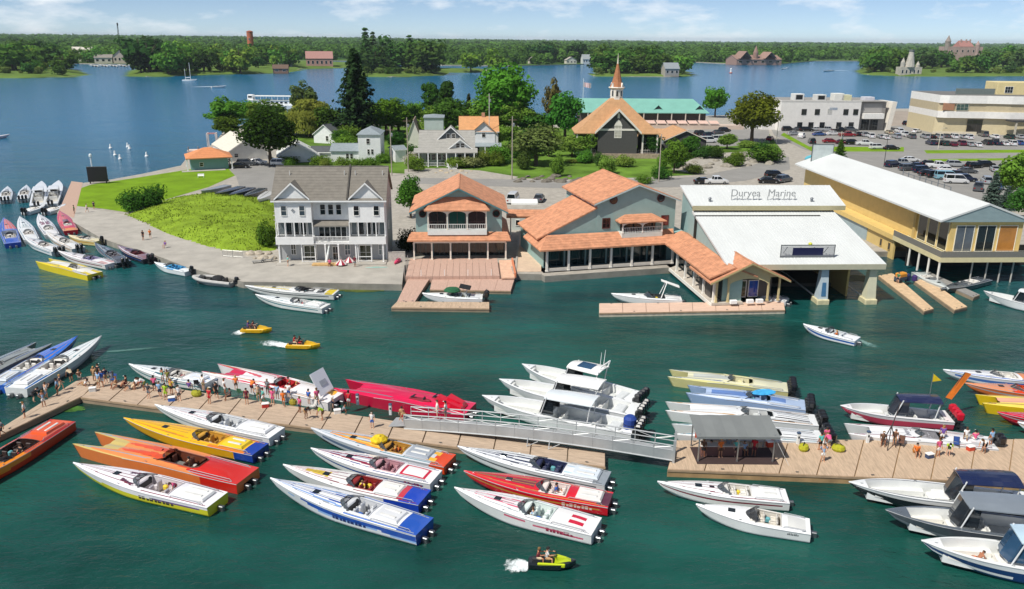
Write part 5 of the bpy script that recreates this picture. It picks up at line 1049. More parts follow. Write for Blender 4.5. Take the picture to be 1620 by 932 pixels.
def dock(name,label,quad,z,n,m=DECK,th=.55,edge=DECKS,piles=()):
 """floating dock from its four corner points (near-left, near-right, far-right, far-left): n deck panels with open joints, edge beams, piles"""
 a,b,c,d=[Vector((p.x,p.y,0)) for p in quad];o=(a+b+c+d)/4;ax=(b-a);rz=math.atan2(ax.y,ax.x)
 e=thing(name,label,'dock',(o.x,o.y,0),rz);Mi=Matrix.Rotation(-rz,4,'Z')@Matrix.Translation(-o);a,b,c,d=[Mi@p for p in(a,b,c,d)]
 for i in range(n):
  u0,u1=i/n+.0012,(i+1)/n-.0012;q=[a.lerp(b,u0),a.lerp(b,u1),d.lerp(c,u1),d.lerp(c,u0)]
  zz=Vector((0,0,z+random.uniform(-.012,.012)));part('deck_panel',MB().slab(*[p+zz for p in q],.14),m,e)
 f=MB();zz=Vector((0,0,z-.145));f.slab(a+zz,b+zz,c+zz,d+zz,th+.2);part('float',f,edge,e)
 r=MB()
 for p,q in((a,b),(d,c)):
  off=(q-p).normalized().cross(Vector((0,0,1)))*(.06 if p==a else-.06);r.slab(p+off+Vector((0,0,z-.04)),q+off+Vector((0,0,z-.04)),q+Vector((0,0,z-.04)),p+Vector((0,0,z-.04)),.2) if p==a else r.slab(p+Vector((0,0,z-.04)),q+Vector((0,0,z-.04)),q+off+Vector((0,0,z-.04)),p+off+Vector((0,0,z-.04)),.2)
 part('edge_beam',r,mat('#a58d72',.85,var=.2),e)
 for i in range(max(2,n)):
  p=a.lerp(b,(i+.5)/n) if i%2 else d.lerp(c,(i+.5)/n);s=.25 if i%2 else-.25
  part('cleat',MB().box(p.x-.14,p.x+.14,p.y+s-.03,p.y+s+.03,z+.06,z+.1).box(p.x-.05,p.x+.05,p.y+s-.03,p.y+s+.03,z+.01,z+.06),metalm('#7f8384',.5),e)
 for(s,t) in piles:p=a.lerp(b,s).lerp(d.lerp(c,s),t);part('pile',MB().tube([(p.x,p.y,-2),(p.x,p.y,z+.9)],.14,8),metalm('#7d7f7c',.6),e)
 return e
dock('main_dock','long tan floating dock crowded with people between the powerboats',pxs([(128,628),(958,738),(958,716),(165,598)],DZ),DZ,16,piles=((.02,1.02),(.5,1.01)))
dock('left_dock','short grey tan dock piece at the left edge joining the long crowded dock',pxs([(-60,716),(131,626),(166,590),(128,598)],DZ),DZ,4)
dock('wide_dock','wide tan dock on the right carrying the grey canopy shelter',pxs([(1056,742),(1780,770),(1780,694),(1068,697)],DZ+.1),DZ+.1,12,DECK2,1.0,mat('#a4865f',.85,var=.25,scale=.7))
dock('small_dock','low tan dock around the moored white boat below the terrace',pxs([(619,486),(774,488),(774,478),(628,477)],.6),.6,5,DECK2)
dock('side_dock','narrow pinkish dock arm left of the moored white boat',pxs([(628,477.5),(656,477.5),(680,440),(646,440)],.6),.6,4,PINK)
dock('terrace_dock','pinkish dock strip along the foot of the planked terrace',pxs([(680,458),(808,460),(814,441),(684,440)],.55),.55,5,PINK)
dock('pavilion_dock','long pinkish tan dock in front of the gabled pavilion',pxs([(948,495),(1242,490),(1240,477),(948,480)],.6),.6,8,mat('#d3b49e',.85,var=.12,scale=.8,stretch=(1,6,1)),.7,mat('#c9bda8',.85,var=.2))
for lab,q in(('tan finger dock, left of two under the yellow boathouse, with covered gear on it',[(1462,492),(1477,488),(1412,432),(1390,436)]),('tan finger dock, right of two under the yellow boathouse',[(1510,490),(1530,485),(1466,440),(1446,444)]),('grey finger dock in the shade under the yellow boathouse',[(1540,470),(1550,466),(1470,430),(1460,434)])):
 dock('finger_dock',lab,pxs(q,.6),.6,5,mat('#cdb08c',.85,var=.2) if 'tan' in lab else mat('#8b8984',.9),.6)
g0,g1=W(640,672,1.0),W(1066,722,1.3);gd=(g1-g0);gl_=gd.length;gw=thing('gangway','long aluminium gangway with solid sides and truss railings leading to the wide dock','gangway',(g0.x,g0.y,0),math.atan2(gd.y,gd.x))
AL=mat('#b3b6b6',.45,.35,var=.12,scale=.6);zg=lambda x:1.0+.3*x/gl_+.45*math.sin(math.pi*x/gl_)
NS=14;
for i in range(NS):
 x0,x1=gl_*i/NS+.015,gl_*(i+1)/NS-.015;part('deck_panel',MB().slab((x0,-.1,zg(x0)),(x1,-.1,zg(x1)),(x1,1.7,zg(x1)),(x0,1.7,zg(x0)),.08),AL,gw)
 part('side_panel',MB().add([(x0,-.13,zg(x0)-.35),(x1,-.13,zg(x1)-.35),(x1,-.13,zg(x1)+.62),(x0,-.13,zg(x0)+.62),(x0,-.1,zg(x0)-.35),(x1,-.1,zg(x1)-.35),(x1,-.1,zg(x1)+.62),(x0,-.1,zg(x0)+.62)],[(0,1,2,3),(7,6,5,4),(3,2,6,7)]),AL,gw)
for y in(-.12,1.72):
 ts=[gl_*i/NS for i in range(NS+1)]
 part('top_chord',MB().tube([(x,y,zg(x)+1.08) for x in ts],.06,6),AL,gw);part('mid_chord',MB().tube([(x,y,zg(x)+.62) for x in ts],.045,6),AL,gw);part('bottom_chord',MB().tube([(x,y,zg(x)-.36) for x in ts],.08,6),AL,gw)
 b=MB()
 for i,x in enumerate(ts):b.tube([(x,y,zg(x)-.3),(x,y,zg(x)+1.1)],.045,5)
 part('uprights',b,AL,gw)['kind']='stuff'
 b=MB()
 for i in range(NS):x,x2=ts[i],ts[i+1];b.tube([(x,y,zg(x)+(.62 if i%2 else 1.08)),(x2,y,zg(x2)+(1.08 if i%2 else.62))],.03,4)
 part('diagonals',b,AL,gw)['kind']='stuff'
part('base_plate',MB().slab((-1.6,-.2,DZ+.05),(.1,-.2,1.0),(.1,1.8,1.0),(-1.6,1.8,DZ+.05),.05),AL,gw)
for x in(gl_*.48,gl_*.56):part('stand_leg',MB().tube([(x,-.5,DZ),(x,-.14,zg(x)-.2)],.05,5).tube([(x,-.5,DZ+.05),(x+1,-.5,zg(x)-.3)],.04,5),AL,gw)
part('end_post',MB().box(gl_-.1,gl_+.1,-.25,-.05,.5,zg(gl_)+1.6).box(gl_-.1,gl_+.1,1.65,1.85,.5,zg(gl_)+1.6),AL,gw)
zc_=DZ+.1
a=W(1103,730,zc_);b=W(1228,731,zc_);cp=thing('canopy_shelter','grey canopy shelter with counter and painted shadow on the wide dock','shelter',a,math.atan2((b-a).y,(b-a).x));cl=(b-a).length
hf=lz(cp,cl/2,-.2,690);CANV=mat('#777b7a',.9,var=.08,scale=.6,bump=.15,bscale=2)
cb=MB();nx=8
for i in range(nx):
 for j in range(4):
  def cpnt(u,v):return(-.3+(cl+.3)*u,-.35+3.4*v,hf+.45*v-.08*math.sin(math.pi*((u*4)%1))*(1-v*.5))
  u0,u1,v0,v1=i/nx,(i+1)/nx,j/4,(j+1)/4;cb.add([cpnt(u0,v0),cpnt(u1,v0),cpnt(u1,v1),cpnt(u0,v1)],[(0,1,2,3)])
cb.box(-.3,cl,-.37,-.34,hf-.22,hf+.0);part('canopy',cb,CANV,cp)
posts(cp,[(.05,0),(cl*.5,0),(cl-.35,0),(.05,2.8),(cl*.5,2.8),(cl-.35,2.8)],0,hf+.02,.05,metalm('#b9bcbc',.4))
part('mat',MB().box(-.1,cl+.1,-.5,2.6,.005,.025),mat('#3c2c2a',.95,var=.15),cp);part('counter',MB().rbox(.5,cl*.6,.9,1.5,.03,1.0,.04),mat('#6b4a44',.8),cp);part('counter_top',MB().box(.4,cl*.6+.1,.8,1.6,1.003,1.06),paint('#cfcac2'),cp)  # the mat is a dark sheet painted in as the canopy's cast shadow
for k in range(3):part('banner',MB().box(.3+k*1.6,1.4+k*1.6,2.7,2.74,.9,2.0),mat(['#c85a3c','#d8d6d2','#4a6a9a'][k],.8),cp)
part('guy_line',MB().tube([(cl-.35,0,hf-.2),(cl+.9,-.6,.02)],.02,4),paint('#d8d8d2'),cp)
for i,(px,py,c,l) in enumerate([(1218,706,'#c8442a','red cooler box at the right post of the canopy'),]):
 e=thing('cooler_box',l,'cooler',W(px,py,zc_),.2);part('box',MB().rbox(-.35,.35,-.25,.25,0,.5,.05),mat(c,.5),e);part('lid',MB().rbox(-.37,.37,-.27,.27,.503,.6,.04),paint('#e8e6e2'),e)
def duffel(px,py,z,s,col,lab,grp):
 e=thing('fender_bag',lab,'bag',W(px,py,z),random.uniform(0,3),grp);b=MB();n=10
 b.lathe([(.1,0),(.34,.05),(.4,.25),(.33,.5),(.12,.6)],n=n,sx=1.25*s,sy=s);part('bag',b,mat(col,.7,var=.2,scale=4,bump=.4,bscale=6),e);part('strap',MB().tube([(-.35*s,0,.45),(0,0,.8),(.35*s,0,.45)],.04,5),mat('#2b2a22',.8),e)
duffel(1271,712,zc_,1.15,'#a8a61e','yellow rope bag left of the man in white shorts on the wide dock','yellow rope bags on the wide dock');duffel(1326,713,zc_,1.25,'#a8a61e','yellow rope bag right of the man in white shorts on the wide dock','yellow rope bags on the wide dock')
duffel(311,626,DZ,1.2,'#97961e','olive yellow rope bag on the crowded dock beside the white blue striped boat','rope bags on the crowded dock');duffel(464,640,DZ,1.0,'#8c7f1e','mustard rope bag at the feet of the group by the flame boat','rope bags on the crowded dock')
duffel(1449,716,zc_,.7,'#b0702a','small orange brown bag standing on the wide dock','bags on the wide dock')
tp=thing('survey_tripod','tall dark tripod mast standing on the wide dock beside the white catamaran','tripod',W(1405,708,zc_),0)
for k in range(3):part('leg',MB().tube([(0,0,2.2),(.7*math.cos(k*2.1),.7*math.sin(k*2.1),0)],.045,5),mat('#3a3230',.6),tp)
part('mast',MB().tube([(0,0,2.0),(.5,0,4.6)],[.05,.03],6),mat('#4a3a38',.6),tp)
for i,(px,py) in enumerate(((540,420),(553,416))):
 e=thing('folded_parasol','folded red and white striped parasol, '+('left' if i==0 else 'right')+' of two on the townhouse quay','parasol',W(px,py,GZ),i);b=MB()
 for k in range(10):a=k*.628;b.add([(0,0,1.1),(.95*math.cos(a),.95*math.sin(a),.25),(.95*math.cos(a+.628),.95*math.sin(a+.628),.25)],[(0,1,2)],k%2)
 part('cloth',b,[mat('#9a2438',.85),mat('#e6dcd8',.85)],e);part('pole',MB().tube([(0,0,0),(0,0,1.5)],.03,5),paint(WHITE),e)
for px,py,c,l in((630,415,'#d8406a','pink kayak leaning at the fence right of the townhouse'),):e=thing('kayak',l,'kayak',W(px,py,GZ),1.3);part('hull',MB().tube([(-1.6,0,.2),(-.9,0,.25),(0,0,.3),(.9,0,.28),(1.6,0,.25)],[.05,.3,.36,.3,.05],8),gel(c),e);part('cockpit',MB().lathe([(.25,.55),(.3,.6)],n=10,sx=1.6),mat('#222',.6),e)
e=thing('paddle_board','mint and white paddle board lying on the quay right of the townhouse','board',W(596,424,GZ),.1);part('board',MB().tube([(-1.8,0,.1),(-1.2,0,.1),(0,0,.1),(1.2,0,.1),(1.8,0,.1)],[.02,.07,.09,.07,.02],8),gel('#bfe3d6'),e);part('deck_pad',MB().box(-.6,.4,-.05,.05,.19,.2),mat('#7fc9b2',.8),e)
for i,(px,py) in enumerate(((408,416),(424,414))):e=thing('sun_lounger','grey sun lounger, '+('left' if i==0 else 'right')+' of two on the quay left of the townhouse','lounger',W(px,py,GZ),.4);part('frame',MB().box(-.9,.9,-.3,.3,.3,.36),mat('#8b8a86',.8),e);part('backrest',MB().slab((.5,-.3,.38),(1.0,-.3,.8),(1.0,.3,.8),(.5,.3,.38),.05),mat('#77756f',.8),e);[part('leg',MB().box(x-.04,x+.04,-.28,.28,0,.3),mat('#666',.6),e) for x in(-.7,.6)]
e=thing('work_gear','orange topped cart with dark blue gear on the left finger dock','cart',W(1424,446,.6),.5);part('orange_cover',MB().rbox(-.9,.9,-.5,.5,.9,1.5,.15),mat('#cf8a2c',.8),e);part('cart',MB().box(-.9,.9,-.5,.5,.25,.897),mat('#3a4a5a',.7),e);part('gear',MB().rbox(1.1,2.0,-.4,.5,0,1.1,.15),mat('#1f2f5c',.8),e);part('gear_bag',MB().rbox(2.2,3.0,-.9,-.2,0,.9,.2),mat('#3c2a66',.8),e)
for y in(-.5,.5):
 for x in(-.6,.6):w_=part('wheel',MB().lathe([(.24,-.05),(.25,0),(.24,.05)],n=10),mat('#161616',.8),e,loc=(x,y,.25));w_.rotation_euler=(R(90),0,0)
def folding_chair(px,py,z,col,rz,lab):
 e=thing('folding_chair',lab,'chair',W(px,py,z),R(rz),'folding chairs on the docks');part('seat',MB().box(-.24,.24,-.24,.24,.42,.45),cloth(col),e);part('backrest',MB().slab((-.24,-.24,.5),(-.24,.24,.5),(-.36,.24,.95),(-.36,-.24,.95),.03),cloth(col),e)
 for s in(-1,1):part('leg',MB().tube([(-.22,s*.24,0),(.22,s*.24,.44)],.02,4),metalm('#777',.5),e);part('leg',MB().tube([(.22,s*.24,0),(-.36,s*.24,.95)],.02,4),metalm('#777',.5),e)
for a in((180,606,DZ,'#2a4a8a',250,'blue folding chair at the left end of the seated row'),(222,610,DZ,'#a02a2a',200,'red folding chair at the right end of the seated row'),(312,612,DZ,'#2a2a2e',100,'black folding chair behind the olive rope bag'),(381,626,DZ,'#3a6a4a',80,'green folding chair in the middle of the crowd'),(496,648,DZ,'#c8c6c0',230,'white folding chair at the right end of the crowd'),(1425,706,DZ+.1,'#6a4a3a',240,'brown folding chair right of the tripod mast'),(1512,708,DZ+.1,'#2a4a8a',250,'blue folding chair on the wide dock behind the navy hard top')):folding_chair(*a)
for px,py,z,c,l in((147,619,DZ,'#c8c8c4','white cooler box at the left end of the crowd'),(272,634,DZ,'#2f62b4','blue cooler box beside the lime outfit'),(420,644,DZ,'#b8322c','red cooler box at the front edge of the crowd'),(534,654,DZ,'#d8d6d0','white cooler box near the red catamaran'),(1470,724,DZ+.1,'#3a4a6a','navy cooler box by the small orange bag'),(1535,712,DZ+.1,'#c8442a','red cooler box behind the navy hard top')):
 e=thing('cooler_box',l,'cooler',W(px,py,z),.3,'cooler boxes on the docks');part('box',MB().rbox(-.34,.34,-.22,.22,0,.38,.05),mat(c,.5),e);part('lid',MB().rbox(-.36,.36,-.24,.24,.383,.46,.03),paint('#e8e6e2'),e)
for i,(px,py,z) in enumerate(((176,604,DZ),(344,616,DZ),(566,640,DZ),(618,656,DZ),(1262,702,DZ+.1),(1372,700,DZ+.1))):
 e=thing('power_pedestal',ORD[i]+' white power pedestal from the left along the docks','pedestal',W(px,py,z),0,'power pedestals on the docks');part('post',MB().rbox(-.14,.14,-.12,.12,0,1.05,.04),paint('#dfe1df'),e);part('lamp_cap',MB().rbox(-.17,.17,-.15,.15,1.053,1.2,.05),mat('#3a4f6a',.5),e);part('socket',MB().box(-.07,.07,-.14,-.121,.6,.8),mat('#2a2c2e',.6),e)
def smooth(x):x=max(0,min(1,x));return x*x*(3-2*x)
class Hull:
 """deck and hull shape of one boat; t 0 stern .. 1 bow, f -1 starboard .. 1 port"""
 def __init__(s,kind,L,B,fb0,fb1):
  s.k,s.L,s.B,s.f0,s.f1=kind,L,B,fb0,fb1
 def hb(s,t):
  if s.k=='v':return s.B/2*max(.02,(0.90+.10*min(1,t/.4))*(1-max(0,(t-.38)/.62)**2.0))
  if s.k in('cc','rib'):return s.B/2*max(.03,(0.93+.07*min(1,t/.4))*(1-max(0,(t-.5)/.5)**2.7))
  return s.B/2
 def zs(s,t):return s.f0+(s.f1-s.f0)*(t**1.5 if s.k!='cat' else smooth(t*1.3)-.25*max(0,(t-.7)/.3)**2)
 def P(s,t,f,dz=0.0):
  if s.k=='cat':
   a=abs(f);tip=.74;nd=.17;nd2=.34
   cut=nd*smooth((tip-a)/(tip-.42)) if a<tip else nd2*((a-tip)/(1-tip))**2
   w=1-.10*(1-min(1,t/.5));tt=t*(1-cut)
   z=s.zs(t)+.22*(1-a**2)*smooth((t)/.3)*(1-.55*smooth((t-.55)/.45))-.10*smooth((.3-a)/.3)*smooth((t-.6)/.3)
   return Vector((s.L*tt,s.B/2*w*f,z+dz))
  b=s.hb(t);cr_=.17 if s.k=='v' else.05
  return Vector((s.L*t,b*f,s.zs(t)+cr_*(1-f*f)*smooth(t/.15)*(.5+.5*min(1,b/(s.B/2)))+dz))
 def section(s,t):
  """half section from keel to sheer for single hulls"""
  b=s.hb(t);z1=s.zs(t);u=max(0,(t-.55)/.45)
  zk=-.45+(z1-.06+.45)*max(0,(t-.62)/.38)**2.3;zc=.08+(z1*.72)*u**2.2;zc=max(zc,zk+.02);zc=min(zc,z1-.02)
  bc=b*(.93-.28*u if s.k=='v' else.9-.42*u);n=6
  pts=[(0.0,zk),(bc,zc)]+[(bc+(b-bc)*(i/n)**(1.0 if s.k=='v' else.8),zc+(z1-zc)*i/n) for i in range(1,n+1)]
  return pts
def mi_of(ops,surf,base,t,f,pal):
 c=base
 for o in ops:
  if o[0]!=surf:continue
  _,col,t0,t1,lo0,lo1,hi0,hi1=o[:8];g=f if len(o)>8 else abs(f)
  if t0<=t<=t1:
   k=(t-t0)/max(1e-6,t1-t0)
   if lo0+(lo1-lo0)*k<=g<=hi0+(hi1-hi0)*k:c=col
 if c not in pal:pal.append(c)
 return pal.index(c)
def cushion(w,d,h):return MB().rbox(-d/2,d/2,-w/2,w/2,0,h,.06)
def seat_mesh(col,w=.55):
 key=('seat',col,w)
 if key not in _M:
  b=MB().rbox(-.25,.28,-w/2,w/2,.12,.5,.07).rbox(-.36,-.2,-w/2,w/2,.12,1.0,.07).rbox(-.28,.2,-w/2-.05,-w/2+.06,.3,.66,.04).rbox(-.28,.2,w/2-.06,w/2+.05,.3,.66,.04).box(-.2,.2,-w/3,w/3,0,.12)
  _M[key]=b.mesh('seat',[mat(col,.6,var=.1,scale=4)])
 return _M[key]
def outboard_mesh(col):
 key=('ob',col)
 if key not in _M:
  b=MB();b.rbox(-.62,.12,-.24,.24,.75,1.45,.16,0);b.rbox(-.5,.02,-.2,.2,.5,.75,.05,1);b.add([(-.36,-.07,.5),(.0,-.07,.5),(-.02,.07,.5),(-.34,.07,.5),(-.36,-.04,-.4),(-.1,-.04,-.4),(-.1,.04,-.4),(-.36,.04,-.4)],[(0,1,5,4),(1,2,6,5),(2,3,7,6),(3,0,4,7)],1);b.box(-.6,.1,-.16,.16,-.05,.0,1);b.rbox(.02,.3,-.18,.18,.5,.9,.04,1);b.lathe([(.05,0),(.24,.02),(.24,.05),(.05,.08)],(-.5,0,-.35),8,1)
  _M[key]=b.mesh('outboard',[gel(col),mat('#26282a',.5)])
 return _M[key]
def drive_mesh():
 if 'drive' not in _M:
  b=MB().rbox(-.5,.05,-.16,.16,-.35,.3,.05).tube([(-.35,0,-.3),(-.75,0,-.32)],[.13,.05],8)
  for k in range(5):a=k*1.257;b.add([(-.6,.04*math.cos(a),-.31+.04*math.sin(a)),(-.68,.26*math.cos(a),-.31+.26*math.sin(a)),(-.54,.26*math.cos(a+.6),-.31+.26*math.sin(a+.6))],[(0,1,2)])
  _M['drive']=b.mesh('outdrive',[metalm('#8d9092',.4)])
 return _M['drive']
def screen_part(e,H,c1,cf,h,tint,fr,lean=.35,wrap=.035):
 b=MB();n=14;f_=MB();top=[];bot=[]
 for i in range(n+1):
  f=-cf+2*cf*i/n;k=1-(f/cf)**2;p=H.P(c1+wrap*k-.05*(1-k),f,.02);hh=h*(.45+.55*k) if k<.5 else h*(.725+.275*k);q=p+Vector((-lean*hh*3.4,0,hh));bot.append(p);top.append(q)
 vs=bot+top+[p+Vector((-.03,0,0)) for p in bot]+[p+Vector((-.03,0,0)) for p in top];m=n+1
 b.add(vs,[(i,i+1,m+i+1,m+i) for i in range(n)]+[(2*m+i+1,2*m+i,3*m+i,3*m+i+1) for i in range(n)])
 w=part('windscreen',b,clear(tint),e);f_.tube(top,.022,5);f_.tube(bot,.02,5)
 for i in(0,n//2-2,n//2+2,n):f_.tube([bot[i],top[i]],.028,4)
 part('frame',f_,mat(fr,.4),w);return w
def clear(col):
 key=('clear',col)
 if key not in _M:m=glass(col).copy();m.node_tree.nodes['Principled BSDF'].inputs['Alpha'].default_value=.5;_M[key]=m
 return _M[key]
BOATS={}
def boat(name,label,bow,stern,kind='v',B=2.6,fb=(.85,1.25),hull=WHITE,deck=WHITE,ops=(),cockpit=(.24,.46,.70),seats='#d9d6cf',floor='#b9b4aa',hatch=None,hatch_t=(.05,.22),tint='#3a444a',frame='#4a4c4e',drives=2,outboards=0,ob_col='#17181a',L=None,cat='boat',group=None,transom=None,stripe=None,platform=False,screen=.3,zb=1.2,rows=2,pods=None,scoops=None,pad=None,name_mark=None,z0=0.0):
 ops=list(ops);hsh=sum(map(ord,label));pin=['#9aa0a6','#7a2a3a','#2f4f8a','#55595e','#b8863a','#3a7a86'][hsh%6]
 if kind=='v' and L!=0 and name=='powerboat':
  if not any(o[0]=='h' for o in ops):ops+=[('h',pin,.05,.97,.5,.55,.66,.7)]
  ops+=[('d',pin,.5,.96,.12,.04,.19,.11),('d',pin,.46,.9,.62,.5,.69,.57),('d',pin,.02,.44,.815,.815,.885,.885)]
 if kind=='cat' and name=='powerboat':ops+=[('d',pin,.56,.97,.6,.66,.67,.73),('d',pin,.04,.3,.815,.815,.885,.885)]
 pb=W(*bow,zb+z0);ps=W(*stern,fb[0]+.05+z0);d=(pb-ps);d.z=0
 if L:ps=pb-d.normalized()*L
 else:L=d.length
 e=thing(name,label,cat,(ps.x,ps.y,z0),math.atan2(d.y,d.x),group);H=Hull(kind,L,B,*fb);BOATS[label]=(e,H)
 nt=52;ts=sorted(set([round(i/nt,4) for i in range(nt+1)]+([round(cockpit[0],4),round(cockpit[1],4)] if cockpit else[])))
 fs=sorted(set([round(-1+i/16,4) for i in range(33)]+([-cockpit[2],cockpit[2]] if cockpit else[])));pal=[deck]
 b=MB();idx=[[len(fs)*i+j for j in range(len(fs))] for i in range(len(ts))]
 b.v=[tuple(H.P(t,f)) for t in ts for f in fs]
 for i in range(len(ts)-1):
  tm=(ts[i]+ts[i+1])/2
  for j in range(len(fs)-1):
   fm=(fs[j]+fs[j+1])/2
   if cockpit and cockpit[0]<tm<cockpit[1] and abs(fm)<cockpit[2]:continue
   if pods and any(p[0]<tm<p[1] and p[2]<fm<p[3] for p in pods):continue
   b.f.append((idx[i][j],idx[i+1][j],idx[i+1][j+1],idx[i][j+1]));b.m.append(mi_of(ops,'d',deck,tm,fm,pal))
 b.f=[tuple(reversed(f)) for f in b.f]
 dk=b.build('deck',[gel(c) for c in pal],e,smooth=True)
 b=MB();pal=[hull,'#7d7f7a']
 if kind=='cat':
  out=[(t,1.0) for t in np.linspace(0,1,30)]+[(1.0,f) for f in np.linspace(1,-1,41)[1:-1]]+[(t,-1.0) for t in np.linspace(1,0,30)]
  nv=5
  for(t,f) in out:
   p=H.P(t,f);a=abs(f);zb_=-.25 if a>.40 or t<.999 else.45;rake=.9*smooth((t-.6)/.4)
   if t>.999 and a<=.74:zb_=max(zb_,-.25+(.75)*smooth((.74-a)/.3))
   for i in range(nv+1):v=i/nv;b.v.append((p.x-rake*v*.8*(1 if t>.999 or t>.6 else 0),p.y*(1-.05*v),p.z+(zb_-p.z)*v))
  for k in range(len(out)-1):
   tm=(out[k][0]+out[k+1][0])/2
   for i in range(nv):q=k*(nv+1)+i;b.f.append((q,q+1,q+nv+2,q+nv+1));b.m.append(mi_of(ops,'h',hull,tm,1-(i+.5)/nv,pal))
  for s in(-1,1):
   y=s*.36*B/2*.97;o=len(b.v);b.v+=[(0,y,-.25),(L*.84,y,.1),(L*.84,y,.55),(0,y,.55)];b.f.append((o,o+1,o+2,o+3));b.m.append(1)
  o=len(b.v);b.v+=[(0,-.36*B/2,.5),(L*.83,-.36*B/2,.5),(L*.83,.36*B/2,.5),(0,.36*B/2,.5)];b.f.append((o,o+1,o+2,o+3));b.m.append(1)
  tr=MB();w=H.P(0,1).y;z1=H.zs(0);tr.add([(0,-w,-.2),(0,-.36*B/2,-.2),(0,-.36*B/2,.5),(0,.36*B/2,.5),(0,.36*B/2,-.2),(0,w,-.2),(0,w,z1),(0,-w,z1)],[(7,0,1,2),(7,2,3,6),(6,3,4,5)])
 else:
  secs=[H.section(t) for t in np.linspace(0,1,40)];n=len(secs[0])
  for k,t in enumerate(np.linspace(0,1,40)):b.v+=[(L*t,y,z) for y,z in secs[k]]+[(L*t,-y,z) for y,z in secs[k]]
  for k in range(39):
   tm=(k+.5)/39
   for i in range(n-1):
    v=-.1 if i==0 else(i-.5)/(n-2);m_=mi_of(ops,'h',hull,tm,v,pal) if i else 0
    q=k*2*n+i;b.f.append((q,q+2*n,q+2*n+1,q+1));b.m.append(m_);q+=n;b.f.append((q,q+1,q+2*n+1,q+2*n));b.m.append(m_)
  s0=secs[0];tr=MB().add([(0,y,z) for y,z in s0]+[(0,-y,z) for y,z in reversed(s0[1:])],[tuple(range(2*n-1))])
 hl=b.build('hull',[gel(c) for c in pal],e,smooth=True)
 part('transom',tr,gel(transom or hull),e)
 if kind!='rib':
  for s in(-1,1):part('rub_rail',MB().tube([H.P(t,s,-.03) for t in(list(np.linspace(0,1,16)) if kind!='cat' else list(np.linspace(0,1,16)))],.03,4),mat(stripe or '#989c9e',.6),e)
 if cockpit:
  c0,c1,cf=cockpit;zf=max(.12,fb[0]-.75);b=MB();cs_=np.linspace(c0,c1,9)
  for t in cs_:p,q=H.P(t,cf),H.P(t,-cf);b.v+=[tuple(p),(p.x,p.y*.96,zf),(q.x,q.y*.96,zf),tuple(q)]
  for k in range(8):
   o=k*4
   for i in range(3):b.f.append((o+i,o+i+1,o+5+i,o+4+i));b.m.append(1 if i==1 else 0)
  b.f+=[(3,2,1,0),(32,33,34,35)];b.m+=[0,0]
  part('cockpit_liner',b,[gel(seats if kind!='cc' else '#dfe1df'),mat(floor,.8,var=.12,scale=2)],e)
  if kind!='cc':
   cw_=H.hb((c0+c1)/2)*cf*(1 if kind!='cat' else.95);nx=2 if cw_<1.15 else 3
   lx0,lx1=L*c0,L*c1
   for r in range(rows):
    for k in range(nx):
     y=cw_*.9*((k+.5)/nx*2-1);link('seat',seat_mesh(seats),e,(lx0+(lx1-lx0)*(.2+.42*r)+.1,y,zf))
   part('dashboard',MB().rbox(lx1-.55,lx1-.02,-cw_*.92,cw_*.92,zf,H.P(c1,0).z-.02,.08),mat(seats,.6),e);part('instrument_panel',MB().box(lx1-.58,lx1-.551,-cw_*.7,cw_*.7,zf+.45,H.P(c1,0).z-.12),mat('#2a2b2d',.5),e)
   part('steering_wheel',MB().lathe([(.17,0),(.2,.02),(.17,.04)],n=12),mat('#1a1a1a',.5),e,loc=(lx1-.66,-cw_*.45,H.P(c1,0).z-.1)).rotation_euler=(0,R(-65),0)
   part('coaming',MB().tube([H.P(c1,cf,.02)]+[H.P(t,cf,.02) for t in cs_[::-1]]+[H.P(c0,f,.02) for f in np.linspace(cf,-cf,7)]+[H.P(t,-cf,.02) for t in cs_],.05,5),mat(seats,.5),e)
   for q in range(3):gx,gy=lx0+(lx1-lx0)*(.12+.3*q),cw_*(.55 if(q+hsh)%2 else-.6)*.8;part('gear',MB().rbox(gx-.22,gx+.22,gy-.16,gy+.16,zf+.3*(q%2),zf+.45+.2*(q%2),.08),cloth(['#c8c6be','#b8323c','#2f62b4','#e0c43c','#2a2c30','#5fa0a8'][(hsh+q*2)%6]),e)
   if kind=='v' and c1<.62:hp=H.P(.68,0);part('deck_hatch',MB().rbox(-.28,.28,-.26,.26,-.03,.035,.03),glass('#20282c'),e,loc=hp)
   for s in(-1,1):part('grab_rail',MB().tube([H.P(.04,s*.8,.02),H.P(.05,s*.8,.16),H.P(c0-.03,s*.8,.16),H.P(c0-.02,s*.8,.02)],.03,4),mat('#9a9ea1',.6),e)
   if screen:screen_part(e,H,c1,cf+.06,screen,tint,frame)
 if pods:
  for(a,b_,f0,f1) in pods:
   c=H.P((a+b_)/2,(f0+f1)/2);rx=L*(b_-a)/2;ry=B/2*(f1-f0)/2
   pdm=MB().lathe([(1,-.12),(1.05,.03),(.92,.12)],(0,0,0),16);o=part('pod_rim',pdm,mat('#8b2030',.4),e,loc=c);o.scale=(rx,ry,1)
   q=part('pod_interior',MB().lathe([(.95,-.1),(.9,-.02),(.05,-.02)],n=16),mat('#121214',.7),o);link('seat',seat_mesh('#3a3a3c',.5),e,(c.x-.2,c.y,c.z-.65))
   part('pod_screen',MB().add([(rx*.8,-ry*.6,.08),(rx*.95,0,.1),(rx*.8,ry*.6,.08),(rx*.35,-ry*.62,.42),(rx*.5,0,.48),(rx*.35,ry*.62,.42)],[(0,1,4,3),(1,2,5,4)]),glass('#22282c'),e,loc=c)
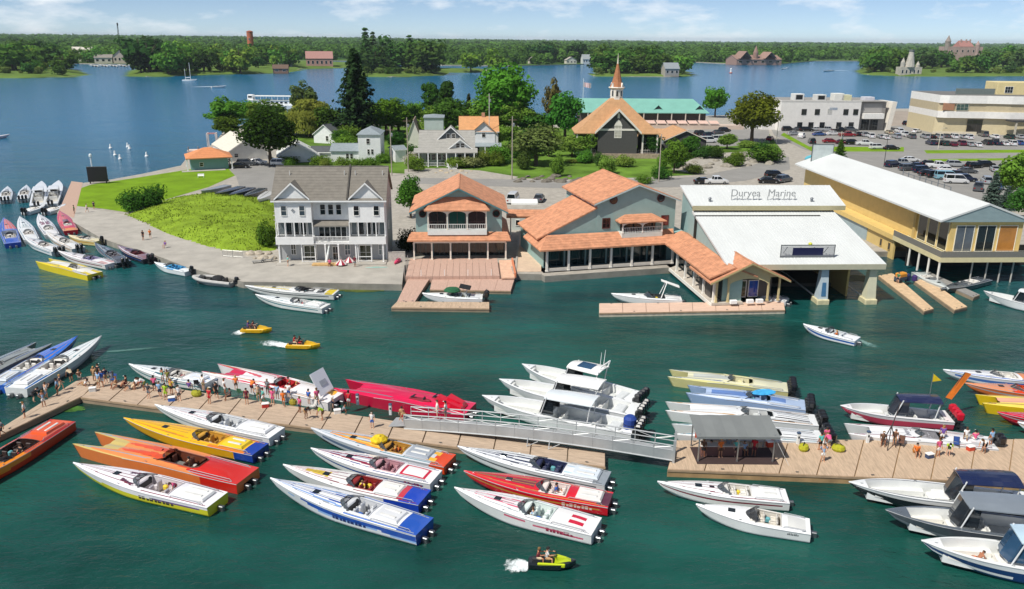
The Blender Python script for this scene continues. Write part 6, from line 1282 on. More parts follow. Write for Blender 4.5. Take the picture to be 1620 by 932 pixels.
 if scoops:
  for(t,f,s,col) in scoops:c=H.P(t,f);part('engine_scoop',MB().add([(-.9*s,-.4*s,0),(.6*s,-.45*s,0),(.6*s,.45*s,0),(-.9*s,.4*s,0),(-.7*s,-.25*s,.35*s),(.55*s,-.38*s,.75*s),(.55*s,.38*s,.75*s),(-.7*s,.25*s,.35*s)],[(4,5,6,7),(0,1,5,4),(1,2,6,5),(2,3,7,6),(3,0,4,7)]),gel(col),e,loc=c)
 if hatch:
  h0,h1=hatch_t;w=(H.hb(.12) if kind!='cat' else B/2)*.62;z=H.P((h0+h1)/2,.6).z
  hm=part('engine_hatch',MB().add([(L*h0,-w,z),(L*h1,-w,z),(L*h1,w,z),(L*h0,w,z),(L*h0+.12,-w*.88,z+.16),(L*h1-.1,-w*.88,z+.22),(L*h1-.1,w*.88,z+.22),(L*h0+.12,w*.88,z+.16)],[(4,5,6,7),(0,1,5,4),(1,2,6,5),(2,3,7,6),(3,0,4,7)]),gel(hatch),e)
  for s in(-.45,.45):part('vent',MB().rbox(L*h0+.4,L*h1-.4,s*w-.12,s*w+.12,z+.15,z+.24,.03),mat('#d0d0cc' if hatch!=WHITE else '#9fa3a5',.5),hm)
 if pad:
  h0,h1,col=pad;w=H.hb(.15)*.72 if kind!='cat' else B*.33;z=H.P((h0+h1)/2,0).z
  for s in(-1,1):part('sun_pad',MB().rbox(L*h0,L*h1,s*w/2-w*.47,s*w/2+w*.47,z-.05,z+.14,.06),mat(col,.7,var=.08),e)
 if platform and not outboards:part('swim_platform',MB().rbox(-.75,-.01,-H.hb(0)*.85,H.hb(0)*.85,.16,.28,.04),mat('#b8b5ad' if not transom else transom,.5),e)
 for k in range(drives if not outboards else 0):link('outdrive',drive_mesh(),e,(-.05,(k-(drives-1)/2)*.95,.15))
 for k in range(outboards):link('outboard',outboard_mesh(ob_col),e,(-.28,(k-(outboards-1)/2)*.68,fb[0]-.8+.25))
 for t,f in((.93,.25),(.6,.9),(.6,-.9),(.06,.85),(.06,-.85)):
  if kind=='cat' and t>.9:f=.74
  c=H.P(t,f);part('cleat',MB().box(-.11,.11,-.02,.02,.04,.07).box(-.04,.04,-.02,.02,-.02,.04),metalm('#c9cbcc',.3),e,loc=c)
 return e,H
def topper(e,H,t0,t1,h,w,col,post='#d5d7d7',curve=.1,glassf=True,tint='#1b2126',front=None):
 """hard top on four posts with front glazing"""
 x0,x1=H.L*t0,H.L*t1;zb=H.zs((t0+t1)/2)-.1;b=MB();n=6;m=6;top=[]
 for k in range(n+1):
  for j in range(m+1):
   u,v=k/n,j/m;f=2*v-1;ww=w/2*(1-.16*u**3);top.append((x0+(x1-x0)*u-.1*f*f*(1 if u>.9 else 0),ww*f,zb+h+curve*(1-f*f)-.12*u*u*curve*5))
 N=len(top);b.add(top+[(p[0],p[1],p[2]-.09) for p in top],[(k*(m+1)+j,(k+1)*(m+1)+j,(k+1)*(m+1)+j+1,k*(m+1)+j+1) for k in range(n) for j in range(m)]+[(N+k*(m+1)+j+1,N+(k+1)*(m+1)+j+1,N+(k+1)*(m+1)+j,N+k*(m+1)+j) for k in range(n) for j in range(m)]+[(k*(m+1),N+k*(m+1),N+(k+1)*(m+1),(k+1)*(m+1)) for k in range(n)]+[((k+1)*(m+1)+m,N+(k+1)*(m+1)+m,N+k*(m+1)+m,k*(m+1)+m) for k in range(n)]+[(j+1,N+j+1,N+j,j) for j in range(m)]+[(n*(m+1)+j,N+n*(m+1)+j,N+n*(m+1)+j+1,n*(m+1)+j+1) for j in range(m)])
 ht=part('hard_top',b,gel(col),e)
 for s in(-1,1):
  for(xa,xb) in((x0+.5,x0+.15),(x1+.35,x1-.35)):part('top_post',MB().tube([(xa,s*w*.40,zb-.2),(xb,s*w*.42,zb+h)],.06,6),mat(post,.4),e)
 part('console',MB().rbox(x1-.9,x1+.35,-w*.3,w*.3,zb-.9,zb+.35,.12),gel('#e2e4e2'),e)
 if glassf:
  g=MB();a,c=x1+.45,x1-.15;yy=w*.36;g.add([(a,-yy,zb+.2),(a+.25,0,zb+.2),(a,yy,zb+.2),(c,-yy,zb+h-.1),(c+.2,0,zb+h-.08),(c,yy,zb+h-.1),(x1-1.0,-yy,zb+.2),(x1-1.0,-yy,zb+h-.1),(x1-1.0,yy,zb+.2),(x1-1.0,yy,zb+h-.1)],[(0,1,4,3),(1,2,5,4),(0,3,7,6),(2,8,9,5)]);part('windscreen',g,glass(tint),e)
 for k in(-1,0,1):link('seat',seat_mesh('#d9d9d5'),e,(x1-1.6,k*w*.24,zb-.9))
 part('rear_bench',MB().rbox(x0-.3,x0+.3,-w*.36,w*.36,zb-.9,zb-.3,.08).rbox(x0-.42,x0-.3,-w*.36,w*.36,zb-.9,zb+.1,.05),mat('#dcdcd8',.7),e)
 return ht
def bow_seats(e,H,t0,t1,col='#d5d6d2',inner='#c8cac8'):
 """U shaped cushions in the open bow of a centre console"""
 zf=max(.12,H.f0-.75)+.38
 for s in(-1,1):
  b=MB();n=8;o=[]
  for k in range(n+1):
   t=t0+(t1-t0)*k/n;y0,y1=H.hb(t)*.80,H.hb(t)*.42;o.append((H.L*t,s*y0,s*y1))
  vs=[]
  for x,a,c in o:vs+=[(x,a,zf),(x,c,zf),(x,c,zf-.38),(x,a,zf+.3)]
  fc=[]
  for k in range(n):q=k*4;fc+=[(q,q+4,q+5,q+1),(q+1,q+5,q+6,q+2),(q+3,q+7,q+4,q)]
  if s<0:fc=[tuple(reversed(f)) for f in fc]
  b.add(vs,fc);part('bow_cushion',b,mat(col,.7,var=.08),e)
 part('bow_lounge',MB().rbox(H.L*(t0-.09),H.L*(t0-.005),-H.hb(t0)*.4,H.hb(t0)*.4,zf-.38,zf+.15,.08),mat(inner,.7,var=.08),e)
def aerial(e,H,t,n,lean=-.6,h=2.4):
 for k in range(n):part('aerial',MB().tube([(H.L*t,(k-(n-1)/2)*.8,H.zs(t)+1.9),(H.L*t+lean*.6,(k-(n-1)/2)*.9,H.zs(t)+1.9+h)],[.05,.02],5),paint('#dcdddd'),e)
NAVY,RED,BLUE,YLW,ORG='#16244f','#c4182a','#1d3f9c','#e2b20a','#d8481c'
boat('powerboat','grey catamaran, farthest of the three boats at the left edge of the long dock',(70,541),(-62,605),'cat',2.9,(.9,1.15),'#6f7472','#8a8f8c',[('d','#4b4f4e',.3,.9,.3,.3,.5,.5)],(.3,.5,.5))
boat('powerboat','bright blue powerboat with grey cockpit between the grey catamaran and the white boat',(123,533),(-34,622),'v',2.7,(.95,1.3),'#2458b0','#2f74d8',[('d','#7fa3d0',0,.5,.75,.85,1,1),('d','#9aa6b0',0,.3,0,0,.6,.6)],(.26,.5,.68),hatch='#cfd6dc',L=13.8)
boat('powerboat','white powerboat with blue rear deck, nearest of the three at the left edge',(161,534),(-2,628),'v',2.9,(1.0,1.4),'#d9dcda','#e6e8e6',[('d','#2f6fc0',.0,.42,.76,.8,.95,.9),('h','#aeb4b4',.2,1,.0,.0,.35,.35)],(.3,.52,.68),hatch='#e9ecee',L=14.6)
boat('powerboat','orange red powerboat with black cockpit at the left edge below the dock',(-105,790),(122,650),'v',3.0,(1.0,1.3),'#c83a12','#dd561c',[('d','#e88a20',.45,1,.3,.0,1,1),('d','#b8230f',0,.3,.75,.75,1,1),('h','#e58a24',.4,1,.5,.2,1,1)],(.3,.58,.72),seats='#3a2a26',floor='#1d1c1c',hatch='#dd5a24',tint='#101214',L=14.5)
boat('powerboat','white powerboat with blue striped rear moored behind the crowded dock',(204,576),(332,602),'v',2.6,(.85,1.2),'#dfe2e2','#e9eaea',[('d','#9fb6d6',.02,.22,.2,.2,.45,.45),('d','#49505a',.5,.62,.55,.5,.75,.7)],(.28,.48,.68),hatch='#dfe6ee')
boat('powerboat','white catamaran with red lightning stripes moored behind the crowded dock',(331,581),(532,628),'cat',3.2,(.95,1.2),'#e2dede','#ece7e6',[('d','#c9284a',.4,.7,.2,.62,.34,.7),('d','#c9284a',.45,.95,.78,.9,.9,.98),('d','#c9284a',.86,1.0,.0,.0,.6,.75),('d','#e8b23a',.03,.2,-1,-.8,-.2,-.2,0),('d','#d65a62',.7,.95,-.2,-.6,.05,-.5,0)],(.36,.52,.62),seats='#c8323c',tint='#151515')
boat('powerboat','bright red catamaran with two black cockpits and tall scoops moored behind the dock',(536,607),(744,646),'cat',3.3,(.95,1.25),'#b5123a','#d3164a',[('d','#e0446c',.0,.3,.86,.86,1,1)],None,pods=[(.34,.5,.18,.52),(.2,.34,-.5,-.1)],scoops=[(.2,.35,1.25,'#cf1530'),(.13,-.05,1.25,'#cf1530'),(.1,.45,.9,'#cf1530')],drives=2)
boat('powerboat','white powerboat with bare white deck moored along the near side of the crowded dock',(245,641),(438,684),'v',2.7,(.9,1.25),'#e4e5e4','#eceded',[('d','#c3a7ac',.5,.9,.35,.1,.5,.18),('d','#a9adb2',.08,.2,.3,.3,.5,.5)],(.28,.52,.68),seats='#cfd2d4',hatch='#e9eaea')
boat('powerboat','yellow powerboat with blue stern and yellow engine hatch',(196,662),(412,710),'v',2.7,(.9,1.25),'#d9a008','#f0b90a',[('d','#e08a14',.5,1,.55,.4,.7,.6),('d','#1b3f9e',0,.08,0,0,1,1),('h','#1b3f9e',0,.14,0,0,1,1),('d','#e8741c',.05,.3,.75,.75,1,1)],(.26,.44,.66),seats='#c9963a',hatch='#e8c61c',hatch_t=(.09,.23),transom='#16327e')
boat('powerboat','orange catamaran with red stern and wide open cockpit',(132,692),(392,752),'cat',3.3,(.95,1.2),'#d9783c','#e08a4c',[('d','#c9271c',0,.3,-1,-1,1,1,0),('d','#d4512a',.3,.62,.1,.1,.7,.5),('d','#c8b26a',.88,1,-1,-1,1,1,0),('d','#e0542c',.62,.86,.05,.25,.5,.4),('h','#c9271c',0,.3,0,0,1,1)],(.3,.55,.58),seats='#6a3a2a',floor='#26302e',tint='#1a1512',frame='#a54a2a')
boat('powerboat','white powerboat with yellow hull sides and purple stripe, lowest of the left group',(116,733),(344,790),'v',2.8,(.9,1.25),'#cfc92a','#ebe9ec',[('h','#e9e7ea',0,1,.62,.35,1.1,1.1),('h','#6a4a86',.05,.35,.5,.55,.62,.66),('d','#5a3a4a',.5,.62,.6,.3,.8,.5)],(.27,.52,.7),seats='#cfc9cc',floor='#c9bfb8',hatch='#ecebe8',drives=1)
boat('powerboat','grey powerboat with orange flames along its deck and a red stern',(492,678),(712,728),'v',2.7,(.9,1.25),'#b9bfc6','#c9cdd2',[('d','#e8963a',.42,.85,.2,.05,.75,.3),('d','#f0c35a',.45,.75,.35,.1,.5,.2),('d','#d8481c',0,.1,0,0,1,1),('d','#e8b03a',.08,.14,.2,.3,.8,.6),('h','#5a6a86',.1,.9,.3,.3,.6,.6),('h','#d8481c',0,.1,0,0,1,1)],(.3,.46,.66),seats='#b98a3a',hatch='#9fa6ae',hatch_t=(.12,.28),transom='#c8401c')
boat('powerboat','white powerboat with a red rectangle on its engine hatch',(492,710),(690,754),'v',2.7,(.9,1.25),'#dededd','#ece8e6',[('d','#8a2440',.48,.95,.3,.05,.52,.2),('d','#c41c3c',.06,.24,.5,.5,.62,.62),('d','#c41c3c',.05,.08,0,0,.6,.6),('d','#c41c3c',.225,.25,0,0,.6,.6)],(.28,.48,.66),seats='#b98c94',hatch=None,transom='#e4e2e0')
boat('powerboat','white powerboat with blue stern and yellow bow patch',(448,736),(672,786),'v',2.7,(.9,1.25),'#d8dad9','#e9e8e4',[('d','#d8c23a',.66,.82,.0,.0,.35,.25),('d','#c8a0a4',.62,.9,.4,.2,.5,.3),('d','#1d44b4',0,.13,0,0,1,1),('d','#c43a48',.12,.145,0,0,.8,.8),('h','#1d44b4',0,.22,0,0,1,1)],(.32,.5,.66),seats='#8a2a2a',hatch='#e6e4dc',hatch_t=(.15,.29),transom='#1a3a9a')
boat('powerboat','big white powerboat with blue swoosh hull and blue stern, lowest of the second group',(428,759),(672,832),'v',2.9,(1.0,1.35),'#d5d8da','#e8e9ea',[('d','#2a4f9e',.4,.98,.32,.1,.42,.16),('d','#7fa0d4',.3,.96,.55,.3,.68,.42),('d','#2f6fd0',.0,.45,.8,.85,.96,.95),('d','#1f52b0',0,.12,0,0,1,1),('h','#2450a8',.0,.75,.35,.6,.9,.8),('h','#8db0de',.0,.85,.2,.5,.35,.6)],(.3,.48,.68),seats='#c9ccd0',hatch='#d6d8da',hatch_t=(.13,.28),transom='#1f4a9e')
boat('powerboat','white powerboat with navy centre stripe and a grey transparent stern',(724,707),(962,756),'v',2.7,(.9,1.25),'#d3d7d8','#e3e6e8',[('d','#2a3358',.46,.94,.12,.04,.34,.12),('d','#2a3358',.44,.9,.55,.4,.6,.46),('d','#8d959c',0,.07,0,0,1,1),('d','#b9cfe0',.07,.26,.3,.3,.5,.5)],(.28,.47,.67),seats='#2c3354',hatch='#d2dbe2',transom='#8a9096')
boat('powerboat','red powerboat with dark bow patch and white engine hatch',(734,746),(966,790),'v',2.7,(.9,1.25),'#c01226','#d01c2e',[('d','#7a3a44',.5,.92,.0,.0,.35,.15),('d','#b5484c',.3,.9,.75,.6,.85,.7),('d','#5a2a3c',.0,.07,0,0,.8,.8)],(.28,.46,.67),seats='#e0d2cc',floor='#cdbdb6',hatch='#e6e2dc',transom='#8a1a2a')
boat('powerboat','white powerboat with pink stripes and two red hatch pads, lowest of the third group',(719,773),(944,832),'v',2.9,(.95,1.3),'#dcdddb','#ebe9e7',[('d','#d4607c',.4,.85,.3,.15,.42,.25),('d','#d88a9a',.55,.9,.05,.03,.14,.1),('h','#c85a74',.05,.6,.3,.75,.5,.85),('d','#c81e3c',.07,.17,.15,.15,.42,.42)],(.29,.5,.7),seats='#d5e0dc',floor='#cfd6d2')
for lab,bw,st,top,ae in(('white centre console with blue glass roof hatch, farthest of the three behind the gangway',(826,580),(1008,628),WHITE,1),('white centre console with plain white hard top, middle of the three behind the gangway',(790,604),(1010,648),WHITE,0),('white centre console with long pale hard top, nearest of the three behind the gangway',(763,630),(1005,676),'#dfe6e8',0)):
 e,H=boat('centre_console',lab,bw,st,'cc',3.4,(1.1,1.55),'#e0e3e4','#e9ebeb',(),(.07,.9,.80),outboards=4,ob_col='#15161a',floor='#c9ccca',screen=0)
 ht=topper(e,H,.25 if not ae else.28,.56,2.0,2.7,top,curve=.16);bow_seats(e,H,.62,.88);part('bow_pad',MB().rbox(H.L*.88,H.L*.91,-.35,.35,.9,1.35,.06),mat('#d5d6d2',.7),e)
 if ae:part('skylight',MB().rbox(H.L*.36,H.L*.48,-.7,.7,H.zs(.4)+2.0,H.zs(.4)+2.09,.03),glass('#1f4a6a'),ht);aerial(e,H,.3,2,-.3,2.2);part('radar_arch',MB().tube([(H.L*.29,-1.2,H.zs(.3)+1.85),(H.L*.27,-1.1,H.zs(.3)+2.7),(H.L*.27,1.1,H.zs(.3)+2.7),(H.L*.29,1.2,H.zs(.3)+1.85)],.08,6),paint(WHITE),e)
 part('stern_lounge',MB().rbox(H.L*.09,H.L*.16,-1.1,1.1,.35,.95,.1),mat('#cfd3d4',.7),e)
e_=thing('fender_roll','big blue covered roll standing at the stern of the nearest white centre console','fender',W(996,680,.9),0);part('roll',MB().lathe([(.5,0),(.62,.1),(.62,1.2),(.4,1.45)],n=12),mat('#1f3f8c',.7,var=.15),e_);part('strap',MB().lathe([(.63,.6),(.65,.65),(.63,.7)],n=12),mat('#16244f',.7),e_)
cl_=[('pale yellow catamaran with black outboards, farthest behind the canopy',(1057,588),(1246,612),'#c3bd86','#d6d4b4',[('d','#cfcb8a',.1,1,.8,.8,1,1),('d','#b8bcb4',.5,.95,0,0,.35,.35)],'#d9d4b0'),('blue catamaran with a bright blue cover behind the canopy',(1086,613),(1274,640),'#8fa6c8','#a9bcd8',[('d','#5f7fb8',.2,.95,0,0,.4,.4),('d','#d4dce6',.05,.9,.6,.75,.8,.95)],'#8aa0c0'),('white catamaran with black zebra cockpit behind the canopy',(1052,640),(1292,664),'#d5d8d8','#e2e4e4',[('d','#2a2c30',.06,.3,.1,.1,.2,.2),('d','#2a2c30',.06,.32,.4,.4,.5,.5),('d','#2a2c30',.06,.3,.68,.75,.76,.82)],'#c9cccc'),('white catamaran with black stripes, nearest behind the canopy',(1064,676),(1302,690),'#d5d8d8','#e2e4e4',[('d','#2a2c30',.05,.32,.22,.22,.32,.32),('d','#2a2c30',.05,.32,.52,.55,.62,.66),('d','#55585c',.34,.42,0,0,.8,.8)],'#3a3c40')]
for lab,bw,st,hc,dc,ops,sc_ in cl_:boat('powerboat',lab,bw,st,'cat',2.8,(.85,1.05),hc,dc,ops,(.34,.56,.6),outboards=4 if 'zebra' not in lab else 3,ob_col='#16171a',seats=sc_,group=None)
e_=thing('boat_cover','crumpled bright blue cover lying in the blue catamaran','cover',W(1208,622,1.1),.2);part('cover',MB().lathe([(.62,0),(.7,.1),(.5,.26),(.2,.32)],n=9,sx=2.0),mat('#3aa0d8',.8,var=.3,scale=1.5,bump=.5,bscale=3),e_);part('fold',MB().tube([(-1,0,.15),(0,.2,.3),(1,-.1,.15)],.1,6),mat('#5ab8e6',.8),e_)
boat('powerboat','white powerboat with pink seats lying along the wide dock',(1040,762),(1246,784),'v',2.5,(.85,1.2),'#dcdedb','#eceded',[('d','#b9bdc0',.3,.9,.85,.85,.92,.92),('d','#2a2c2e',.55,.6,-.2,-.2,.1,.1,0)],(.28,.5,.68),seats='#d8d6d0',hatch='#e9e9e6',drives=1)
boat('runabout','small white speedboat with orange striped seat, nearest below the wide dock',(1101,797),(1282,832),'v',2.5,(.85,1.15),'#dcdddb','#eff0ef',[('d','#d9d9d4',.03,.2,0,0,.7,.7)],(.25,.52,.74),seats='#cfcac0',floor='#7d6f60',tint='#15181c',drives=1,screen=.5)
boat('powerboat','white powerboat with blue stripe and orange stern at the top right',(1492,585),(1668,600),'v',2.6,(.85,1.2),'#dfe2e6','#e8eaec',[('d','#3a6ab8',.3,.95,.8,.7,.92,.85),('d','#e08a4a',0,.3,0,0,1,1),('h','#4a74b8',.1,.9,.3,.3,.6,.6)],(.34,.54,.66))
boat('powerboat','orange powerboat with black engine bay second from the top right',(1527,606),(1706,624),'v',2.6,(.85,1.2),'#c86a34','#d98a5c',[('d','#d8421c',.3,.6,.3,.3,1,1)],(.36,.56,.66),seats='#c8481c',floor='#2a2422')
boat('powerboat','yellow hulled catamaran with peach deck third from the top right',(1548,629),(1734,648),'cat',2.9,(.85,1.1),'#d8b81c','#e8a888',[('d','#e8d05a',.6,1,.4,.4,1,1)],(.32,.5,.6))
boat('powerboat','crimson powerboat fourth from the top right',(1578,652),(1760,672),'v',2.6,(.85,1.2),'#b8122c','#c81a3a',(),(.34,.54,.66))
boat('powerboat','white powerboat just showing its bow at the right edge above the wide dock',(1610,668),(1790,692),'v',2.6,(.85,1.2),'#dfe2e2','#e8eaea',[('d','#5ab0b8',.7,.95,.5,.3,.8,.6)],(.34,.54,.66))
e,H=boat('centre_console','pink hulled centre console with navy hard top and red outboards',(1329,644),(1503,658),'cc',2.9,(1.0,1.4),'#c0405a','#e6e4e4',[('h','#d9d4d6',0,1,.75,.65,1.1,1.1)],(.07,.9,.78),outboards=4,ob_col='#b8142a',floor='#c9c6c6',screen=0)
topper(e,H,.12,.5,1.8,2.3,'#22284a',curve=.22,tint='#2a2f38');bow_seats(e,H,.58,.86)
boat('powerboat','white catamaran with black framed canopy lying along the back of the wide dock',(1338,676),(1572,700),'cat',2.9,(.9,1.1),'#d2d4d4','#e4e4e4',[('d','#b9bcbc',.0,.2,.3,.3,.6,.6)],(.4,.6,.6),outboards=2,ob_col='#1a1a1c',seats='#9a9aa0',floor='#3a3c40')
fb_=thing('orange_banner','tall slanting orange banner behind the navy hard top boat','banner',W(1488,646,.9),0);hz_=lz(fb_,0,0,590);part('pole',MB().tube([(0,0,0),(1.9,.2,hz_)],.04,5),mat('#3a3a3a',.5),fb_)
part('cloth',MB().add([(.3,0,1.2),(.9,-.1,1.0),(2.6,.25,hz_-.2),(1.9,.2,hz_)]+[(.3,.02,1.2),(.9,-.08,1.0),(2.6,.27,hz_-.2),(1.9,.22,hz_)],[(0,1,2,3),(7,6,5,4)]),mat('#d8721c',.8,var=.15),fb_)
yf_=thing('yellow_pennant','yellow triangular pennant beside the slanting orange banner','flag',W(1468,640,1.0),0);part('pole',MB().tube([(0,0,0),(0,0,3.4)],.03,5),mat('#777',.5),yf_);part('cloth',MB().add([(0,0,3.4),(0,0,2.5),(1.0,.1,2.6),(0,.02,3.4),(0,.02,2.5),(1.0,.12,2.6)],[(0,1,2),(5,4,3)]),mat('#e8c81c',.8),yf_)
e,H=boat('centre_console','black and white centre console with open bow and navy hard top below the wide dock',(1342,767),(1606,790),'cc',3.2,(1.1,1.5),'#20242c','#e3e5e4',[('h','#e3e5e4',0,1,.72,.6,1.1,1.1),('d','#22262c',.3,.9,.82,.8,.9,.88)],(.07,.9,.78),outboards=4,ob_col='#17181b',floor='#b9bbb8',screen=0,L=14)
topper(e,H,.1,.42,1.9,2.7,'#1a2548',curve=.3,tint='#20262c');bow_seats(e,H,.56,.86,'#d9dad6','#e6e6e2');part('bow_pad',MB().rbox(H.L*.45,H.L*.53,-.7,.7,.4,1.15,.12),mat('#e2e2de',.7),e)
e,H=boat('centre_console','dark grey hulled centre console with long grey hard top at the right edge',(1400,812),(1690,842),'cc',3.3,(1.1,1.55),'#4a525a','#5a626a',[('h','#6f7780',0,1,.0,.0,.3,.3)],(.07,.88,.80),outboards=4,floor='#cfcdc6',screen=0,L=14)
topper(e,H,.2,.62,2.0,2.9,'#7d868e',curve=.1,tint='#20262c');bow_seats(e,H,.68,.85,'#dad8d0','#e6e4de')
e,H=boat('centre_console','white decked centre console with navy hull and pale blue top, lowest at the right edge',(1456,862),(1760,900),'cc',3.4,(1.15,1.6),'#1d3a6a','#e8eae8',[('h','#e2e4e4',0,1,.78,.7,1.1,1.1),('h','#dfe2e2',0,1,.05,.2,.18,.3)],(.07,.9,.80),outboards=4,floor='#d4d2ca',screen=0,L=14)
topper(e,H,.2,.58,2.0,2.9,'#b9d2e0',curve=.14,tint='#2a4a66');bow_seats(e,H,.64,.88,'#dfddd6','#e6e4de')
def hull_marks(key,t0,t1,v,n,col,h=.22):
 e,H=next(x for k,x in BOATS.items() if key in k);b=MB()
 def pt(t,v):s=H.section(t);i=1+v*(len(s)-2);k=int(i);f=i-k;y,z=(s[k][0]*(1-f)+s[k+1][0]*f,s[k][1]*(1-f)+s[k+1][1]*f);return Vector((H.L*t,y+.012,z+.004))
 for i in range(n):
  a,c=t0+(t1-t0)*i/n,t0+(t1-t0)*(i+.62+.2*(i%2))/n;b.add([pt(a,v),pt(c,v),pt(c,v+h),pt(a,v+h)],[(0,3,2,1)])
  if i%3:b.add([pt(a,v+h*1.3),pt(c,v+h*1.3),pt(c,v+h*1.6),pt(a,v+h*1.6)],[(0,3,2,1)])
 o=part('hull_print',b,mat(col,.5),e);o['kind']='stuff'
hull_marks('yellow hull sides',.22,.46,.28,9,'#3a3a26');hull_marks('blue swoosh',.3,.52,.3,9,'#16275c');hull_marks('pink stripes and two red',.12,.3,.35,8,'#8a2440');hull_marks('orange striped seat',.1,.2,.55,7,'#5a5e60',.16);hull_marks('red rectangle',.06,.2,.4,6,'#8a2440');hull_marks('dark bow patch',.1,.3,.4,8,'#e0c8c4')
boat('powerboat','white powerboat with black zebra canopy and yellow stripe along the townhouse quay',(388,452),(532,462),'v',2.8,(.9,1.2),'#d9dad6','#e6e7e4',[('d','#2a2c30',.12,.2,.0,.1,.7,.8),('d','#2a2c30',.24,.32,.0,.2,.5,.8),('d','#2a2c30',.36,.42,.1,.0,.8,.5),('d','#e2c81c',.02,.1,-1,-1,1,1,0),('d','#d9c23a',.5,.9,.3,.1,.5,.3)],(.3,.42,.6),seats='#2a2c30')
boat('powerboat','plain white powerboat, nearer of the two along the townhouse quay',(404,466),(516,484),'v',2.6,(.85,1.2),'#dcdeda','#eaecea',[('d','#c9cdd0',.1,.2,.2,.2,.5,.5)],(.26,.46,.68),seats='#cfd2d0',hatch='#e6e8e6')
e,H=boat('runabout','white boat with dark green canvas top in the small dock',(668,464),(764,469),'v',2.7,(.9,1.2),'#e2e4e4','#ebeeee',[('d','#c9d2d2',.5,.9,.3,.1,.5,.3)],(.2,.5,.74),seats='#cfd6d6',outboards=2,screen=.5)
ct=MB();ct.lathe([(1.0,0),(1.02,.1),(.8,.35),(.2,.45)],(H.L*.5,.2,1.75),12,sx=1.2,sy=1.1);part('canvas_top',ct,mat('#1f5a3a',.9,var=.15),e);part('folded_bimini',MB().slab((H.L*.2,-1,2.2),(H.L*.38,-1,2.5),(H.L*.38,1,2.5),(H.L*.2,1,2.2),.06),mat('#1b1c1e',.8),e)
for s in(-1,1):part('bimini_frame',MB().tube([(H.L*.3,s,1.1),(H.L*.24,s,2.2)],.03,5).tube([(H.L*.3,s,1.1),(H.L*.38,s,2.45)],.03,5),metalm(),e)
e,H=boat('runabout','white boat with slanting white tower behind the long pavilion dock',(967,465),(1078,471),'v',2.7,(.9,1.25),'#dfe2e0','#eceeec',[('d','#b9c2c2',.4,.8,.5,.3,.62,.45)],(.24,.5,.72),seats='#3a4042',screen=.45)
part('wake_tower',MB().slab((H.L*.04,-.7,2.6),(H.L*.3,-.5,3.5),(H.L*.3,.2,3.5),(H.L*.04,.2,2.6),.15).tube([(H.L*.3,-1.1,1.1),(H.L*.22,-.7,3.2)],.06,6).tube([(H.L*.3,1.1,1.1),(H.L*.22,.2,3.2)],.06,6),paint(WHITE),e)
e,H=boat('runabout','white speedboat with blue hull stripe running in the open channel with one person aboard',(1271,511),(1357,536),'v',2.4,(.75,1.05),'#e0e3e6','#eceef0',[('h','#2a5aa0',0,.9,.25,.3,.6,.6)],(.22,.55,.76),seats='#cdd3d6',drives=1,screen=.45)
RUN=e,H
e,H=boat('centre_console','white centre console moored at the right edge under the yellow boathouse balcony',(1556,462),(1690,492),'cc',3.0,(1.0,1.4),'#dfe2e2','#eaecec',(),(.07,.9,.78),outboards=2,floor='#c9ccca',screen=0);topper(e,H,.3,.58,1.7,2.3,'#e6e8e8');aerial(e,H,.45,2,-.8)
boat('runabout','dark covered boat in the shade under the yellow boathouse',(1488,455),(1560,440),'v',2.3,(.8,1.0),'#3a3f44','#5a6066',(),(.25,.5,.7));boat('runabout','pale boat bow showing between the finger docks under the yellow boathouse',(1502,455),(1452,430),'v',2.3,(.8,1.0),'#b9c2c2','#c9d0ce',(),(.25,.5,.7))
boat('runabout','white boat stern half hidden at the right end of the pavilion dock',(1196,462),(1246,474),'v',2.3,(.8,1.0),'#cfd2d2','#e0e2e2',(),(.25,.5,.7))
e,H=boat('rib_boat','grey inflatable boat with black canvas hood at the left quay',(306,434),(370,446),'rib',2.5,(.6,.8),'#a5a5a2','#8f8f8c',(),(.08,.85,.62),seats='#5a5a58',screen=.4,drives=1,outboards=1)
for s in(-1,1):part('tube',MB().tube([H.P(t,s*.93,.02) for t in np.linspace(0,1,14)],.27,8),mat('#b5b4b0',.6),e)
part('canvas_hood',MB().lathe([(.8,0),(.85,.2),(.6,.55),(.15,.7)],(H.L*.38,0,.75),10,sx=1.25),mat('#1c1d20',.85),e)
boat('runabout','white open boat with a blue seat cover at the left quay',(244,413),(300,428),'v',2.3,(.75,1.0),'#e0e4e4','#e8eceb',[('d','#3a9ad0',.3,.5,.8,.8,1,1)],(.2,.6,.74),seats='#4aa0d0',outboards=1)
boat('powerboat','yellow catamaran with white deck, lowest of the crowd at the left quay',(66,410),(150,432),'cat',2.9,(.9,1.15),'#dcc51a','#e9e6d8',[('d','#e2c91c',.3,1,.55,.4,1,1),('d','#e2c91c',0,.16,.3,.3,.9,.9)],(.3,.5,.5))
boat('powerboat','white powerboat with pink grey stern behind the yellow catamaran at the left quay',(92,397),(176,416),'v',2.7,(.9,1.2),'#e0dcdc','#ebe9e8',[('d','#cfa8a4',.02,.16,.2,.2,.8,.8)],(.28,.46,.66),seats='#8a86a8')
boat('powerboat','white powerboat with black outboards, third from the bottom of the crowd at the left quay',(38,374),(92,396),'v',2.6,(.9,1.2),'#dedede','#e9e9e7',[('d','#c8a0a0',.3,.8,.3,.2,.4,.3)],(.26,.46,.66),outboards=3)
boat('powerboat','white and cream powerboat beside the white one with black outboards at the left quay',(72,366),(124,392),'v',2.5,(.9,1.2),'#dcdcda','#e6e5e0',(),(.26,.46,.66),outboards=2)
boat('powerboat','cream yellow powerboat with black cockpit at the left quay',(108,372),(158,380),'v',2.5,(.9,1.2),'#d8c88a','#e2d8b0',[('d','#3a3a36',.4,.6,0,0,.6,.6)],(.26,.46,.66),outboards=1)
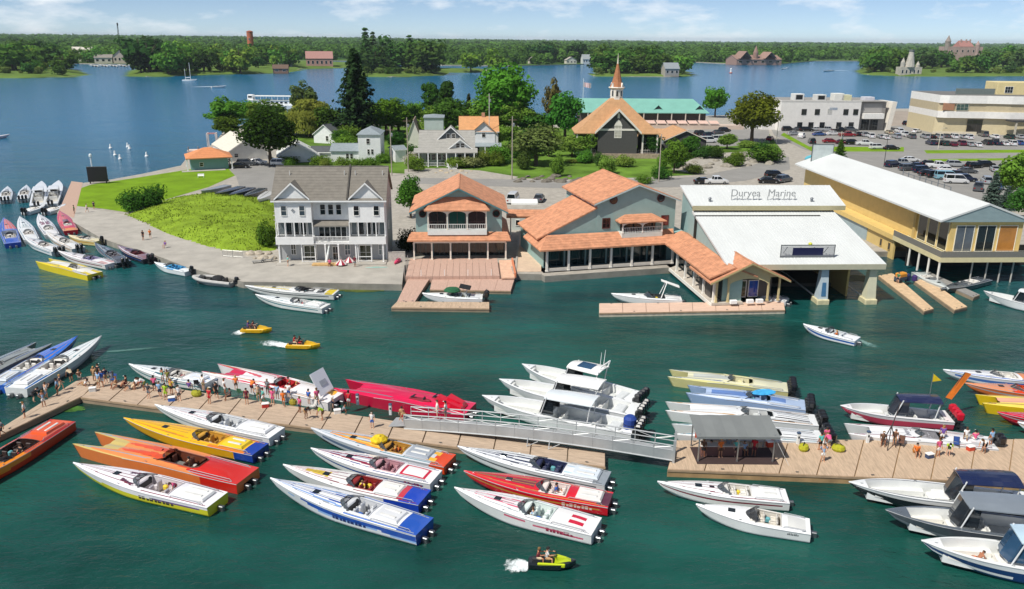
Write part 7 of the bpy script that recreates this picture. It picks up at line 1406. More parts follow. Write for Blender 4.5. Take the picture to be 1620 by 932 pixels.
boat('powerboat','black powerboat with grey deck against the left quay',(150,384),(196,414),'v',2.6,(.9,1.2),'#1c1e24','#4a4c52',[('d','#8a8c92',.5,.9,.2,.1,.5,.3)],(.26,.46,.66),seats='#7a7a80',outboards=2)
boat('powerboat','dark maroon striped powerboat at the left quay, nearest the small white open boat',(186,388),(236,408),'v',2.6,(.9,1.2),'#2a2430','#8a6a6e',[('d','#d9d0d0',.2,.9,.6,.5,.8,.8),('d','#5a2028',.4,.7,0,0,.5,.4)],(.26,.46,.66),seats='#5a2028',outboards=2)
boat('powerboat','bright red powerboat with black scoop pointing away at the left quay',(94,333),(112,364),'v',2.7,(.9,1.2),'#b8122a','#d01c3a',[('d','#5a0f1c',.35,.5,0,0,.4,.4),('d','#e08a3a',0,.1,0,0,1,1)],(.2,.32,.5))
boat('powerboat','white powerboat with red bird shaped mark pointing away at the left quay',(61,338),(82,370),'v',2.7,(.9,1.2),'#e0dedc','#eae8e6',[('d','#7a1f34',.42,.56,.05,.1,.6,.3),('d','#7a1f34',.5,.6,.3,.4,.7,.5)],(.16,.3,.6))
boat('powerboat','white powerboat with faded deck pointing away, left of the one with the red mark',(31,342),(50,378),'v',2.7,(.9,1.2),'#dcdedc','#e6e8e6',[('d','#c3c8c4',.45,.6,.0,.0,.5,.3)],(.16,.3,.6))
boat('powerboat','blue and orange red powerboat cut by the left edge near the quay',(6,344),(20,384),'v',2.9,(.9,1.2),'#1f3fa0','#2a55b8',[('d','#d8481c',.5,.9,-1,-1,.3,.3,0),('d','#16182a',.25,.45,0,0,.8,.8)],(.16,.3,.6))
for lab,bw,st in(('white cruiser at the boardwalk, right of the back pair',(93,287),(80,322)),('white cruiser at the boardwalk, left of the back pair',(66,288),(58,324))):
 e,H=boat('cruiser',lab,bw,st,'cc',3.0,(1.1,1.5),'#e2e4e4','#eceeee',(),(.08,.5,.78),seats='#d9dbdb',outboards=2,screen=0);topper(e,H,.3,.5,1.6,2.3,WHITE)
for lab,bw,st in(('white boat moored in front of the back pair at the boardwalk, right',(104,322),(72,334)),('white boat moored in front of the back pair at the boardwalk, left',(72,322),(40,334))):boat('runabout',lab,bw,st,'v',2.5,(.8,1.1),'#e0e2e2','#e9ebeb',(),(.24,.5,.7),outboards=2)
for lab,bw,st in(('white outboard boat second from the left edge of the upper row',(42,292),(36,314)),('white outboard boat with black motors at the left edge of the upper row',(12,294),(8,316))):boat('runabout',lab,bw,st,'v',2.6,(.85,1.15),'#d9dcdc','#e4e7e8',[('d','#4a5054',.5,.8,.3,.2,.4,.3)],(.24,.5,.7),outboards=3)
boat('runabout','white and pink speedboat in the river cut by the left edge',(16,212),(-40,220),'v',2.5,(.8,1.1),'#d8c8d0','#e6e4e8',(),(.24,.5,.7))
for i,(a,b_,l) in enumerate((((318,304),(360,292),'pale grey covered boat, leftmost of the row stored on the yard'),((340,308),(382,294),'dark covered boat, second from left in the row on the yard'),((362,310),(398,296),'dark blue covered boat, third from left in the row on the yard'),((386,312),(416,297),'black covered boat, fourth from left in the row on the yard'),((408,318),(428,302),'white open boat, rightmost of the row on the yard'))):boat('stored_boat',l,a,b_,'v',2.4,(1.3,1.5),['#8f949a','#3a3f46','#2a3246','#26282c','#d0d0cc'][i],['#9aa0a6','#4a5058','#3a4256','#3a3d42','#dededa'][i],[('d','#70767c',.1,.9,.0,.0,.08,.08)],None,drives=0,z0=GZ,group='covered boats stored on the yard')
fe=thing('tour_boat','white two deck tour boat behind the dark maple','ferry',W(381,172,0),R(-2));fl2=(W(470,172,0)-W(381,172,0)).length
part('hull',MB().add([(0,2.5,0),(3,-.5,0),(fl2,-.5,0),(fl2,5.5,0),(3,5.5,0),(-1,2.5,2.2),(3,-.8,2),(fl2,-.8,2),(fl2,5.8,2),(3,5.8,2)],[(5,6,7,8,9),(0,1,6,5),(1,2,7,6),(2,3,8,7),(3,4,9,8),(4,0,5,9)]),paint('#e2e4e4'),fe);part('cabin',MB().rbox(4,fl2-1,0,5,2,4.3,.1),paint(WHITE),fe);part('upper_deck',MB().box(3.2,fl2-.5,-.3,5.3,4.303,4.5),paint('#dcdcd6'),fe);part('canopy',MB().rbox(7,fl2-1,-.2,5.2,6.4,6.7,.1),paint('#dfe0da'),fe)
part('wheelhouse',MB().rbox(3.6,6.6,1,4,4.503,7.2,.15),paint(WHITE),fe);posts(fe,[(8+k*3,y) for k in range(int((fl2-10)/3)+1) for y in(.1,4.9)],4.5,6.4,.08,paint(WHITE))
for k in range(9):window(fe,5.5+k*(fl2-8)/9,-.01,2.9,1.4,.9,mull=0,cross=0)
window(fe,5.1,.99,5.6,2,1,mull=1,cross=0)
boat('speedboat','white speedboat throwing a long wake on the far river',(358,136),(334,137),'v',3,(1,1.4),WHITE,WHITE,(),(.25,.5,.7));boat('tender','small white boat with grey top on the river left of the castle island',(1236,109),(1246,107),'cc',3,(1,1.6),WHITE,WHITE,(),(.1,.9,.8));boat('speedboat','white speedboat with a wake at the left end of the castle island',(1302,112),(1318,111),'v',3,(1,1.5),WHITE,WHITE,(),(.25,.5,.7))
e,H=boat('sailing_boat','white sailing boat with bare masts in front of the tower island',(312,126),(289,126),'v',3,(1,1.5),WHITE,WHITE,(),(.2,.5,.7));part('mast',MB().tube([(H.L*.55,0,1),(H.L*.55,0,15)],.18,5),paint(WHITE),e);part('mizzen',MB().tube([(H.L*.2,0,1),(H.L*.2,0,10)],.15,5),paint(WHITE),e);part('boom',MB().tube([(H.L*.55,0,3),(H.L*.2,0,2.6)],.3,5),paint('#d9d9d9'),e)
boat('moored_boat','white boat at the far left marina',(116,107),(108,108),'v',3,(1,1.4),WHITE,WHITE,(),(.25,.5,.7))
for k in range(14):boat('moored_boat',ORD[k]+' from left of the white boats moored at the far left marina',(146+k*5,104+(k%3)*.6),(142+k*5,101.6+(k%3)*.6),'cc',3.2,(1,1.6),WHITE,WHITE,(),(.1,.9,.8),group='white boats of the far left marina',cat='boat')
e_=thing('channel_marker','white and red channel marker in the river behind the turquoise roof','buoy',W(1156,116,0),0);part('float',MB().lathe([(2,-.5),(2.4,.5),(1,1.2)],n=10),mat('#a05040',.8),e_);part('tower',MB().lathe([(1,1),(.7,4),(1,5),(.2,6)],n=8),paint(WHITE),e_)
def foam_mat(col,op):
 key=('foam',col,op)
 if key in _M:return _M[key]
 m=mat(col,.7,var=.1,scale=2,spec=.2).copy();_M[key]=m;t=m.node_tree;n=t.nodes;g=n.new('ShaderNodeTexNoise');g.inputs['Scale'].default_value=2.2;g.inputs['Detail'].default_value=7;g.inputs['Roughness'].default_value=.75
 tcn=n.new('ShaderNodeTexCoord');t.links.new(tcn.outputs['Object'],g.inputs['Vector']);at=n.new('ShaderNodeAttribute');at.attribute_name='cover'
 ad=n.new('ShaderNodeMath');ad.operation='ADD';t.links.new(g.outputs[0],ad.inputs[0]);t.links.new(at.outputs['Fac'],ad.inputs[1]);mr=n.new('ShaderNodeMapRange');mr.inputs[1].default_value=.95;mr.inputs[2].default_value=1.25;mr.inputs[4].default_value=op
 t.links.new(ad.outputs[0],mr.inputs[0]);t.links.new(mr.outputs[0],n['Principled BSDF'].inputs['Alpha']);return m
def foam(name,p0,p1,w0,w1,col='#e6eeee',op=1.0,h=.12):
 """churned water behind a craft: a low bumpy strip, broken up and thinning with distance"""
 a,b_=W(*p0,0),W(*p1,0);d=b_-a;u=d.normalized();v=Vector((-u.y,u.x,0));b=MB();cv=[];N,K=26,10
 for i in range(N+1):
  t=i/N;w=w0+(w1-w0)*t
  for j in range(K+1):
   f=2*j/K-1;q=a+d*t+v*(w*f+.25*w*mnoise.noise(Vector((t*5,3,f))));k=(1-f*f)*(1-t)**.7*min(1,t*12+.4)
   b.v.append((q.x,q.y,.015+h*k*(.4+abs(mnoise.noise(q*1.7)))));cv.append(.25+.75*k if abs(f)<.99 and 0<i<N else 0)
 b.f=[(i*(K+1)+j,(i+1)*(K+1)+j,(i+1)*(K+1)+j+1,i*(K+1)+j+1) for i in range(N) for j in range(K)];b.m=[0]*len(b.f)
 o=b.build(name,foam_mat(col,op),smooth=True);o['kind']='stuff';o.data.attributes.new('cover','FLOAT','POINT').data.foreach_set('value',cv)
foam('wake',(392,525),(362,529),.55,1.5,h=.3);foam('wake',(462,550),(406,539),.6,1.7,h=.3);foam('wake',(838,897),(790,892),.7,1.5,h=.3);foam('wake',(338,137),(292,138),2,4);foam('wake',(1318,111.5),(1356,111.5),2,4)
foam('wake_trail',(1356,537),(1395,554),.35,1.2,'#8fb5b0',.5);foam('ripple_line',(166,557),(275,548),.3,.6,'#6f9a90',.5,.03)
def skin_mesh(name,pts,edges,rad,root=0,sub=1,post=None):
 bm=bmesh.new();L=bm.verts.layers.skin.verify();vs=[bm.verts.new(p) for p in pts]
 for a,b in edges:bm.edges.new((vs[a],vs[b]))
 for v,r in zip(vs,rad):v[L].radius=(r,r) if not isinstance(r,tuple) else r
 vs[root][L].use_root=True
 me=bpy.data.meshes.new('tmp');bm.to_mesh(me);bm.free();o=bpy.data.objects.new('tmp',me);COL.objects.link(o)
 o.modifiers.new('s','SKIN');m=o.modifiers.new('u','SUBSURF');m.levels=sub;m.render_levels=sub
 r=bpy.data.meshes.new_from_object(o.evaluated_get(bpy.context.evaluated_depsgraph_get()));bpy.data.objects.remove(o);r.name=name
 r.materials.clear();r.polygons.foreach_set('use_smooth',[True]*len(r.polygons));return r
def pose_joints(kind):
 J=dict(pel=(0,0,.95),spi=(0,0,1.16),che=(.01,0,1.36),nec=(0,0,1.5),hdb=(.02,0,1.57),hdc=(.03,0,1.65),hdt=(.02,0,1.72))
 for s,k in((1,'l'),(-1,'r')):
  J.update({'sh'+k:(0,s*.19,1.42),'el'+k:(-.02,s*.25,1.14),'wr'+k:(.06,s*.26,.90),'ha'+k:(.09,s*.26,.82),'hi'+k:(0,s*.09,.90),'kn'+k:(.03,s*.11,.50),'an'+k:(0,s*.12,.08),'to'+k:(.17,s*.14,.035)})
 if kind=='hips':
  for s,k in((1,'l'),(-1,'r')):J['el'+k]=(-.08,s*.38,1.2);J['wr'+k]=(.03,s*.24,1.04);J['ha'+k]=(.07,s*.17,1.01)
 if kind=='walk':
  J.update(knl=(.20,.1,.52),anl=(.22,.1,.1),tol=(.38,.11,.06),knr=(-.06,-.1,.5),anr=(-.34,-.1,.16),tor=(-.24,-.11,.05),ell=(-.16,.25,1.16),wrl=(-.12,.25,.92),hal=(-.1,.25,.84),elr=(.08,-.25,1.15),wrr=(.26,-.24,1.0),har=(.33,-.23,.95))
 if kind=='phone':
  J.update(elr=(.16,-.24,1.22),wrr=(.33,-.14,1.4),har=(.39,-.12,1.46),ell=(.14,.25,1.2),wrl=(.3,.14,1.34),hal=(.36,.1,1.4))
 if kind=='bend':
  up={k:v for k,v in J.items() if k in('spi','che','nec','hdb','hdc','hdt','shl','shr')}
  c,s_=math.cos(.95),math.sin(.95)
  for k,v in up.items():x,y,z=v;z-=.95;J[k]=(x*c+z*s_-.08,y,.93+z*c-x*s_)
  for s,k in((1,'l'),(-1,'r')):J['el'+k]=(.42,s*.22,.95);J['wr'+k]=(.5,s*.2,.70);J['ha'+k]=(.54,s*.19,.62);J['kn'+k]=(.1,s*.11,.5);J['hi'+k]=(-.08,s*.09,.9)
  J['pel']=(-.08,0,.94)
 if kind in('sit','ride'):
  d=.5
  for k in('pel','spi','che','nec','hdb','hdc','hdt','shl','shr','ell','elr','wrl','wrr','hal','har','hil','hir'):x,y,z=J[k];J[k]=(x+(.04*(z-.9)*3 if kind=='ride' else-.03),y,z-d)
  for s,k in((1,'l'),(-1,'r')):
   J['kn'+k]=(.42,s*(.15 if kind=='sit' else.26),.47);J['an'+k]=(.42,s*(.14 if kind=='sit' else.3),.06);J['to'+k]=(.58,s*(.16 if kind=='sit' else.31),.03)
   if kind=='ride':J['el'+k]=(.24,s*.27,.72);J['wr'+k]=(.46,s*.24,.76);J['ha'+k]=(.53,s*.22,.77)
   else:J['el'+k]=(.05,s*.26,.68);J['wr'+k]=(.26,s*.2,.58);J['ha'+k]=(.33,s*.18,.56)
 if kind=='lounge':
  for k in list(J):
   x,y,z=J[k]
   if k[:2] in('pe','sp','ch','ne','hd','sh'):h=z-.95;J[k]=(-h*.55+x,y,.13+h*.83)
  for s,k in((1,'l'),(-1,'r')):J['hi'+k]=(.02,s*.09,.13);J['kn'+k]=(.38,s*.14,.36);J['an'+k]=(.7,s*.15,.07);J['to'+k]=(.82,s*.17,.1);J['el'+k]=(-.36,s*.28,.3);J['wr'+k]=(-.42,s*.3,.07);J['ha'+k]=(-.36,s*.31,.04)
 return J
POSES={}
def make_pose(kind):
 J=pose_joints(kind);V={k:Vector(v) for k,v in J.items()};names=list(J);ix={k:i for i,k in enumerate(names)}
 R_=dict(pel=(.15,.115),spi=(.135,.105),che=(.155,.115),nec=.058,hdb=.075,hdc=(.092,.105),hdt=.07)
 for k in 'lr':R_.update({'sh'+k:.07,'el'+k:.043,'wr'+k:.03,'ha'+k:(.042,.022),'hi'+k:.092,'kn'+k:.06,'an'+k:.04,'to'+k:(.045,.03)})
 E=[('pel','spi'),('spi','che'),('che','nec'),('nec','hdb'),('hdb','hdc'),('hdc','hdt')]
 for k in 'lr':E+=[('che','sh'+k),('sh'+k,'el'+k),('el'+k,'wr'+k),('wr'+k,'ha'+k),('pel','hi'+k),('hi'+k,'kn'+k),('kn'+k,'an'+k),('an'+k,'to'+k)]
 pts=[V[k] for k in names];ed=[(ix[a],ix[b]) for a,b in E];rd=[R_[k] for k in names]
 for k,s in(('l',1),('r',-1)):
  w,h=V['wr'+k],V['ha'+k];d=(h-w).normalized();sd=d.cross(Vector((0,s,0))).normalized() if abs(d.y)<.9 else Vector((1,0,0));pn=d.cross(sd).normalized()
  for f in range(4):
   l=(.075,.088,.082,.062)[f];base=h+sd*(.03-.02*f)+d*.02;a=base+d*l*.55;b=a+(d*.7-pn*s*.5)*l*.45
   o=len(pts);pts+=[base,a,b];rd+=[.0105,.0095,.008];ed+=[(ix['ha'+k],o),(o,o+1),(o+1,o+2)]
  base=w+d*.03+sd*.03;o=len(pts);pts+=[base+sd*.02+d*.02,base+sd*.035+d*.055];rd+=[.012,.009];ed+=[(ix['wr'+k],o),(o,o+1)]
 body=skin_mesh('body',pts,ed,rd,ix['pel'])
 bm=bmesh.new();bm.from_mesh(body);hd=V['hdc'];up=(V['hdt']-V['hdb']).normalized();fwd=Vector((0,1,0)).cross(up).normalized();lf=Vector((0,1,0));fx=.098
 def face(ps,mi):
  f=bm.faces.new([bm.verts.new(hd+fwd*p[0]+lf*p[1]+up*p[2]) for p in ps]);f.material_index=mi
 for s in(-1,1):
  face([(fx,s*.02,.0),(fx-.004,s*.05,.0),(fx-.004,s*.05,.018),(fx,s*.02,.018)],1)
  face([(.01,s*.095,-.03),(-.03,s*.112,-.02),(-.03,s*.112,.03),(.01,s*.097,.025)],0)
 face([(fx+.004,-.025,-.062),(fx+.004,.025,-.062),(fx+.002,.022,-.05),(fx+.002,-.022,-.05)],2)
 face([(fx-.005,-.016,-.03),(fx+.03,0,-.028),(fx,0,.015)],0);face([(fx+.03,0,-.028),(fx-.005,.016,-.03),(fx,0,.015)],0)
 bm.to_mesh(body);bm.free()
 for c in('#1c1512','#8a3a34'):pass
 body.materials.append(None);body.materials.append(mat('#1a1412',.4));body.materials.append(mat('#8f4a42',.6))
 mid=lambda a,b,t:V[a].lerp(V[b],t)
 low=V['pel'].lerp(V['spi'],-.15)
 sp=[low,V['spi'],V['che'],V['che'].lerp(V['nec'],.7)];sr=[(.172,.135),(.155,.128),(.172,.135),(.085,.08)];se=[(0,1),(1,2),(2,3)]
 for k in 'lr':o=len(sp);sp+=[V['sh'+k],mid('sh'+k,'el'+k,.72)];sr+=[.088,.075];se+=[(2,o),(o,o+1)]
 shirt=skin_mesh('shirt',sp,se,sr,1);shirt.materials.append(None)
 sp=[V['pel'].lerp(V['spi'],.3),V['pel']];sr=[(.162,.125),(.172,.138)];se=[(0,1)]
 for k in 'lr':o=len(sp);sp+=[V['hi'+k],mid('hi'+k,'kn'+k,.85)];sr+=[.112,.095];se+=[(1,o),(o,o+1)]
 shorts=skin_mesh('shorts',sp,se,sr,1);shorts.materials.append(None)
 b=MB();n=10;M3=Matrix((fwd,lf,up)).transposed();vs=[]
 for r,z in((.112,-.02),(.122,.03),(.108,.085),(.06,.118)):vs+=[hd+M3@Vector((r*math.cos(2*math.pi*i/n)-.015+(-.012 if z<0 else 0),r*.92*math.sin(2*math.pi*i/n),z+(.05 if(math.cos(2*math.pi*i/n)>.4 and z<0.02) else(-.05 if math.cos(2*math.pi*i/n)<-.2 and z<0 else 0)))) for i in range(n)]
 b.add(vs,[(i*n+j,i*n+(j+1)%n,(i+1)*n+(j+1)%n,(i+1)*n+j) for i in range(3) for j in range(n)]+[tuple(range(3*n,4*n))])
 hair=b.mesh('hair',[mat('#3a2a1c',.8)],True);hair.materials.clear();hair.materials.append(None)
 q=[hd+M3@Vector(p) for p in((.1,-.07,.05),(.19,-.055,.04),(.2,0,.042),(.19,.055,.04),(.1,.07,.05),(.1,-.07,.062),(.19,-.055,.052),(.2,0,.054),(.19,.055,.052),(.1,.07,.062))]
 cb_=MB().add([tuple(p) for p in vs],[(i*n+j,i*n+(j+1)%n,(i+1)*n+(j+1)%n,(i+1)*n+j) for i in range(1,3) for j in range(n)]+[tuple(range(3*n,4*n))]);cb_.add([tuple(p) for p in q],[(5,6,7,8,9),(4,3,2,1,0),(0,1,6,5),(1,2,7,6),(2,3,8,7),(3,4,9,8)])
 cap=cb_.mesh('cap',[None] if False else[mat('#eee',.8)]);cap.materials.clear();cap.materials.append(None)
 return body,shirt,shorts,hair,cap
SKINS=['#d8a484','#c99572','#b97f5c','#e0b294','#a86e4e','#8a5a40'];HAIRS=['#2a1e16','#4a3422','#7a5a34','#b08a50','#1a1614']
np_=0
def person(px,py,z,pose,face,shirt,shorts,label,cap=None,group='people on the docks',loc=None,skin=None):
 global np_;np_+=1
 if pose not in POSES:POSES[pose]=make_pose(pose)
 p=loc if loc is not None else W(px,py,z);e=thing('person',label,'person',p,R(face),group);b,s,h,hr,cp=POSES[pose];k=random.uniform(.95,1.06);e.scale=(k,k,k)
 slotmat(link('body',b,e),0,mat(skin or SKINS[np_*7%6],.55,var=.06,scale=5))
 if shirt:slotmat(link('shirt',s,e),0,cloth(shirt))
 slotmat(link('shorts',h,e),0,cloth(shorts))
 slotmat(link('hair',hr,e),0,mat(HAIRS[np_*3%5],.8,var=.2,scale=20))
 if cap:slotmat(link('cap',cp,e),0,cloth(cap))
 return e
Zw=DZ+.1
CN={'white':'#e6e4e0','black':'#1b1b1e','grey':'#7c8085','dark grey':'#45484d','navy':'#1c2848','light blue':'#8fb2d4','blue':'#2f62b4','teal':'#5fc0b4','red':'#c01e2c','maroon':'#6a1a2c','pink':'#d85a86','orange':'#e07428','yellow':'#e0c43c','lime':'#a8cc2c','olive':'#7a7a38','beige':'#c8b596','tan':'#b08a60','green':'#3a7a4a','purple':'#6a4a94','khaki':'#a08e68','brown':'#5e4230'}
PW={'stand':'standing','hips':'standing hands on hips','walk':'walking','phone':'holding up a phone','bend':'bending over','sit':'sitting','lounge':'lounging','ride':'riding'}
ppl=[(40,661,DZ,'stand',200,'white','navy','nearest the left edge of the dock'),(4,690,DZ,'walk',240,'grey','black','cut by the left edge on the dock'),(53,636,DZ,'bend',40,'black','dark grey','beside the white boat at the left edge'),(70,643,DZ,'hips',300,'light blue','white','near the orange red boat'),(92,624,DZ,'stand',200,'light blue','black','by the stern lines of the white boat'),(97,618,DZ,'walk',30,'dark grey','beige','right of the white boat at the left edge'),(74,630,DZ,'phone',60,'white','grey','between the two left boats'),(114,604,DZ,'bend',150,'beige','black','at the corner of the crowded dock'),(126,601,DZ,'sit',120,'brown','white','at the corner of the crowded dock'),(134,610,DZ,'lounge',170,'white','tan','near the dock corner'),(150,603,DZ,'stand',90,'tan','khaki','tallest at the left end of the crowd'),(157,600,DZ,'hips',60,'black','black','at the left end of the crowd','white'),(157,613,DZ,'stand',250,'light blue','beige','left of the trio in blue'),(163,611,DZ,'walk',280,'blue','white','middle of the trio in blue'),(168,606,DZ,'stand',300,'navy','khaki','right of the trio in blue'),(184,613,DZ,'sit',200,'tan','beige','left end of the seated row'),(191,614,DZ,'lounge',210,None,'black','bare chested in the seated row'),(200,612,DZ,'sit',190,'brown','maroon','middle of the seated row'),(208,616,DZ,'lounge',220,'beige','grey','second from right in the seated row'),(217,614,DZ,'sit',240,'white','black','right end of the seated row'),(236,630,DZ,'stand',260,'dark grey','grey','alone at the front edge of the crowd'),(229,617,DZ,'bend',200,'white','olive','leaning behind the man in dark grey'),(245,619,DZ,'stand',100,'pink','black','behind the man in dark grey'),(254,629,DZ,'walk',290,'light blue','navy','left of the yellow dressed pair'),(263,632,DZ,'stand',270,'lime','lime','tall in a lime outfit'),(272,623,DZ,'hips',250,'yellow','black','just behind the lime outfit'),(284,634,DZ,'stand',290,'white','dark grey','at the front edge right of the lime outfit'),(258,606,DZ+.05,'phone',80,'teal','white','at the white blue striped bow'),(266,608,DZ,'stand',95,'olive','beige','right of the teal shirt'),(300,618,DZ,'sit',90,'purple','white','beside the olive rope bag'),(332,638,DZ,'stand',250,'red','red','in a long red outfit'),(343,630,DZ,'walk',300,'black','black','right of the long red outfit'),(322,618,DZ,'stand',60,'white','khaki','behind the long red outfit'),(356,624,DZ,'stand',40,'white','white','all in white in the middle of the crowd'),(364,632,DZ,'sit',210,'dark grey','black','on the deck in the middle of the crowd'),(374,618,DZ+.4,'stand',100,'orange','brown','at the side of the lightning striped boat'),(391,639,DZ,'stand',270,'maroon','maroon','in a long maroon dress'),(399,622,DZ,'bend',80,'orange','maroon','leaning toward the lightning striped boat'),(409,634,DZ,'hips',300,'beige','olive','right of the maroon dress'),(417,638,DZ,'walk',200,'teal','white','in pale teal in the crowd'),(424,624,DZ,'stand',250,'grey','dark grey','beside the open cockpit of the lightning striped boat'),(432,640,DZ,'stand',260,'pink','pink','small in pink'),(439,632,DZ,'stand',80,'light blue','grey','behind the small pink figure'),(449,642,DZ,'walk',280,'orange','orange','in orange at the front of the crowd'),(457,630,DZ,'hips',70,'white','blue','beside the raised white hatch'),(475,652,DZ,'stand',230,'pink','navy','tall with navy trousers at the front'),(484,662,DZ,'bend',320,'black','tan','crouching at the front edge of the dock'),(489,640,DZ,'stand',60,'blue','white','in blue behind the crouching one'),(502,640,DZ,'walk',120,'pink','beige','behind the lime shirt'),(511,664,DZ,'bend',200,'lime','brown','in a lime shirt at the front edge'),(526,646,DZ,'stand',40,'white','navy','near the bow of the red catamaran'),(541,652,DZ,'lounge',200,'grey','black','on the dock by the red catamaran'),(552,644,DZ,'stand',80,'red','white','in red near the red catamaran'),(589,677,DZ,'stand',270,'white','blue','alone above the flame painted boat'),(636,668,DZ,'walk',90,None,'red','bare chested at the foot of the gangway'),(642,672,DZ,'bend',180,'tan','grey','stooping at the foot of the gangway'),(692,661,1.45,'stand',190,'white','white','in white on the gangway, left of the pair'),(705,662,1.45,'stand',170,'white','grey','in white on the gangway, right of the pair'),(1112,722,Zw,'stand',250,'brown','black','first from left under the canopy'),(1124,717,Zw,'sit',260,'white','navy','seated second from left under the canopy'),(1139,723,Zw,'stand',280,'orange','brown','third from left under the canopy'),(1151,718,Zw,'walk',230,'grey','white','fourth from left under the canopy'),(1164,722,Zw,'stand',270,'teal','black','fifth under the canopy'),(1177,717,Zw,'sit',280,'light blue','beige','sixth from left under the canopy'),(1192,721,Zw,'stand',250,'red','maroon','last on the right under the canopy'),(1222,706,Zw,'stand',60,'red','red','in red at the right post of the canopy'),(1301,730,Zw,'hips',270,'light blue','white','between the two yellow rope bags'),(1297,712,Zw,'stand',110,'teal','black','behind the left yellow rope bag'),(1311,710,Zw,'bend',100,'pink','grey','behind the right yellow rope bag'),(1306,702,Zw,'stand',90,'pink','pink','at the stern of the zebra catamaran'),(1396,703,Zw,'sit',250,'brown','brown','left of the tripod mast'),(1414,706,Zw,'stand',240,'brown','tan','right of the tripod mast'),(1449,721,Zw,'sit',260,'orange','brown','beside the small orange bag'),(1483,722,Zw,'stand',280,'pink','white','left of the lime shirt on the wide dock'),(1499,720,Zw,'bend',250,'lime','green','in lime on the wide dock'),(1489,700,Zw,'stand',70,'purple','white','at the side of the white catamaran'),(1526,702,Zw,'walk',80,'white','beige','left of the trio behind the navy hard top'),(1541,700,Zw,'sit',90,'pink','white','middle of the trio behind the navy hard top'),(1556,716,Zw,'bend',210,'white','black','with white hat behind the navy hard top','white'),(1566,706,Zw,'stand',110,'light blue','grey','right of the trio behind the navy hard top'),(238,377,GZ,'walk',300,'orange','brown','on the quay below the grassy bank'),(227,380,GZ,'stand',250,'black','dark grey','dark figure on the quay below the grassy bank'),(118,338,GZ,'stand',200,'green','black','at the end of the boardwalk'),(138,336,GZ,'walk',20,'white','grey','pale figure on the quay right of the boardwalk'),(149,331,GZ,'stand',90,'navy','black','small dark figure on the edge of the lawn'),(262,392,GZ,'sit',250,'purple','white','on the quay above the blue seated boat'),(1420,448,.6,'stand',220,'green','navy','at the covered gear on the finger dock'),(522,421,GZ,'sit',270,'pink','black','at the striped parasols on the townhouse quay'),(562,422,GZ,'stand',250,'maroon','grey','right of the striped parasols'),(456,421,GZ,'stand',200,'teal','black','at the left porch of the townhouse'),]
for r in ppl:
 px,py,z,pose,fc,s,h,where=r[:8];sn=f'{s} and {h}' if s else f'{h} shorts only'
 person(px,py,z,pose,fc,CN[s] if s else None,CN[h],f'person in {sn} {PW[pose]}, {where}',CN[r[8]] if len(r)>8 else(random.choice([None,None,'#e6e4e0','#22262c'])))
def aboard(key,t,f,dz,pose,face,s,h,where):
 e,H=next(v for k,v in BOATS.items() if key in k);p=H.P(t,f);q=xf(e)@Vector((p.x,p.y,0));zf=e.location.z+max(.12,H.f0-.75)+dz
 person(0,0,0,pose,math.degrees(e.rotation_euler.z)+face,CN[s] if s else None,CN[h],f'person in {s} shirt {PW[pose]} {where}' if s else f'bare chested person {PW[pose]} {where}',loc=Vector((q.x,q.y,zf)),group='people aboard boats')
aboard('running in the open channel',.36,.3,.0,'sit',0,'orange','white','at the helm of the running white speedboat');aboard('yellow hull sides',.31,-.3,.0,'bend',90,'pink','red','in the cockpit of the yellow hulled boat');aboard('orange catamaran with red stern',.42,-.1,0,'sit',0,'tan','brown','in the open orange catamaran')
aboard('red lightning',.4,.2,0,'stand',200,'red','white','left in the cockpit of the lightning striped boat');aboard('red lightning',.45,-.2,0,'stand',260,'red','black','middle of the lightning striped boat cockpit');aboard('red lightning',.38,-.3,0,'sit',250,'orange','white','right in the lightning striped boat')
aboard('pink stripes and two red',.42,.2,0,'sit',0,'light blue','white','in the boat with pink stripes');aboard('dark bow patch',.36,-.2,0,'sit',180,'blue','white','in the red boat with the dark bow patch');aboard('blue stern and yellow bow',.42,.1,0,'sit',90,'yellow','red','in the boat with the yellow bow patch');aboard('lowest at the right edge',.72,0,.1,'lounge',20,None,'orange','sunbathing in the open bow of the navy hulled boat');aboard('flames along',.35,.1,0,'bend',90,'orange','brown','in the flame painted boat');aboard('orange red powerboat with black',.4,.2,0,'sit',0,'black','red','in the orange red boat at the left edge')
e_=thing('towel_heap','heap of yellow towels on the flame painted boat','towels',xf(next(v for k,v in BOATS.items() if 'flames' in k)[0])@Vector((7.2,-.2,1.25)),.4);part('towel',MB().lathe([(.65,0),(.7,.2),(.45,.5),(.15,.62)],n=9,sx=1.2),mat('#d8b81c',.9,var=.3,scale=3,bump=.6,bscale=5),e_);part('fold',MB().tube([(-.6,.1,.2),(0,-.2,.6),(.6,.1,.25)],.12,6),mat('#e2c83a',.9),e_)
hp_=next(v for k,v in BOATS.items() if 'red lightning' in k);hd_=part('raised_hatch',MB().slab((1.2,-1.2,1.3),(2.4,-1.2,3.4),(2.4,1.0,3.4),(1.2,1.0,1.3),.12),gel('#eceef0'),hp_[0]);part('hatch_print',MB().slab((1.55,-.7,1.93),(1.85,-.7,2.45),(1.85,.3,2.45),(1.55,.3,1.93),.02),mat('#a9aeb4',.6),hd_,loc=(-.03,0,.03))
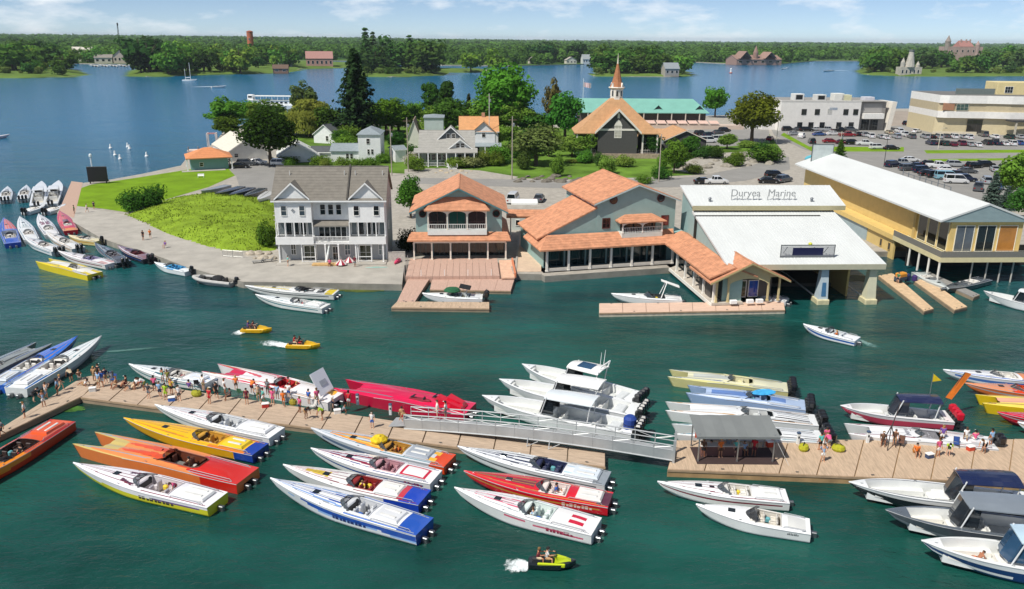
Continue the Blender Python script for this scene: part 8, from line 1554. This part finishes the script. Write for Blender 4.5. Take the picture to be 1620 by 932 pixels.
def jetski(px,py,hdg,label,col,col2,riders,L=3.1,inflat=False):
 e=thing('jet_ski',label,'jet ski',W(px,py,0),R(hdg),'jet skis running in the harbour');st=[(-.5,.42,.34),(-.48,.5,.42),(-.2,.55,.45),(.15,.52,.5),(.35,.36,.6),(.5,.04,.66)];b=MB();n=len(st)
 for x,w,z in st:X=x*L;b.v+=[(X,0,-.25+(.55 if x>.45 else.1 if x>.3 else 0)),(X,w,.12+(.25 if x>.3 else 0)),(X,w*1.05,z),(X,w*.5,z+.05),(X,-w*.5,z+.05),(X,-w*1.05,z),(X,-w,.12+(.25 if x>.3 else 0))]
 for k in range(n-1):
  for i in range(7):j=(i+1)%7;b.f.append((k*7+i,(k+1)*7+i,(k+1)*7+j,k*7+j));b.m.append(0)
 b.f+=[tuple(range(6,-1,-1)),tuple(range((n-1)*7,n*7))];b.m+=[0,0];part('hull',b,gel(col2),e)
 part('seat',MB().rbox(-.42*L,.05*L,-.2,.2,.4,.8,.1),mat('#26282a',.7),e);part('hood',MB().add([(.05*L,-.3,.5),(.42*L,-.16,.62),(.42*L,.16,.62),(.05*L,.3,.5),(.08*L,-.18,1.0),(.3*L,-.1,.85),(.3*L,.1,.85),(.08*L,.18,1.0)],[(4,5,6,7),(0,1,5,4),(1,2,6,5),(2,3,7,6),(3,0,4,7)]),gel(col),e)
 part('side_panel',MB().rbox(-.3*L,.28*L,.34,.5,.36,.6,.05).rbox(-.3*L,.28*L,-.5,-.34,.36,.6,.05),gel(col),e);part('handlebar',MB().tube([(.06*L,-.38,1.08),(.1*L,0,1.02),(.06*L,.38,1.08)],.035,6),mat('#161616',.5),e)
 for k,(s,h,l) in enumerate(riders):person(0,0,0,'ride',hdg,CN[s] if s else None,CN[h],l,loc=W(px,py,0)+Vector((math.cos(R(hdg)),math.sin(R(hdg)),0))*(-.12*L-.62*k)+Vector((0,0,.36)),group='jet ski riders')
 return e
jetski(873,897,-4,'black and lime jet ski with two riders at the bottom of the picture','#c2d21c','#1c2226',[('white','tan','front rider in white shirt on the black and lime jet ski'),('maroon','beige','rear rider in maroon vest on the black and lime jet ski')],3.4)
jetski(406,526,-2,'yellow jet ski, left of the two in the channel','#e0b21c','#d8a818',[('maroon','black','front rider in maroon vest on the left yellow jet ski'),('purple','navy','rear rider in purple vest on the left yellow jet ski')],4.0)
jetski(480,551,-4,'yellow jet ski, right of the two in the channel','#e0b21c','#d8a818',[('black','red','front rider in black vest on the right yellow jet ski'),('red','beige','rear rider in red vest on the right yellow jet ski')],4.2)
def car_meshes(kind):
 L,Wd,st,cab={'sedan':(4.7,1.82,[(-2.35,.55,.9),(-2.2,.9,.96),(-1.4,.98,1),(1.0,.95,1),(1.9,.82,.97),(2.3,.62,.88),(2.35,.45,.84)],[(-1.75,.98),(-1.05,1.42),(.25,1.44),(1.05,.96)]),'suv':(4.8,1.92,[(-2.4,.55,.94),(-2.35,1.05,.97),(-1.4,1.08,1),(1.05,1.08,1),(1.95,.98,.97),(2.35,.7,.9),(2.4,.5,.86)],[(-2.3,1.06),(-1.95,1.72),(.35,1.76),(1.15,1.08)]),'pickup':(5.6,1.98,[(-2.8,.6,.95),(-2.78,1.1,.97),(-.7,1.1,1),(1.3,1.1,1),(2.3,1.04,.97),(2.75,.75,.92),(2.8,.5,.88)],[(-.75,1.08),(-.55,1.8),(.75,1.84),(1.4,1.1)]),'van':(5.2,2.0,[(-2.6,.6,.96),(-2.58,1.2,.98),(-1,1.2,1),(1.6,1.15,1),(2.3,.9,.95),(2.55,.6,.9),(2.6,.5,.88)],[(-2.52,1.18),(-2.4,2.05),(1.0,2.05),(1.9,1.12)])}[kind]
 b=MB();hw=Wd/2
 for x,z,w in st:b.v+=[(x,-hw*w*.94,.28),(x,-hw*w,.5),(x,-hw*w,max(.52,z-.1)),(x,-hw*w*.88,z),(x,hw*w*.88,z),(x,hw*w,max(.52,z-.1)),(x,hw*w,.5),(x,hw*w*.94,.28)]
 for k in range(len(st)-1):
  for i in range(8):j=(i+1)%8;b.f.append((k*8+i,(k+1)*8+i,(k+1)*8+j,k*8+j));b.m.append(0)
 b.f+=[tuple(range(7,-1,-1)),tuple(range(len(st)*8-8,len(st)*8))];b.m+=[0,0];b.f=[tuple(reversed(f)) for f in b.f]
 if kind=='pickup':b.box(-2.6,-.85,-.75,.75,1.1,1.104)
 body=b.mesh('body',[gel('#fff')],False);body.materials.clear();body.materials.append(None)
 (x0,z0),(x1,z1),(x2,z2),(x3,z3)=cab;a,c=hw*.86,hw*.70
 g=MB().add([(x0,-a,z0-.02),(x3,-a,z3-.02),(x3,a,z3-.02),(x0,a,z0-.02),(x1,-c,z1-.05),(x2,-c,z2-.05),(x2,c,z2-.05),(x1,c,z1-.05)],[(0,1,5,4),(1,2,6,5),(2,3,7,6),(3,0,4,7),(4,5,6,7)]);gls=g.mesh('cabin_glass',[glass('#12181c')])
 r=MB().rbox(x1-.08,x2+.08,-c-.05,c+.05,z1-.07,z1+.02,.06)
 for s in(-1,1):
  r.tube([(x0,s*a,z0),(x1,s*c,z1-.03)],.05,4);r.tube([(x3,s*a,z3),(x2,s*c,z2-.03)],.045,4);r.tube([((x1+x2)/2,s*a*1.005,z0-.02),((x1+x2)/2,s*c*1.01,z1-.03)],.05,4)
 roof=r.mesh('roof',[gel('#fff')]);roof.materials.clear();roof.materials.append(None)
 wh=MB().lathe([(.20,-.1),(.34,-.09),(.35,0),(.34,.09),(.20,.1)],n=14).lathe([(.05,-.105),(.2,-.1),(.2,.1),(.05,.105)],n=10,mi=1).mesh('wheel',[mat('#141414',.85),metalm('#a9acad',.4)])
 hl=MB().rbox(-.03,.06,-.2,.2,0,.14,.03).mesh('headlight',[mat('#dfe4e6',.15)]);tl=MB().rbox(-.06,.03,-.16,.16,0,.22,.03).mesh('tail_light',[mat('#8a1218',.3)])
 return L,hw,st,body,gls,roof,wh,hl,tl
CARS={k:car_meshes(k) for k in('sedan','suv','pickup','van')};PROTO={}
def car(px,py,kind,col,rz,label,group):
 L,hw,st,body,gls,roof,wh,hl,tl=CARS[kind]
 if kind not in PROTO:
  e=thing('parked_car',label,'car');link('body',body,e);link('cabin_glass',gls,e);link('roof',roof,e)
  for x in(-L*.3,L*.31):
   for s in(-1,1):w=link('wheel',wh,e,(x,s*(hw-.1),.35));w.rotation_euler=(R(90),0,0)
  for s in(-1,1):link('headlight',hl,e,(L/2-.1,s*hw*.62,.6));link('tail_light',tl,e,(-L/2+.02,s*hw*.68,.65))
  PROTO[kind]=e
 else:e=dup(PROTO[kind],(0,0,0),0)
 p=W(px,py,GZ);e.location=(p.x,p.y,GZ+.03);e.rotation_euler=(0,0,R(rz));e.scale=(1.14,)*3;e['label']=label;e['group']=group;e['category']='van' if kind=='van' else 'pickup' if kind=='pickup' else 'car';e.name='parked_car'
 for ch in e.children:
  if ch.name.startswith(('body','roof')):slotmat(ch,0,mat(col,.25,.2,var=.03,coat=.6))
 return e
CC={'black':'#0e0f11','white':'#e2e3e3','silver':'#a3a7aa','grey':'#565a5e','red':'#8a1220','maroon':'#5e1430','dark blue':'#15233e','blue':'#2a4f8a','dark green':'#12392c','beige':'#b3a88f','light blue':'#8fc0d0'}
def row(items,grp,where):
 cnt={}
 for px,py,kind,c,rz in items:cnt[c,kind]=cnt.get((c,kind),0)+1
 seen={}
 for px,py,kind,c,rz in items:
  q=(c,kind);seen[q]=seen.get(q,0)+1;kw={'sedan':'car','suv':'tall car','pickup':'pickup','van':'van'}[kind]
  car(px,py,kind,CC[c],rz,(ORD[seen[q]-1]+' ' if cnt[q]>1 else 'only ')+f'{c} {kw}'+(' from left ' if cnt[q]>1 else ' ')+where,grp)
row([(1246,207,'suv','black',10),(1262,207,'sedan','grey',5),(1276,208,'suv','black',0),(1292,207,'sedan','silver',0),(1308,208,'pickup','silver',0),(1328,209,'pickup','black',0),(1346,208,'suv','grey',0)],'cars parked along the white office','parked close under the white office block')
row([(1284,227,'suv','black',80),(1218,222,'sedan','red',60),(1313,226,'sedan','red',5),(1333,228,'sedan','maroon',-4),(1349,229,'suv','black',-8),(1367,230,'pickup','white',-6),(1377,218,'suv','white',80),(1393,219,'sedan','silver',85),(1400,220,'sedan','white',88),(1418,219,'suv','silver',85),(1432,216,'pickup','white',85),(1442,219,'suv','grey',80),(1300,238,'sedan','silver',10),(1388,236,'suv','white',5),(1410,237,'sedan','black',5)],'cars in the middle parking row','in the parking row before the white office')
row([(1436,198,'suv','black',30),(1446,200,'sedan','grey',60),(1456,197,'suv','dark blue',10),(1464,200,'pickup','black',50),(1470,206,'sedan','silver',20),(1480,207,'suv','grey',20)],'cars beside the gravel yard','in the bunch beside the gravel yard')
row([(1463,219,'suv','silver',85),(1473,219,'sedan','black',85),(1484,219,'suv','silver',85),(1496,218,'sedan','grey',85),(1508,219,'suv','white',85),(1522,219,'sedan','silver',85),(1531,220,'suv','white',85),(1555,216,'van','grey',80),(1573,219,'sedan','white',85),(1596,220,'suv','dark green',85),(1612,219,'sedan','silver',85)],'cars in the rear row before the banded building','in the rear row before the banded building')
row([(1472,229,'suv','dark blue',85),(1482,229,'sedan','black',85),(1493,230,'suv','dark green',85),(1507,231,'sedan','maroon',80),(1520,230,'suv','maroon',80),(1533,231,'sedan','silver',85),(1546,232,'sedan','white',80),(1561,229,'suv','black',85),(1574,229,'pickup','dark blue',85),(1588,230,'sedan','white',85),(1599,230,'suv','white',85),(1611,229,'sedan','blue',85)],'cars along the grass strip','in the row along the narrow grass strip')
row([(1412,264,'suv','dark blue',30),(1437,270,'suv','grey',8),(1452,266,'sedan','dark blue',5),(1459,273,'suv','dark blue',5),(1468,278,'sedan','black',5),(1470,262,'sedan','black',5),(1481,281,'suv','black',5),(1483,266,'pickup','white',-10),(1498,272,'sedan','white',-10),(1497,284,'van','light blue',-8),(1512,290,'van','white',-8),(1541,266,'suv','black',20),(1559,264,'suv','black',10),(1573,271,'sedan','silver',70),(1586,270,'suv','grey',80),(1596,274,'sedan','silver',80),(1605,268,'suv','white',80),(1590,290,'sedan','white',20),(1600,300,'suv','white',20),(1612,284,'sedan','grey',60),(1547,301,'pickup','grey',60),(1560,290,'suv','silver',70),(1426,262,'pickup','silver',8),(1512,264,'suv','silver',-10),(1515,279,'sedan','black',-8),(1527,287,'suv','dark blue',-8),(1578,282,'suv','black',60),(1582,300,'sedan','blue',40),(1440,256,'sedan','white',5),(1530,274,'sedan','grey',0)],'cars in the near lot','in the near lot behind the long white roof')
row([(1256,214,'sedan','silver',20),(1268,218,'suv','white',60),(1296,215,'sedan','blue',10),(1318,214,'sedan','white',5),(1340,216,'pickup','red',0),(1356,215,'sedan','black',85),(1366,216,'suv','silver',85),(1406,212,'sedan','beige',85),(1422,210,'suv','white',85),(1450,210,'sedan','white',40)],'cars in the second row before the office','in the second row before the white office')
row([(1226,281,'suv','black',10),(1216,290,'sedan','black',-5),(1240,288,'suv','grey',40),(1132,291,'pickup','white',5),(1114,291,'sedan','black',0)],'cars on the street behind the boathouses','on the street behind the white roofed boathouse')
row([(1108,214,'suv','black',30),(1122,217,'suv','dark blue',30),(1136,212,'sedan','grey',30),(1146,209,'suv','black',30),(1120,226,'van','white',10),(1138,224,'van','white',10),(1152,222,'sedan','silver',10)],'cars between the chapel and the olive tree','between the dark side building and the olive green tree')
row([(380,266,'sedan','black',10),(390,262,'suv','grey',10),(408,260,'sedan','white',5),(444,262,'suv','white',0),(812,320,'van','white',80),(853,318,'sedan','grey',80)],'cars near the houses','by the white sheds and the orange roofed walkway')
for i,(px,py) in enumerate(((1284,254),(1298,256),(1310,260))):
 e=thing('covered_dinghy',ORD[i]+' from left of the turquoise covered dinghies behind the long white roof','boat',W(px,py,GZ),.2,'turquoise covered dinghies');part('cover',MB().tube([(-2.4,0,.5),(-1.6,0,.7),(0,0,.95),(1.4,0,.85),(2.4,0,.6)],[.15,.7,.9,.7,.1],8),mat('#58a8b8',.8,var=.15),e);part('trailer',MB().box(-2.3,2.6,-.5,.5,.05,.2),metalm('#777',.6),e)
hz=MB().box(-13000,13000,-60,21500,-3,90).mesh('haze',[])
hm=bpy.data.materials.new('haze');hm.use_nodes=True;hn=hm.node_tree;hn.nodes.remove(hn.nodes['Principled BSDF']);hv=hn.nodes.new('ShaderNodeVolumePrincipled')
hv.inputs['Color'].default_value=(.75,.88,1,1);hv.inputs['Density'].default_value=.000045;hn.links.new(hv.outputs[0],hn.nodes['Material Output'].inputs['Volume']);hz.materials.append(hm)
tag(link('haze',hz),kind='stuff')
